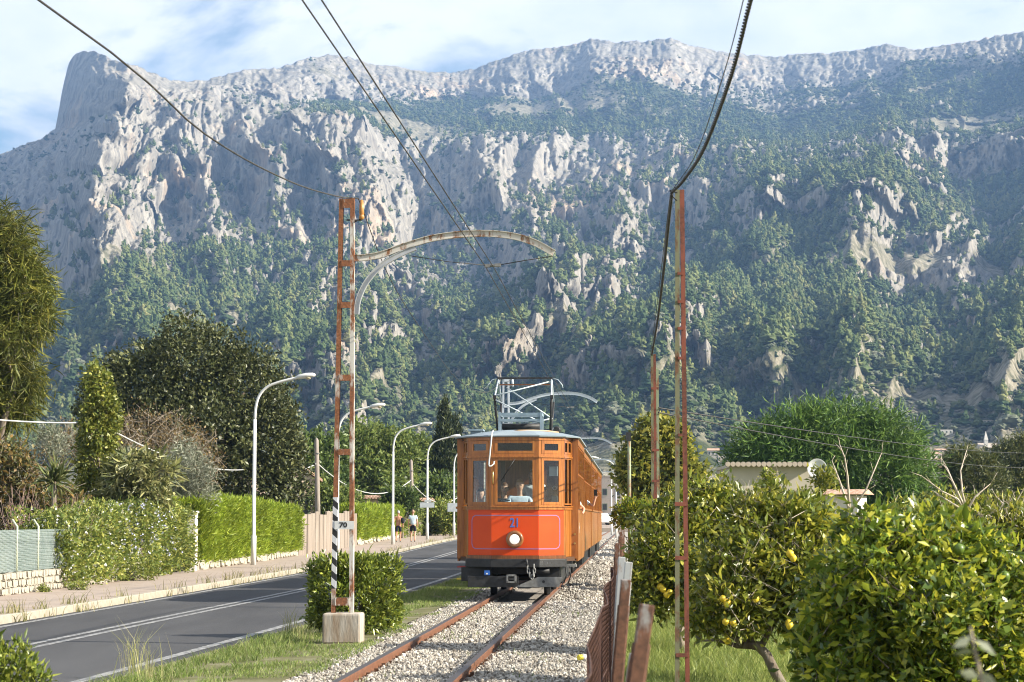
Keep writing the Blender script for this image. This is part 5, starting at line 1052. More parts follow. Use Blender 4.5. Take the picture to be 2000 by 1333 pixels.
stone_wall(30, 51, .42, 'low rough wall of pale stones under the wire fence at left', .17)
stone_wall(57.2, 77, .30, 'low pale stone footing under the bright conifer hedge', .5)
stone_wall(96.5, 121, .38, 'low pale wall under the farther conifer hedge', 1.2)
# wire fence above the near wall
mGreenPost = pm('pale_green_post', [(.42, .46, .32), (.52, .55, .4)], rough=.6); mNetW = pm('fence_wire', [(.34, .40, .38), (.45, .5, .48)], rough=.5)
def net_mat():
    m, t, out = new_mat('shade_net'); d = nd(t, 'ShaderNodeBsdfDiffuse'); tcn = nd(t, 'ShaderNodeTexCoord'); n = noise(t, tcn.outputs['Object'], 1.2, 5); r = ramp(t, n.outputs[0], [(.3, (.07, .12, .10)), (.7, (.15, .20, .18))]); L(t, r.outputs[0], d.inputs[0])
    tr = nd(t, 'ShaderNodeBsdfTransparent'); ms = nd(t, 'ShaderNodeMixShader'); ms.inputs[0].default_value = .35; L(t, d.outputs[0], ms.inputs[1]); L(t, tr.outputs[0], ms.inputs[2]); L(t, ms.outputs[0], out.inputs[0]); return m
c, _ = along(38); e = empty('wire_fence', c, 0, 'green netted wire fence with bent-top posts on the stone wall', 'fence')
for Yp in (34.5, 37.2, 39.65, 41.1, 43.4):
    p, _ = along(Yp, -.1); p -= c; m = MB(); m.tube([(p.x, p.y, .40), (p.x, p.y, 1.28), (p.x - .10, p.y, 1.42)], .022, 8); m.build('post', mGreenPost, e)
net = MB(); wm = MB(); ya, yb, z0, z1 = 31.0, 45.0, .42, 1.22
pts = [along(y)[0] - c for y in np.linspace(ya, yb, 15)]
for i in range(14): a, b = pts[i] + Vector((-.14, 0, 0)), pts[i+1] + Vector((-.14, 0, 0)); net.add([(a.x, a.y, z0), (b.x, b.y, z0), (b.x, b.y, z1), (a.x, a.y, z1)], [(0, 1, 2, 3)])
net.build('shade_net', net_mat(), e)
s = 0.0; Lf = yb - ya; hgt = z1 - z0
while s < Lf - .1:
    for dr in (1, -1):
        s1 = s + dr * hgt
        if 0 <= s1 <= Lf: a, b = along(ya + s)[0] - c, along(ya + s1)[0] - c; wm.obox((a.x - .1, a.y, z0), (b.x - .1, b.y, z1), .004, .006, up=(1, 0, 0))
    s += .075
wmo = wm.build('wire_mesh', mNetW, e); wmo['kind'] = 'stuff'
# white gate pillar and its lantern
mWhite = pm('whitewash', [(.55, .52, .46), (.68, .65, .58)], scale=3, rough=.9, bump=.3, spec=.15)
p, ang = along(56.2, .0); m = MB(); m.box(-.12, .12, -.16, .16, 0, 1.58); m.box(-.15, .15, -.19, .19, 1.58, 1.64); o = m.build('gate_pillar', mWhite, None, bevel=.015); o.location = p; o.rotation_euler = (0, 0, ang); tag(o, 'whitewashed gate pillar between flowering hedge and conifer hedge', 'pillar')
b = at(329, 999, 58); e = empty('lantern', b, 0, 'small black garden lantern above the flowering hedge', 'lantern'); m = MB(); m.tube([(0, 0, -1.3), (0, 0, 0)], .03, 8); m.build('stem', mBlack, e); m = MB(); m.lathe([(.03, 0), (.075, .02), (.09, .17)], (0, 0, 0), 6, smooth=False); m.build('glass', mDiff, e); m = MB(); m.lathe([(.12, .17), (.10, .20), (.05, .25), (.01, .27)], (0, 0, 0), 6, smooth=False); m.build('lantern_cap', mBlack, e)
# plank fence
mPlank = pm('grey_plank', [(.19, .155, .125), (.25, .21, .17), (.31, .26, .215)], scale=1.5, rough=.9, stretch=(2, 2, .3), bump=.3, spec=.15)
c, _ = along(86); e = empty('plank_fence', c, 0, 'tall weathered plank fence between the two conifer hedges', 'fence'); y = 77.3; r = random.Random(3)
while y < 95.8:
    w = r.uniform(.95, 1.35); h = r.uniform(1.52, 1.66) - gz(y) * .3; a, _ = along(y); b, _ = along(y + w - .09); a -= c; b -= c; m = MB(); sx_ = Vector((.025 + r.uniform(-.012, .02), 0, 0))
    m.add([a - sx_, b - sx_, b + sx_, a + sx_, a - sx_ + Vector((0, 0, h)), b - sx_ + Vector((0, 0, h + r.uniform(-.05, .05))), b + sx_ + Vector((0, 0, h)), a + sx_ + Vector((0, 0, h))], [(0,3,2,1),(4,5,6,7),(0,1,5,4),(1,2,6,5),(2,3,7,6),(3,0,4,7)]); m.build('plank', mPlank, e); y += w
m = MB(); a, _ = along(77.4, -.08); b, _ = along(95.8, -.08); a -= c; b -= c; m.obox(a + Vector((0, 0, 1.1)), b + Vector((0, 0, 1.1)), .05, .09); m.obox(a + Vector((0, 0, .4)), b + Vector((0, 0, .4)), .05, .09); m.build('rail', mTimber, e)
# garden boundary further on: stakes with rails
c, _ = along(140); e = empty('stake_fence', c, 0, 'brown stake fence beyond the walkers beside the tram', 'fence'); m = None
for k in range(40):
    p, ang = along(123 + k * 1.1); p -= c
    if k == 0: mm = MB(); mm.box(-.03, .03, -.2, .2, 0, 1.25); m = o = mm.build('stake', mTimber, e)
    else: o = m.copy(); COL.objects.link(o)
    o.location = p; o.rotation_euler = (0, 0, ang); o.scale = (1, 1, r.uniform(.85, 1.1))
# orchard fence along the track: rusty mesh on posts
mRustMesh = pm('rusty_mesh', [(.03, .013, .009), (.055, .024, .016), (.10, .045, .028)], scale=14, rough=.9); mRustPost = rust_mat('rusty_fence_post', (.26, .25, .24), (.12, .052, .028), .62, 10); mGreyPost = rust_mat('grey_fence_post', (.36, .37, .37), (.2, .1, .05), .42, 9)
def fx(Y): return -.156 + .0563 * Y
e = empty('orchard_fence', (fx(14), 14, -.14), 0, 'sagging rusty mesh fence on crooked posts between track and orchard', 'fence'); O = Vector((fx(14), 14, -.14)); r = random.Random(8)
posts = [(6.9, 1.16, .20, 0), (7.6, .95, .17, 1), (10.4, 1.14, .13, 0), (13.6, 1.16, .10, 1), (14.8, 1.17, .07, 1), (17.0, 1.12, .05, 0), (20.5, 1.2, .03, 0), (24.0, 1.15, .02, 1), (28, 1.2, .04, 0), (32.5, 1.2, .02, 0), (37, 1.2, 0, 0), (42, 1.2, .03, 0), (48, 1.2, .02, 0), (55, 1.2, 0, 0), (63, 1.2, 0, 0)]
for (Yp, zt, dx, gk) in posts:
    b = Vector((fx(Yp) + .03, Yp, -.14)) - O; t_ = b + Vector((dx + r.uniform(-.02, .03), r.uniform(-.04, .04), zt + .14)); m = MB()
    m.obox(b, t_, .05, .05, up=(0, 1, 0)); m.obox(b.lerp(t_, .55), b.lerp(t_, .9), .062, .02, up=(0, 1, 0)); m.build('post', mGreyPost if gk else mRustPost, e, bevel=.004)
wm = MB(); ya, yb = 5.5, 64; s = ya
def fpt(Y, z): return Vector((fx(Y) + .015 * math.sin(Y * 1.7) - .02 + .02 * (z / .95) * math.sin(Y * .9 + 1), Y, z * (1 + .025 * math.sin(Y * 1.1)) - .14)) - O
step = .07
while s < yb:
    for dr in (1, -1):
        k0 = 4; prev = fpt(s, 0)
        for k in range(1, k0 + 1):
            nx = fpt(s + dr * .98 * k / k0, .98 * k / k0); wm.obox(prev, nx, .0032 if s < 25 else .006, .0032, up=(1, 0, 0)); prev = nx
    s += step; step = .07 if s < 20 else (.11 if s < 36 else .2)
wmo = wm.build('wire_mesh', mRustMesh, e); wmo['kind'] = 'stuff'
for zz in (.5, .98): m = MB(); m.tube([fpt(y, zz) for y in np.arange(5.5, 64, 1.2)], .005, 5); m.build('strand', mRustMesh, e)
# ================================================================== HOUSES
def tile_mat(): return pm('clay_tile', [(.34, .19, .12), (.48, .31, .22), (.55, .40, .30)], scale=3, rough=.9, stretch=(4, 1, 1), spec=.15)
mTile = tile_mat(); mPink = pm('pink_render', [(.50, .38, .30), (.58, .46, .38)], scale=2, rough=.9, spec=.1); mCream = pm('cream_render', [(.44, .39, .31), (.52, .47, .385)], scale=1.2, rough=.9, spec=.1); mDarkW = pm('dark_opening', [(.03, .03, .03), (.05, .05, .05)], rough=.3); mShut = pm('shutter', [(.10, .14, .09), (.14, .18, .12)], rough=.7)
def house(name, loc, rz, w, d, h, label, wall, roof_kind='gable', windows=(), group=None, tiles=True, cat='house', rise=None, chimney=False):
    """front is local -Y; windows are (x, z, w, h) on the front"""
    e = empty(name, loc, rz, label, cat, group); m = MB(); m.box(-w/2, w/2, 0, d, -2.0, h)
    rs = rise or w * .2
    if roof_kind == 'gable': m.add([(-w/2, 0, h), (w/2, 0, h), (0, 0, h + rs), (-w/2, d, h), (w/2, d, h), (0, d, h + rs)], [(0, 1, 2), (5, 4, 3)])
    m.build('wall', wall, e); r_ = MB(); ov = .2
    if roof_kind == 'gable':
        for s in (-1, 1):
            nt_ = max(3, int(d / .9)) if tiles else 1
            r_.add([(0, -ov, h + rs + .06), (s * (w/2 + ov), -ov, h - ov * rs / (w/2) + .06), (s * (w/2 + ov), d + ov, h - ov * rs / (w/2) + .06), (0, d + ov, h + rs + .06), (0, -ov, h + rs + .2), (s * (w/2 + ov), -ov, h - ov * rs / (w/2) + .2), (s * (w/2 + ov), d + ov, h - ov * rs / (w/2) + .2), (0, d + ov, h + rs + .2)], [(0,3,2,1),(4,5,6,7),(0,1,5,4),(1,2,6,5),(2,3,7,6),(3,0,4,7)])
    elif roof_kind == 'side':
        r_.add([(-w/2 - ov, -ov, h + .04), (w/2 + ov, -ov, h + .04), (w/2 + ov, d/2, h + rs), (-w/2 - ov, d/2, h + rs), (-w/2 - ov, d + ov, h + .04), (w/2 + ov, d + ov, h + .04)], [(0, 1, 2, 3), (3, 2, 5, 4), (0, 3, 4), (1, 5, 2)])
    else: r_.box(-w/2 - .05, w/2 + .05, -.05, d + .05, h, h + .12)
    ro = r_.build('roof', mTile if roof_kind != 'flat' else wall, e)
    if tiles and roof_kind in ('side', 'flat'):
        n = int((w + 2 * ov) / .2); tm = MB(); tm.lathe([(.10, -.14), (.10, .12)], (0, 0, 0), 10, 'Y'); t0 = None
        if n < 60:
            for k in range(n):
                t = tm.build('tile', mTile, ro) if t0 is None else t0.copy()
                if t0 is None: t0 = t
                else: COL.objects.link(t)
                t.location = (-w/2 - ov + (k + .5) * .2, -ov, h + .10 if roof_kind == 'side' else h + .13)
    for (x, z, ww, hh) in windows:
        f = MB(); f.box(x - ww/2, x + ww/2, -.03, .02, z, z + hh); fo = f.build('window', mShut, e); g_ = MB(); g_.box(x - ww*.36, x + ww*.36, -.035, -.031, z + hh*.1, z + hh*.9); g_.build('pane', mDarkW, fo); s_ = MB(); s_.box(x - ww*.6, x + ww*.6, -.08, .0, z - .07, z - .005); s_.build('sill', wall, fo)
    if chimney: m = MB(); m.box(w*.2, w*.2 + .5, d*.4, d*.4 + .5, h, h + rs + .9); m.build('chimney', wall, ro)
    return e
house('house', (at(556, 950, 104).x, 104, 0), .25, 3.4, 6, 3.35, 'pink house with tiled gable showing beside the dark evergreen tree', mPink, 'gable', [(0.9, 1.3, .8, 1.1)], rise=1.15)
house('house', (at(717, 980, 128).x, 128, 0), 0, 2.6, 4, 2.62, 'low pink bungalow with scalloped tile edge behind the far hedge', mPink, 'side', [(.3, 1.3, .6, .8)], rise=.25)
house('house', (at(812, 985, 141).x, 141, 0), .1, 2.2, 4, 2.55, 'small cream house with flat tiled eave behind the leaning timber pole', mCream, 'side', [(.2, 1.2, .6, .9)], rise=.3)
mT0 = mTile; mTile = pm('pale_tile', [(.40, .33, .26), (.48, .41, .33)], rough=.9)
bx_ = house('outbuilding', (at(1508, 930, 80).x, 80, 0), 0, (1590 - 1425) / 4000 * 80, 5, at(1500, 914, 80).z, 'long low cream outbuilding with scalloped tile edge behind lemon trees', mCream, 'flat', cat='building')
mTile = mT0
house('shed', (at(1640, 960, 62).x, 62, 0), -.35, 1.05, 1.6, 2.12, 'small white shed with sloping roof among the citrus trees', mWhite, 'side', [(.1, 1.0, .3, .7)], cat='shed', rise=.2, tiles=False)
e = empty('satellite_dish', at(1596, 944, 79), 0, 'pale satellite dish at the end of the cream outbuilding', 'satellite dish'); m = MB(); m.lathe([(.005, .06), (.12, .045), (.28, .02), (.37, -.02), (.38, -.02), (.28, .035), (.12, .062), (.005, .075)], (0, 0, .56), 24, 'Y'); m.build('dish', mWhitePlain, e); m = MB(); m.tube([(0, .06, -2), (0, .06, .5)], .03, 8); m.build('mast', mIron, e); m = MB(); m.tube([(0, 0, .3), (0, -.32, .5)], .012, 6); m.box(-.03, .03, -.38, -.31, .47, .54); m.build('receiver', mIron, e)
mVill = [pm('village_wall_a', [(.42, .33, .26), (.5, .41, .33)], rough=.9), pm('village_wall_b', [(.55, .48, .40), (.62, .55, .46)], rough=.9), pm('village_wall_c', [(.36, .31, .26), (.44, .38, .32)], rough=.9)]
VL = [(1850, 868, 820, 24, 13, 'white farmhouse alone on the hillside at right', mWhite, 'flat'), (1800, 925, 560, 30, 22, 'pinkish village house at the left of the cluster', mVill[0], 'side'), (1822, 912, 590, 34, 16, 'long village house with low roof in the cluster', mVill[1], 'side'), (1838, 903, 620, 22, 12, 'topmost village house of the cluster', mVill[0], 'side'), (1850, 924, 540, 36, 18, 'wide pale village house at the right of the cluster', mVill[2], 'side'), (1828, 928, 520, 24, 14, 'lowest village house of the cluster', mVill[1], 'side'),
      (1922, 898, 640, 20, 14, 'orange-lit village house beside the church', mVill[0], 'side'), (1392, 920, 420, 22, 18, 'pale house left of the cream outbuilding', mVill[1], 'side'), (1412, 922, 400, 18, 15, 'greyish house touching the left end of the cream outbuilding', mVill[2], 'flat'), (1938, 853, 900, 40, 8, 'long low farm wall on the hillside above the church', mVill[1], 'flat')]
def on_hill(px, py, Yv):
    if 'Pb' not in globals(): return at(px, py, Yv)
    i = int(np.argmin(np.abs(PX - px))); j = int(np.argmin(np.abs(Ys[:, i] - py))); return Vector(Pb[j, i])
for (px, py, Yv, wp2, hp, lab, wl, rk) in VL:
    b = on_hill(px, py, Yv); s = b.y / 4000; w, h = wp2 * s, hp * s; nw = 3 if w > 2.5 else 2
    house('village_house', b, random.uniform(-.25, .25), w, w * .8, h * .8, lab, wl, rk, [((k - (nw-1)/2) * w / nw, h * .35, w * .13, h * .28) for k in range(nw)], 'far village houses', tiles=False, rise=h * .25)
b = on_hill(1928, 905, 645); e = empty('church', b, 0, 'church with thin pointed spire at the far right village', 'church'); s = 645 / 4000; m = MB(); m.box(-2.2, 4.2, 0, 6, -3, 20 * s * .55); m.build('nave', mVill[2], e); m = MB(); m.add([(-2.4, -.2, 1.75), (4.4, -.2, 1.75), (4.4, 6, 1.75), (-2.4, 6, 1.75), (-2.4, 3, 3.4), (4.4, 3, 3.4)], [(0, 1, 5, 4), (2, 3, 4, 5), (0, 4, 3), (1, 2, 5)]); m.build('roof', mVill[2], e); m = MB(); m.box(-.6, .6, 0, 1.2, 0, 4.2); m.build('tower', mWhite, e); m = MB(); m.add([(-.7, -.1, 4.2), (.7, -.1, 4.2), (.7, 1.3, 4.2), (-.7, 1.3, 4.2), (0, .6, 7.4)], [(0, 1, 4), (1, 2, 4), (2, 3, 4), (3, 0, 4)]); m.build('spire', mWhite, e)
b = at(1196, 1012, 330); house('apartment_block', b, -.15, 4.6, 6, 6.6, 'plain beige apartment block beyond the end of the train', mVill[2], 'flat', [(-1.2, 1.2, .8, 1.1), (.9, 1.2, .8, 1.1), (-1.2, 3.6, .8, 1.1), (.9, 3.6, .8, 1.1)], cat='building', tiles=False)
# parked cars, side on
def car(loc, rz, paint, label):
    e = empty('parked_car', loc, rz, label, 'car', 'cars parked beyond the train'); prof = [(-2.1, .35), (-2.12, .75), (-1.9, .9), (-1.75, 1.35), (-1.3, 1.52), (.2, 1.52), (.95, 1.0), (1.95, .86), (2.12, .62), (2.1, .32)]; m = MB(); n = len(prof)
    m.add([(x, -.85 + (.12 if z > 1.1 else 0), z) for x, z in prof] + [(x, .85 - (.12 if z > 1.1 else 0), z) for x, z in prof], [tuple(range(n)), tuple(range(n, 2*n))[::-1]] + [(i, (i+1) % n, n + (i+1) % n, n + i)[::-1] for i in range(n)]); m.build('body', paint, e, bevel=.05)
    for (x0, x1) in ((-1.55, -.65), (-.58, .25)): w = MB(); w.add([(x0, -.765, 1.02), (x1 + .25, -.765, 1.02), (x1, -.735, 1.42), (x0 + .1, -.735, 1.42), (x0, -.74, 1.02), (x1 + .25, -.74, 1.02), (x1, -.715, 1.42), (x0 + .1, -.715, 1.42)], [(0,1,2,3),(7,6,5,4),(0,4,5,1),(1,5,6,2),(2,6,7,3),(3,7,4,0)]); w.build('window', mDarkW, e)
    for x in (-1.35, 1.35):
        for y in (-.86, .74): w = MB(); w.lathe([(.05, 0), (.30, .0), (.32, .03), (.32, .1), (.05, .12)], (x, y, .32), 16, 'Y'); wo2 = w.build('wheel', mBlack, e); h2 = MB(); h2.lathe([(.02, -.012), (.19, -.006)], (x, y, .32), 12, 'Y'); h2.build('hub', mIron, wo2)
    for x, mt in ((2.08, mWhitePlain), (-2.1, mRedC)): q = MB(); q.box(x - .06, x + .06, -.75, -.5, .62, .75); q.build('headlight' if x > 0 else 'tail_light', mt, e)
    return e
car(at(1177, 1026, 262), .5, mWhitePlain, 'white car parked beyond the last trailer, left of the pair'); car(at(1193, 1026, 270), 2.4, pm('silver_car', [(.35, .37, .40), (.45, .47, .5)], rough=.35), 'silver-grey car parked behind the thin lamp post, right of the pair')
pkg = MB(); pkg.box(8, 30, 238, 330, -.2, .30); po_ = pkg.build('parking_ground', mPave); po_['kind'] = 'structure'
# litter
e = empty('litter_can', G(1138, 1290, -.09), .6, 'yellow and white litter carton on the ballast near the fence', 'litter'); m = MB(); m.lathe([(.028, -.06), (.031, -.055), (.031, .05), (.028, .055)], (0, 0, .032), 12, 'X'); m.build('can_body', pm('yellow_label', [(.6, .5, .03), (.7, .6, .08)], rough=.4), e); m = MB(); m.lathe([(.0315, -.01), (.0315, .05)], (0, 0, .032), 12, 'X'); m.build('can_label', mWhitePlain, e)
# ================================================================== WALKERS
mBlueT = cloth('light_blue_shirt', (.48, .60, .68), .9); mBag = cloth('dark_bag', (.03, .032, .04)); Yw = 106
w1 = person('person', (at(778, 1060, Yw).x, Yw, gz(Yw)), math.pi, 'shirtless man in dark shorts with a backpack walking away', None, mNavy, (.45, .42, .38), mSkinTan, h=1.62, shoes=mIron, pose=dict(knl=(-.10, -.16, .50), anl=(-.10, -.08, .09), tol=(-.10, -.24, .04), knr=(.10, .02, .48), anr=(.10, .2, .12), tor=(.10, .1, .04), elr=(.25, .06, 1.14), wrr=(.26, -.02, .92), har=(.26, -.05, .82)))
w2 = person('person', (at(806, 1060, Yw).x, Yw + .3, gz(Yw)), math.pi, 'man in light blue shirt and dark shorts walking away on the pavement', mBlueT, mNavy, (.35, .22, .14), mSkin, h=1.66, shoes=mIron, pose=dict(knr=(.10, -.16, .50), anr=(.10, -.08, .09), tor=(.10, -.24, .04), knl=(-.10, .02, .48), anl=(-.10, .2, .12), tol=(-.10, .1, .04)))
bp_ = skin_obj('backpack', [(0, 0, 0), (0, 0, .18), (0, 0, .34)], [(0, 1), (1, 2)], [(.09, .07), (.12, .09), (.08, .06)], mBag, None); bp_.location = (at(787, 1030, Yw).x, Yw - .16, gz(Yw) + .95); tag(bp_, 'dark backpack slung at the shirtless man\'s side', 'backpack')
# ================================================================== PLANTS
def unit(V): return V / (np.linalg.norm(V, axis=1, keepdims=True) + 1e-9)
def rdir(n, rng=RNG): return unit(rng.normal(size=(n, 3)))
def leaf_geo(P, D, L_, W_, bend=.25, rng=RNG):
    """one folded leaf (two faces) per row: base P, direction D"""
    n = len(P); Sx = unit(np.cross(D, rdir(n, rng))); N = np.cross(Sx, D); L_ = L_[:, None]; W_ = W_[:, None]
    mid = P + D * L_ * .48; up = N * (L_ * bend * .4); tip = P + D * L_ - N * L_ * bend * .3
    V = np.stack([P, mid + Sx * W_ * .5 + up * .6, tip, mid - Sx * W_ * .5 + up * .6, mid], 1).reshape(-1, 3); i = np.arange(n)[:, None] * 5
    F = np.stack([i + np.array([[0, 1, 2, 4]]), i + np.array([[0, 4, 2, 3]])], 1).reshape(-1, 4); return V, F
def clumps(lobes, n, shell=.55, rng=RNG, flat=.0):
    lob = np.array(lobes, dtype=float); w = (lob[:, 3] * lob[:, 4] + lob[:, 3] * lob[:, 5] + lob[:, 4] * lob[:, 5]); k = rng.choice(len(lob), n * 2, p=w / w.sum()); d = rdir(n * 2, rng)
    rad = 1 - (1 - shell) * rng.random(n * 2) ** 1.6; wob = 1 + .34 * fbm(d * 2.3 + k[:, None] * 3.7, 3)
    C = lob[k, :3] + d * lob[k, 3:6] * (rad * wob)[:, None]
    ins = np.zeros(n * 2)
    for q in range(len(lob)):
        rr = (((C - lob[q, :3]) / lob[q, 3:6]) ** 2).sum(1); ins += (rr < .45) & (k != q)
    ok = np.where(ins < 1)[0]
    if len(ok) < n: ok = np.concatenate([ok, np.where(ins >= 1)[0]])
    ok = ok[:n]; return C[ok], unit(d[ok] * (1 / lob[k[ok], 3:6]))
def foliage(lobes, nc, per, cr, L_, W_, shell=.55, out=.6, up=.25, jit=.8, bend=.25, rng=RNG, zmin=None):
    C, N = clumps(lobes, nc, shell, rng); n = nc * per; P = np.repeat(C, per, 0) + rng.normal(size=(n, 3)) * cr; Nn = np.repeat(N, per, 0)
    D = unit(Nn * out + rng.normal(size=(n, 3)) * jit + np.array([0, 0, up]))
    if zmin is not None: k = P[:, 2] > zmin; P, D = P[k], D[k]
    n = len(P); return leaf_geo(P, D, L_ * rng.lognormal(0, .32, n), W_ * rng.lognormal(0, .28, n), bend, rng), C
mBark = pm('bark', [(.10, .075, .055), (.17, .14, .11), (.24, .21, .17)], scale=8, rough=.95, stretch=(2, 2, .4), bump=.6, bscale=20, bdist=.02, spec=.1); mBarkP = pm('pale_bark', [(.22, .18, .14), (.34, .29, .23)], scale=12, rough=.95, bump=.4, spec=.1); mTwig = pm('dry_twig', [(.28, .23, .17), (.42, .36, .28)], scale=10, rough=.9); mDryTwig = pm('pale_dead_branch', [(.36, .30, .22), (.52, .45, .36)], scale=10, rough=.9)
def limbs(mb, root, targets, r0, fork=.35, rng=random, seg=3, n=6, wob=.12):
    root = Vector(root); cen = sum((Vector(t) for t in targets), Vector()) / len(targets); f = root.lerp(cen, fork); f.x = root.x * .5 + f.x * .5; f.y = root.y * .5 + f.y * .5
    mb.tube([root - Vector((0, 0, .05)), root.lerp(f, .5) + Vector((rng.uniform(-1, 1), rng.uniform(-1, 1), 0)) * r0 * .6, f], [r0 * 1.15, r0, r0 * .85], 8)
    for t in targets:
        t = Vector(t); p = [f.lerp(t, k / seg) + Vector([rng.uniform(-1, 1) for _ in range(3)]) * (wob * (t - f).length if 0 < k < seg else 0) for k in range(seg + 1)]; mb.tube(p, [r0 * (.6 - .5 * k / seg) for k in range(seg + 1)], n, cap=False)
def tree(name, loc, lobes, mat, nc, per, cr, L_, W_, label, cat='tree', group=None, trunk=.2, bark=None, fork=.4, nl=9, part='crown', seed=None, twigs=0, twig_mat=None, twig_len=.6, **kw):
    """loc is the foot; lobes are relative to it"""
    rng = np.random.default_rng(seed if seed is not None else abs(hash(label)) % 9999 if False else len(label) * 7 + nc); rr = random.Random(nc)
    e = empty(name, loc, 0, label, cat, group); (V, F), C = foliage(lobes, nc, per, cr, L_, W_, rng=rng, **kw); me = npmesh(part, V, F); o = link(part, me, e, mat); o['kind'] = 'stuff'
    if trunk:
        m = MB(); tg = [tuple(C[i]) for i in rng.choice(len(C), nl)]; limbs(m, (0, 0, 0), tg, trunk, fork, rr); m.build('trunk', bark or mBark, e)
    if twigs:
        m = MB()
        for i in rng.choice(len(C), twigs):
            a = Vector(C[i]); d = Vector(rdir(1, rng)[0]) + Vector((0, 0, .35)) + Vector(C[i]).normalized() * .3; d.normalize(); l = twig_len * rr.uniform(.4, 1.1); p1 = a - d * l * .6; p2_ = a + d * l * .4 + Vector((rr.uniform(-.05, .05), rr.uniform(-.05, .05), 0)); tk_ = .45 if twig_len < .55 else 1; m.tube([p1, a + Vector((rr.uniform(-.04, .04), rr.uniform(-.04, .04), .02)), p2_], [.008 * tk_, .006 * tk_, .003 * tk_], 4, cap=False)
            for q in range(2): b = a.lerp(p2_, .3 + .3 * q); m.tube([b, b + (Vector(rdir(1, rng)[0]) + d) * l * .25], [.004 * tk_, .002 * tk_], 3, cap=False)
        tw = m.build('twigs', twig_mat or mTwig, e); tw['kind'] = 'stuff'
    return e
def px_lobes(loc, Y, items):
    """lobes from measured (px, py, half width px, half height px, dy) at distance Y"""
    s = Y / FPX; L0 = Vector(loc); out = []
    for (px, py, w, h, dy) in items: c = at(px, py, Y) - L0; out.append((c.x, dy, c.z, w * s, (w + h) / 2 * s * .9, h * s))
    return out
def foot(px, Y, z=0.0): p = at(px, 1000, Y); return Vector((p.x, Y, z))
# ---- leaf colours
lmOak = leaf_mat('holm_oak_leaf', (.028, .038, .013), (.066, .078, .026), (.16, .165, .062), trans=.15, nscale=.5); lmCas = leaf_mat('golden_needle', (.055, .072, .012), (.12, .14, .022), (.25, .24, .05), trans=.3, nscale=.7)
lmIvy = leaf_mat('ivy_leaf', (.06, .085, .015), (.16, .19, .03), (.34, .33, .07), trans=.3, spec=.5, nscale=1); lmLoq = leaf_mat('loquat_leaf', (.07, .09, .03), (.18, .19, .06), (.40, .38, .16), trans=.2, spec=.5); lmOlv = leaf_mat('olive_leaf', (.12, .14, .085), (.20, .215, .145), (.34, .35, .27), trans=.15)
lmBrown = leaf_mat('autumn_leaf', (.07, .05, .02), (.13, .09, .03), (.21, .15, .05), trans=.3); lmTh = leaf_mat('thuja_spray', (.10, .15, .012), (.21, .29, .022), (.34, .40, .05), trans=.35, nscale=.9); lmFlo = leaf_mat('hedge_leaf', (.065, .10, .018), (.15, .195, .035), (.34, .34, .08), trans=.3, nscale=.8)
lmMid = leaf_mat('green_tree_leaf', (.03, .055, .014), (.07, .11, .025), (.15, .20, .05), trans=.25); lmMid2 = leaf_mat('light_tree_leaf', (.055, .085, .02), (.13, .18, .04), (.25, .29, .08), trans=.3); lmCyp = leaf_mat('cypress_spray', (.018, .028, .009), (.038, .052, .016), (.08, .095, .03), trans=.1)
lmMul = leaf_mat('mulberry_leaf', (.05, .07, .012), (.17, .185, .028), (.36, .33, .06), trans=.35); lmAca = leaf_mat('acacia_leaflet', (.035, .075, .015), (.08, .155, .03), (.18, .28, .06), trans=.3); lmPin = leaf_mat('stone_pine_needle', (.035, .05, .014), (.08, .095, .025), (.16, .16, .05), trans=.2)
lmLem = leaf_mat('lemon_leaf', (.055, .08, .012), (.15, .185, .022), (.38, .36, .05), trans=.35, spec=.5, rough=.35, nscale=1.6); lmLem2 = leaf_mat('orange_leaf', (.045, .085, .012), (.14, .20, .02), (.40, .40, .04), trans=.38, spec=.5, rough=.33, nscale=1.4); lmBush = leaf_mat('pittosporum_leaf', (.05, .08, .012), (.135, .18, .025), (.32, .35, .06), trans=.25, spec=.6, rough=.3, nscale=3); lmYuc = leaf_mat('yucca_blade', (.07, .10, .03), (.15, .18, .06), (.28, .29, .12), trans=.2)
mFlW = pm('white_petal', [(.70, .70, .66), (.78, .78, .76)], rough=.7); mFlB = pm('pale_blue_petal', [(.50, .52, .72), (.6, .62, .78)], rough=.7)
# ---- left gardens, from the back forward
Y = 150; f = foot(866, Y)
def cypress(px, top, w, Y, label):
    f = foot(px, Y); H = at(px, top, Y).z; s = Y / FPX; lob = [(0, 0, H * t, w * s * k, w * s * k, H * .12) for t, k in ((.12, .8), (.26, 1), (.42, .98), (.58, .85), (.73, .62), (.85, .4), (.94, .2))]
    tree('cypress', f, lob, lmCyp, 1500, 7, .10, .34, .10, label, group='cypress pair', trunk=.16, shell=.7, out=.25, up=1.2, jit=.45)
cypress(866, 795, 26, 150, 'left dark cypress of the pair beside the tram'); cypress(890, 826, 24, 156, 'right dark cypress of the pair, partly behind the tram')
Y = 118; f = foot(610, Y); tree('garden_tree', f, px_lobes(f, Y, [(600, 900, 40, 50, 1), (640, 890, 36, 48, 2), (575, 920, 34, 50, 0), (630, 950, 45, 45, 0)]), lmMid, 1000, 13, .22, .26, .14, 'dark green tree behind the timber pole', group='garden trees beyond the hedges', trunk=.2)
Y = 140; f = foot(715, Y); tree('garden_tree', f, px_lobes(f, Y, [(705, 870, 34, 42, 0), (740, 880, 40, 45, 1), (690, 910, 36, 50, 0), (770, 900, 42, 50, 1), (730, 940, 60, 45, 0)]), lmMid2, 1300, 13, .25, .30, .15, 'light green bushy tree between the second and third lamps', group='garden trees beyond the hedges', trunk=.22)
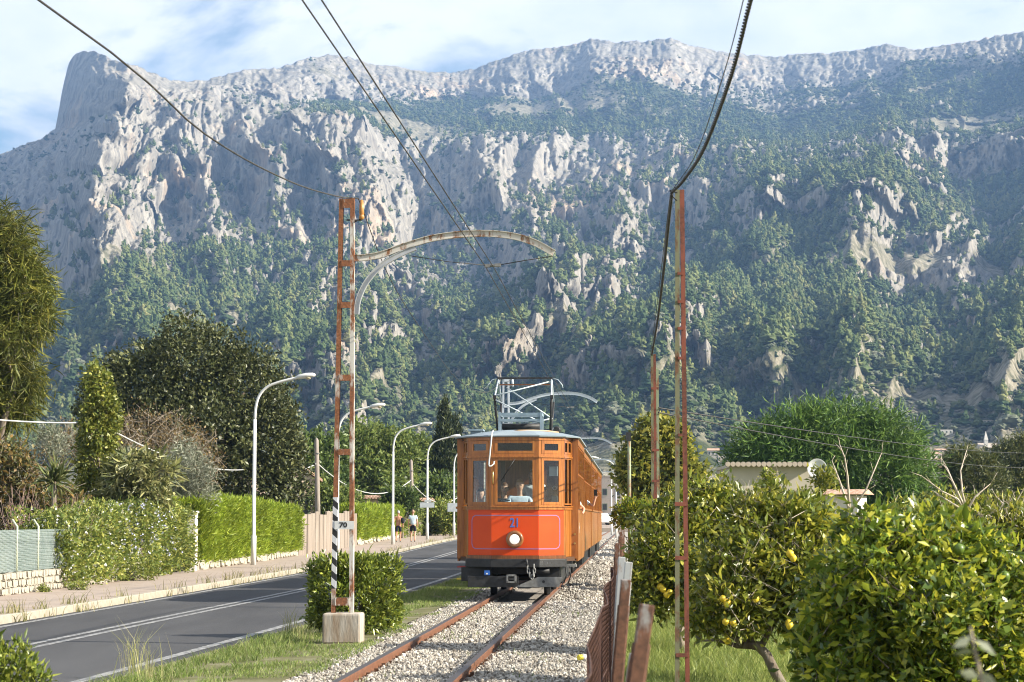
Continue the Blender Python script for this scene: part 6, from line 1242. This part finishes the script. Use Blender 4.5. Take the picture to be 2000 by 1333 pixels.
Y = 152; f = foot(815, Y); tree('garden_tree', f, px_lobes(f, Y, [(800, 890, 36, 40, 0), (835, 905, 34, 45, 1), (775, 930, 40, 45, 0), (825, 950, 45, 42, 0)]), lmMid2, 1100, 12, .25, .30, .15, 'broad light green tree between third lamp and cypress', group='garden trees beyond the hedges', trunk=.22)
Y = 146; f = foot(730, Y); tree('garden_tree', f, px_lobes(f, Y, [(700, 960, 60, 40, 1), (790, 965, 60, 38, 1), (850, 970, 45, 38, 2)]), lmMid, 900, 12, .25, .30, .15, 'low dark tree mass under the light green trees', group='garden trees beyond the hedges', trunk=.2)
Y = 122; f = foot(785, Y); tree('loquat_tree', f, px_lobes(f, Y, [(778, 972, 28, 17, 0), (792, 982, 22, 18, .2), (765, 985, 20, 14, 0)]), lmMid, 380, 11, .13, .26, .09, 'small leafy tree beside the third lamp above the far hedge', trunk=.08)
Y = 105; f = foot(640, Y); tree('garden_shrub', f, px_lobes(f, Y, [(600, 965, 36, 34, 0), (640, 985, 36, 24, 0), (672, 982, 30, 28, .5), (585, 985, 26, 26, 0)]), lmMid2, 700, 12, .18, .22, .10, 'mixed green shrubs behind the plank fence', 'shrub', trunk=.06)
Y = 140; f = foot(872, Y); tree('garden_shrub', f, px_lobes(f, Y, [(865, 1010, 36, 26, 0), (890, 1015, 26, 24, -2), (845, 1018, 26, 20, 1)]), lmFlo, 620, 11, .18, .2, .10, 'green shrub by the stake fence left of the tram', 'shrub', trunk=.05)
# big holm oak
Y = 84; f = foot(400, Y); tree('holm_oak', f, px_lobes(f, Y, [(380, 720, 110, 88, 0), (290, 770, 100, 85, -.3), (470, 775, 95, 95, .3), (220, 760, 48, 55, 0), (520, 860, 68, 95, -.5), (400, 860, 130, 100, -1.0), (300, 900, 110, 80, -.6), (180, 790, 36, 40, .5), (470, 940, 100, 60, -.8), (560, 920, 40, 70, 0)]), lmOak, 5200, 12, .16, .17, .095, 'huge dark rounded evergreen oak behind the gardens', trunk=.4, shell=.62)
# casuarina at the left edge
Y = 58; f = foot(-20, Y); tree('feathery_conifer', f, px_lobes(f, Y, [(0, 480, 56, 68, 0), (45, 560, 50, 55, -.2), (-40, 560, 70, 90, .3), (60, 610, 42, 52, 0), (20, 660, 56, 60, -.3), (40, 740, 36, 42, .2), (-30, 760, 60, 60, 0), (20, 795, 34, 28, 0)]), lmCas, 1250, 22, .19, .36, .022, 'golden green feathery conifer at the left edge', trunk=.22, out=.35, up=-.35, jit=.6, shell=.5, twigs=160, twig_len=.9)
# brown leafed tree, ivy pillar, loquat, olive
Y = 66; f = foot(320, Y); tree('autumn_tree', f, px_lobes(f, Y, [(300, 850, 80, 45, 0), (350, 880, 70, 50, .2), (240, 870, 50, 50, 0), (400, 920, 30, 48, 0), (130, 880, 50, 45, 0)]), lmBrown, 620, 9, .20, .09, .05, 'twiggy tree with brown autumn leaves before the oak', trunk=.09, twigs=420, twig_len=1.2, nl=16, shell=.35)
Y = 53; f = foot(195, Y); tree('ivy_column', f, px_lobes(f, Y, [(190, 742, 24, 32, 0), (196, 790, 32, 36, 0), (192, 845, 36, 40, 0), (190, 900, 38, 40, 0), (188, 955, 40, 40, 0), (190, 990, 36, 28, 0), (205, 820, 30, 26, 0)]), lmIvy, 900, 12, .07, .085, .075, 'tall utility post smothered in bright ivy', 'ivy column', trunk=.11, fork=.9, shell=.72, out=.7, up=-.2, jit=.6)
Y = 52; f = foot(275, Y); tree('loquat_tree', f, px_lobes(f, Y, [(265, 915, 42, 34, 0), (305, 930, 40, 36, .2), (240, 945, 34, 36, 0), (290, 965, 46, 34, -.2)]), lmLoq, 210, 13, .09, .24, .06, 'loquat tree with long drooping leaves right of the ivy column', trunk=.06, up=-.3, out=.7, jit=.6)
Y = 58; f = foot(370, Y); tree('olive_tree', f, px_lobes(f, Y, [(360, 890, 28, 26, 0), (380, 925, 34, 36, .1), (345, 915, 26, 30, 0), (385, 965, 34, 34, 0), (350, 960, 30, 30, 0), (250, 892, 26, 16, .4), (80, 860, 34, 34, 1.4)]), lmOlv, 640, 14, .11, .11, .022, 'silvery olive tree between loquat and bright hedge', trunk=.08, shell=.4)
Y = 50; f = foot(20, Y); tree('garden_shrub', f, px_lobes(f, Y, [(15, 900, 36, 40, 0), (-20, 930, 50, 60, 0), (40, 940, 40, 44, 0), (10, 985, 60, 40, 0), (95, 975, 40, 36, 0), (130, 1000, 50, 30, 0)]), leaf_mat('rusty_shrub_leaf', (.05, .06, .02), (.12, .12, .035), (.30, .19, .06), trans=.25), 620, 12, .10, .13, .06, 'mixed shrub with orange young leaves at the left edge', 'shrub', trunk=.05, twigs=300, twig_len=.8, nl=12)
# bare upright twigs
def bare(px, Y, n, h, spread, label):
    f = foot(px, Y, .3); e = empty('bare_shrub', f, 0, label, 'shrub', 'leafless shrubs above the wire fence'); m = MB(); r = random.Random(px)
    for k in range(n):
        a = r.uniform(-1, 1) * spread; l = h * r.uniform(.6, 1); b = Vector((r.uniform(-.2, .2), r.uniform(-.2, .2), 0)); t = b + Vector((a, r.uniform(-.3, .3), l)); mid = b.lerp(t, .5) + Vector((r.uniform(-.06, .06), 0, 0)); m.tube([b, mid, t], [.014, .010, .004], 4)
        for q in range(3): c = mid.lerp(t, q / 3); m.tube([c, c + Vector((r.uniform(-.25, .25), r.uniform(-.1, .1), r.uniform(.1, .35)))], [.006, .003], 3)
    m.build('stems', pm('purple_twig', [(.16, .10, .08), (.28, .20, .16)], rough=.9), e)
bare(40, 44, 26, 1.9, .5, 'leafless upright shrub left of the spiky yucca'); bare(115, 46, 30, 1.7, .6, 'leafless upright shrub under the spiky yucca'); bare(140, 45, 16, 1.3, .5, 'leafless shrub left of the ivy column foot')
# yucca
f = foot(108, 48); e = empty('yucca', f, 0, 'spiky yucca with sword leaves left of the ivy column', 'yucca'); c = at(105, 940, 48) - f; n = 110; d = unit(RNG.normal(size=(n, 3)) + np.array([0, 0, .75])); V, F = leaf_geo(np.tile(np.array(c), (n, 1)) + RNG.normal(size=(n, 3)) * .03, d, RNG.uniform(.35, .75, n), np.full(n, .04), .35); o = link('leaves', npmesh('leaves', V, F), e, lmYuc); o['kind'] = 'stuff'; m = MB(); m.tube([(0, 0, 0), (0, .02, c.z * .5), tuple(c)], [.08, .07, .06], 8); m.build('trunk', mBark, e)
# flowering hedge over the wall
def hedge_pts(y0, y1, d0, d1, z0, z1f, n, face=.55):
    """points on the street face, top and inside of a clipped hedge that follows the garden line"""
    yy = RNG.uniform(y0, y1, n); q = RNG.random(n); zt = np.array([z1f(y) for y in yy]); zz = z0 + (zt - z0) * RNG.random(n); dd = RNG.uniform(d1, d0, n)
    fc = q < face; dd = np.where(fc, d0 + RNG.normal(0, .035, n), dd); tp_ = (q >= face) & (q < face + .28); zz = np.where(tp_, zt + RNG.normal(0, .03, n), zz)
    en = (q > .93); yy = np.where(en, y0 + np.abs(RNG.normal(0, .05, n)), yy)
    px_ = np.array([prop(y) for y in yy]) + dd; P = np.stack([px_, yy, zz + np.array([gz(y) for y in yy])], -1); N = np.where(fc[:, None], np.array([[1, -.1, .1]]), np.where(tp_[:, None], np.array([[0, 0, 1.]]), np.array([[.3, -.6, .3]]))); return P, N
def hedge(name, label, y0, y1, d0, d1, z0, z1f, n, mat, L_, W_, up, wob=.1, out=.6, flowers=None, per=6, cr=.05, group=None, jit=.55):
    c = Vector((prop((y0 + y1) / 2), (y0 + y1) / 2, 0)); e = empty(name, c, 0, label, 'hedge', group); P, N = hedge_pts(y0, y1, d0, d1, z0, z1f, n // per)
    P = P + N * (fbm(P * 1.1, 3) * wob)[:, None]; Pf = P.copy(); P = np.repeat(P, per, 0) + RNG.normal(size=(len(P) * per, 3)) * cr; N = np.repeat(N, per, 0); m = len(P)
    D = unit(N * out + np.array([0, 0, up]) + RNG.normal(size=(m, 3)) * jit); V, F = leaf_geo(P - np.array(c), D, L_ * RNG.lognormal(0, .25, m), W_ * RNG.lognormal(0, .2, m)); o = link('foliage', npmesh('foliage', V, F), e, mat); o['kind'] = 'stuff'
    # dim woody inside
    st = MB(); r = random.Random(2)
    for k in range(int((y1 - y0) * 2)): y = r.uniform(y0 + .2, y1 - .2); b = Vector((prop(y) + (d0 + d1) / 2, y, 0)) - c; st.tube([b, b + Vector((r.uniform(-.2, .2), r.uniform(-.2, .2), z1f(y) * .85))], [.03, .012], 5)
    st.build('stems', mBark, e)
    if flowers:
        for (fm, cnt, sel) in flowers:
            k = RNG.choice(len(Pf), cnt * 3); k = k[sel(Pf[k])][:cnt]; q = Pf[k] + np.array([.06, -.03, .03]) + RNG.normal(size=(len(k), 3)) * .04 - np.array(c); q = np.repeat(q, 4, 0) + RNG.normal(size=(len(q) * 4, 3)) * .012; D = unit(RNG.normal(size=(len(q), 3)) * .7 + np.array([.5, -.5, .3])); V, F = leaf_geo(q, D, np.full(len(q), .052), np.full(len(q), .045)); o = link('flowers', npmesh('flowers', V, F), e, fm); o['kind'] = 'stuff'
    return e
zfl = lambda y: float(np.interp(y, [42, 44, 47, 50, 53, 55.5], [.95, 1.30, 1.62, 1.72, 1.66, 1.62]))
hedge('flowering_hedge', 'loose hedge with white and pale blue flowers spilling over the stone wall', 42.4, 55.6, .10, -1.0, .12, zfl, 26000, lmFlo, .085, .045, .1, .22, flowers=[(mFlW, 230, lambda P: (P[:, 1] < 51)), (mFlB, 330, lambda P: (P[:, 1] > 47) & (P[:, 1] < 53.5) & (P[:, 2] > .5))], cr=.07)
P0_ = G(262, 1135); f = Vector((P0_.x, P0_.y, 0)); tree('blue_plumbago', f, [(0, .2, .22, .5, .4, .24), (-.35, .4, .16, .3, .3, .2)], lmFlo, 160, 11, .05, .06, .03, 'low plumbago clump with blue flowers at the foot of the hedge', 'flowering shrub', trunk=.02)
zt1 = lambda y: float(np.interp(y, [57, 60, 66, 77], [1.86, 1.92, 1.88, 1.66]))
hedge('conifer_hedge', 'bright yellow-green clipped conifer hedge behind the nearest lamp', 57.3, 77.0, .06, -.9, .24, zt1, 60000, lmTh, .15, .032, .55, .10, .45, per=8, cr=.05, group='clipped conifer hedges', jit=.35)
hedge('conifer_hedge', 'farther bright conifer hedge between plank fence and walkers', 96.6, 121, .05, -.9, .3, lambda y: 1.62 + .1 * math.sin(y * .8), 30000, lmTh, .20, .05, .55, .12, .45, per=8, cr=.07, group='clipped conifer hedges', jit=.35)
hedge('garden_hedge', 'rough green hedge behind the stake fence by the tram', 123, 170, -.2, -1.4, .1, lambda y: 1.7 + .25 * math.sin(y * .4), 12000, lmFlo, .24, .12, .2, .3, cr=.12)
# bush beside the numbered pole and small weeds at the wall
Y = 27.3; f = Vector((at(693, 1000, Y).x, Y, -.1)); s_ = Y / FPX; tree('round_bush', f, px_lobes(f, Y, [(652, 1160, 42, 62, -.05), (700, 1150, 55, 56, 0), (742, 1150, 36, 58, .15), (690, 1190, 70, 44, -.1), (745, 1190, 32, 34, .1), (640, 1195, 34, 30, 0), (624, 1118, 20, 24, 0), (757, 1112, 22, 22, .1), (690, 1108, 50, 20, 0), (622, 1206, 18, 18, 0), (762, 1208, 18, 16, .1)]), lmBush, 1500, 11, .030, .062, .026, 'dense clipped bush with glossy leaves beside the numbered pole', 'bush', trunk=.03, shell=.72, out=.7, up=.5, jit=.55, nl=14)
Y = 12; f = Vector((at(20, 1000, Y).x, Y, -.1)); tree('corner_shrub', f, px_lobes(f, Y, [(20, 1310, 52, 48, 0), (-40, 1320, 60, 70, 0), (60, 1345, 36, 32, 0), (10, 1400, 80, 60, 0)]), lmBush, 460, 11, .018, .042, .018, 'bright glossy shrub cut off by the bottom left corner', 'shrub', trunk=.02, shell=.6, out=.6, up=.7, jit=.5)
for k, (px, py, h) in enumerate(((152, 1153, .12), (196, 1137, .18), (85, 1157, .1))):
    f = G(px, py); tree('wall_weed', f, [(0, 0, h * .5, .22 if k == 0 else .1, .12, h * .5)], lmFlo, 40, 9, .03, .05, .02, ('flat green weed patch at the stone wall foot', 'upright yellow-green weed at the stone wall foot', 'tiny weed tuft at the stone wall foot, leftmost')[k], 'weed', trunk=.008, group='weeds at the wall foot')
# ---- right side, from the back forward
Y = 118; f = foot(1940, Y); tree('stone_pine', f, px_lobes(f, Y, [(1900, 930, 50, 46, 0), (1880, 905, 36, 32, 0), (1925, 960, 50, 40, 0), (1870, 965, 36, 40, .3)]), lmPin, 1100, 14, .2, .26, .06, 'dark bushy pine at the right, behind the dead branches', group='pines at the right edge', trunk=.25); f = foot(1990, 124); tree('stone_pine', f, px_lobes(f, 124, [(1975, 900, 44, 36, 0), (2020, 890, 50, 44, 0), (1985, 945, 60, 44, 0), (2040, 950, 60, 60, 0)]), lmPin, 1200, 14, .2, .26, .06, 'tallest rounded pine touching the right edge', group='pines at the right edge', trunk=.25)
Y = 94; f = foot(1630, Y); tree('feathery_acacia', f, px_lobes(f, Y, [(1560, 850, 70, 42, 0), (1640, 838, 80, 46, .4), (1500, 880, 66, 38, -.3), (1720, 870, 70, 56, .2), (1600, 900, 110, 52, -.5), (1700, 930, 100, 66, 0), (1780, 930, 40, 66, .4), (1460, 905, 40, 24, 0), (1770, 985, 50, 40, 0)]), lmAca, 900, 34, .30, .40, .055, 'wide feathery green tree behind the cream outbuilding', trunk=.28, out=.7, up=-.15, jit=.55)
Y = 76; f = foot(1283, Y); tree('mulberry_tree', f, px_lobes(f, Y, [(1270, 880, 38, 50, 0), (1310, 880, 36, 52, .2), (1250, 920, 44, 50, -.2), (1320, 930, 46, 55, 0), (1285, 955, 60, 40, -.2), (1290, 850, 26, 28, 0)]), lmMul, 1500, 13, .14, .17, .13, 'round tree with sunlit yellow-green crown behind the cable posts', trunk=.2)
Y = 56; f = foot(1240, Y); tree('garden_shrub', f, px_lobes(f, Y, [(1232, 1000, 26, 20, 0), (1262, 1005, 30, 22, 0), (1215, 1012, 14, 16, 0)]), lmLem2, 420, 11, .07, .10, .045, 'bright green shrub by the fence under the round tree', 'shrub', trunk=.03)
for k, (px, Y, items, lab) in enumerate(((1400, 46, [(1380, 990, 60, 34, 0), (1430, 990, 50, 28, .3), (1340, 990, 50, 34, 0)], 'lemon tree in the back row left of the white shed'), (1560, 44, [(1500, 990, 50, 30, 0), (1570, 995, 46, 28, .3), (1640, 1050, 40, 20, 0), (1505, 945, 9, 24, 0), (1610, 935, 18, 20, 0)], 'lemon tree in front of the white shed'), (1850, 42, [(1800, 1010, 60, 32, 0), (1870, 1000, 60, 34, .3), (1930, 1010, 60, 36, 0), (1990, 1000, 50, 34, 0)], 'lemon tree in the back row under the pines'))):
    f = foot(px, Y, -.15); tree('lemon_tree', f, px_lobes(f, Y, items), lmLem, 640, 12, .08, .10, .045, lab, group='citrus trees in the orchard', trunk=.06, bark=mBarkP, twigs=120, twig_len=.5)
def lemons(e, f, Y, pts, r=.036):
    base = None
    for (px, py, dy) in pts:
        p = at(px, py, Y + dy) - f
        if base is None: m = MB(); m.lathe([(.002, -1.22*r), (.25*r, -1.15*r), (.55*r, -.9*r), (.92*r, -.4*r), (r, .1*r), (.9*r, .5*r), (.55*r, .88*r), (.15*r, 1.02*r)], (0, 0, 0), 14); base = o = m.build('lemon', mLemon, e)
        else: o = base.copy(); COL.objects.link(o)
        o.location = p; o.rotation_euler = (random.uniform(-.5, .5), random.uniform(-.5, .5), random.uniform(0, 6)); o.scale = (random.uniform(.85, 1.1),) * 3
mLemon = pm('lemon_skin', [(.60, .41, .02), (.70, .52, .05)], scale=20, rough=.45, bump=.2, bscale=120, bdist=.002); mGreenL = pm('green_citrus', [(.08, .13, .02), (.12, .18, .03)], scale=20, rough=.4)
Y = 24; f = foot(1330, Y, -.15); e = tree('lemon_tree', f, px_lobes(f, Y, [(1330, 1040, 80, 70, 0), (1290, 1090, 64, 60, -.3), (1390, 1000, 60, 60, .2), (1440, 1060, 70, 70, .2), (1270, 1150, 50, 60, -.2), (1360, 1130, 80, 60, -.2)]), lmLem, 1250, 11, .060, .082, .038, 'lemon tree just behind the tall paired post', group='citrus trees in the orchard', trunk=.05, bark=mBarkP, twigs=260, twig_len=.45, shell=.4)
lemons(e, f, Y, [(1295, 1152, -.55), (1302, 1162, -.56), (1308, 1157, -.56), (1290, 1147, -.5), (1357, 1197, -.6)], .040)
Y = 19; f = G(1515, 1325, -.15); f = Vector((at(1515, 1000, Y).x, Y, -.15)); e = tree('lemon_tree', f, px_lobes(f, Y, [(1470, 1110, 100, 75, 0), (1540, 1040, 110, 80, .3), (1430, 1180, 80, 55, -.2), (1560, 1150, 90, 80, 0), (1650, 1100, 90, 60, .3), (1390, 1200, 56, 40, -.1), (1480, 1000, 40, 30, .2), (1590, 1085, 60, 40, .4)]), lmLem, 1500, 11, .055, .080, .036, 'lemon tree with ripe yellow fruit and crooked bare trunk', group='citrus trees in the orchard', trunk=0, twigs=460, twig_mat=mDryTwig, twig_len=.5, shell=.3)
m = MB(); tk = [at(px, py, Y) - f for px, py in ((1530, 1345), (1512, 1310), (1498, 1280), (1480, 1262), (1452, 1258))]; m.tube(tk, [.055, .048, .045, .045, .04], 9)
for br in (((1480, 1262), (1440, 1262), (1400, 1250), (1370, 1252)), ((1470, 1260), (1455, 1225), (1460, 1180), (1440, 1130)), ((1485, 1265), (1510, 1220), (1550, 1160), (1600, 1100)), ((1452, 1258), (1420, 1235), (1385, 1215), (1350, 1210)), ((1500, 1240), (1520, 1120), (1560, 1060), (1540, 1010))): m.tube([at(px, py, Y + .1 * k) - f for k, (px, py) in enumerate(br)], [.034, .024, .017, .008], 7)
m.build('trunk', mBark, e)
lemons(e, f, Y, [(1543, 1082, -.5), (1549, 1090, -.5), (1412, 1170, -.5), (1420, 1178, -.5), (1432, 1217, -.5), (1417, 1215, -.5), (1542, 1222, -.5), (1541, 1218, -.4), (1421, 1252, -.3), (1476, 1170, -.5), (1600, 1130, -.5)], .033); ot = bpy.data.objects.new('x', None); bpy.data.objects.remove(ot)
Y = 30; f = foot(1700, Y, -.15); tree('lemon_tree', f, px_lobes(f, Y, [(1680, 1085, 70, 40, 0), (1760, 1040, 70, 45, .3), (1820, 1040, 80, 50, 0), (1700, 1090, 100, 60, 0)]), lmLem, 800, 11, .07, .085, .04, 'dense lemon tree behind the foreground orange tree', group='citrus trees in the orchard', trunk=.06, bark=mBarkP, twigs=200, twig_mat=mDryTwig)
Y = 27; f = foot(1960, Y, -.15); tree('lemon_tree', f, px_lobes(f, Y, [(1930, 1060, 70, 50, 0), (1990, 1050, 70, 60, .3), (2050, 1060, 70, 60, 0)]), lmLem, 560, 11, .065, .085, .04, 'lemon tree at the right edge behind the orange tree', group='citrus trees in the orchard', trunk=.06, bark=mBarkP, twigs=160, twig_mat=mDryTwig)
Y = 13.2; f = Vector((at(1810, 1000, Y).x, Y, -.15)); e = tree('orange_tree', f, px_lobes(f, Y, [(1760, 1110, 120, 95, 0), (1880, 1110, 120, 90, .2), (1680, 1190, 110, 90, .1), (1820, 1220, 150, 110, -.3), (1960, 1190, 110, 110, 0), (1640, 1290, 80, 70, .1), (1760, 1330, 160, 90, -.2), (1950, 1330, 140, 90, -.1), (1720, 1050, 70, 50, .3), (1840, 1050, 80, 45, .3)]), lmLem2, 2000, 11, .042, .074, .032, 'large foreground orange tree with glossy sunlit leaves at bottom right', group='citrus trees in the orchard', trunk=.06, shell=.45, out=.5, up=-.1, jit=.75, twigs=260, bark=mBark, twig_mat=mBark, twig_len=.35)
m0 = mLemon; mLemon = mGreenL; lemons(e, f, Y, [(1823, 1075, -.25), (1873, 1073, -.2), (1962, 1126, -.25)], .032); mLemon = m0
# dead branches above the orchard
def dead(px, py, Y, tips, label):
    b = at(px, py, Y); f = Vector((b.x, Y, -.15)); e = empty('dead_tree', f, 0, label, 'dead tree', 'dead trees in the orchard'); m = MB(); r = random.Random(px); root = b - f; m.tube([(0, 0, 0), (root.x + .03, 0, root.z * .5), root], [.05, .04, .03], 7)
    for tp in tips:
        P = [root] + [at(x, y, Y + r.uniform(-.3, .3)) - f for x, y in tp]; rad = [.026 - .02 * k / (len(P) - 1) for k in range(len(P))]; m.tube(P, rad, 5)
        for k in range(1, len(P)):
            c = P[k]; d = (P[k] - P[k-1]).normalized(); m.tube([c, c + (d + Vector((r.uniform(-1, 1), 0, r.uniform(-.3, 1)))) * .14], [.007, .003], 4); m.tube([P[k-1].lerp(c, .5), P[k-1].lerp(c, .5) + (d + Vector((r.uniform(-1, 1), 0, r.uniform(-.2, 1)))) * .12], [.007, .003], 4)
    m.build('branches', mDryTwig, e)
dead(1888, 1000, 36, [[(1905, 970), (1935, 945)], [(1880, 965), (1876, 920), (1888, 880)], [(1860, 940), (1850, 915), (1838, 905)], [(1870, 975), (1840, 960), (1800, 930)], [(1845, 975), (1830, 965), (1838, 985)]], 'pale dead branches spreading before the dark pines'); dead(1660, 1000, 36, [[(1655, 930), (1650, 895), (1640, 868)], [(1690, 960), (1722, 885)], [(1640, 940), (1625, 900)]], 'pale bare branches before the feathery tree'); dead(1975, 1010, 38, [[(1985, 980), (2000, 955)], [(1960, 985), (1945, 970)], [(1990, 1000), (2010, 970)]], 'pale dead branches at the right edge')
# blurred weed stalk close to the camera
f = Vector((at(1900, 1333, 3.6).x, 3.6, -.15)); e = empty('weed_stalk', f, 0, 'blurred weed stalk close to the camera at bottom right', 'weed'); m = MB(); p = [at(x, y, 3.6) - f for x, y in ((1925, 1400), (1915, 1320), (1902, 1260), (1895, 1225))]; m.tube([Vector((.02, 0, 0))] + p, [.004, .004, .0035, .003, .002], 6); m.build('stem', mBarkP, e)
for (x, y, dx, dz) in ((1898, 1240, -.03, -.02), (1905, 1275, -.035, .0), (1902, 1250, .03, -.02), (1912, 1310, .03, -.03), (1915, 1325, -.03, .01)):
    V, F = leaf_geo(np.array([at(x, y, 3.6) - f]), unit(np.array([[dx, -.01, dz]])), np.array([.045]), np.array([.02])); link('leaf', npmesh('leaf', V, F), e, lmOlv)
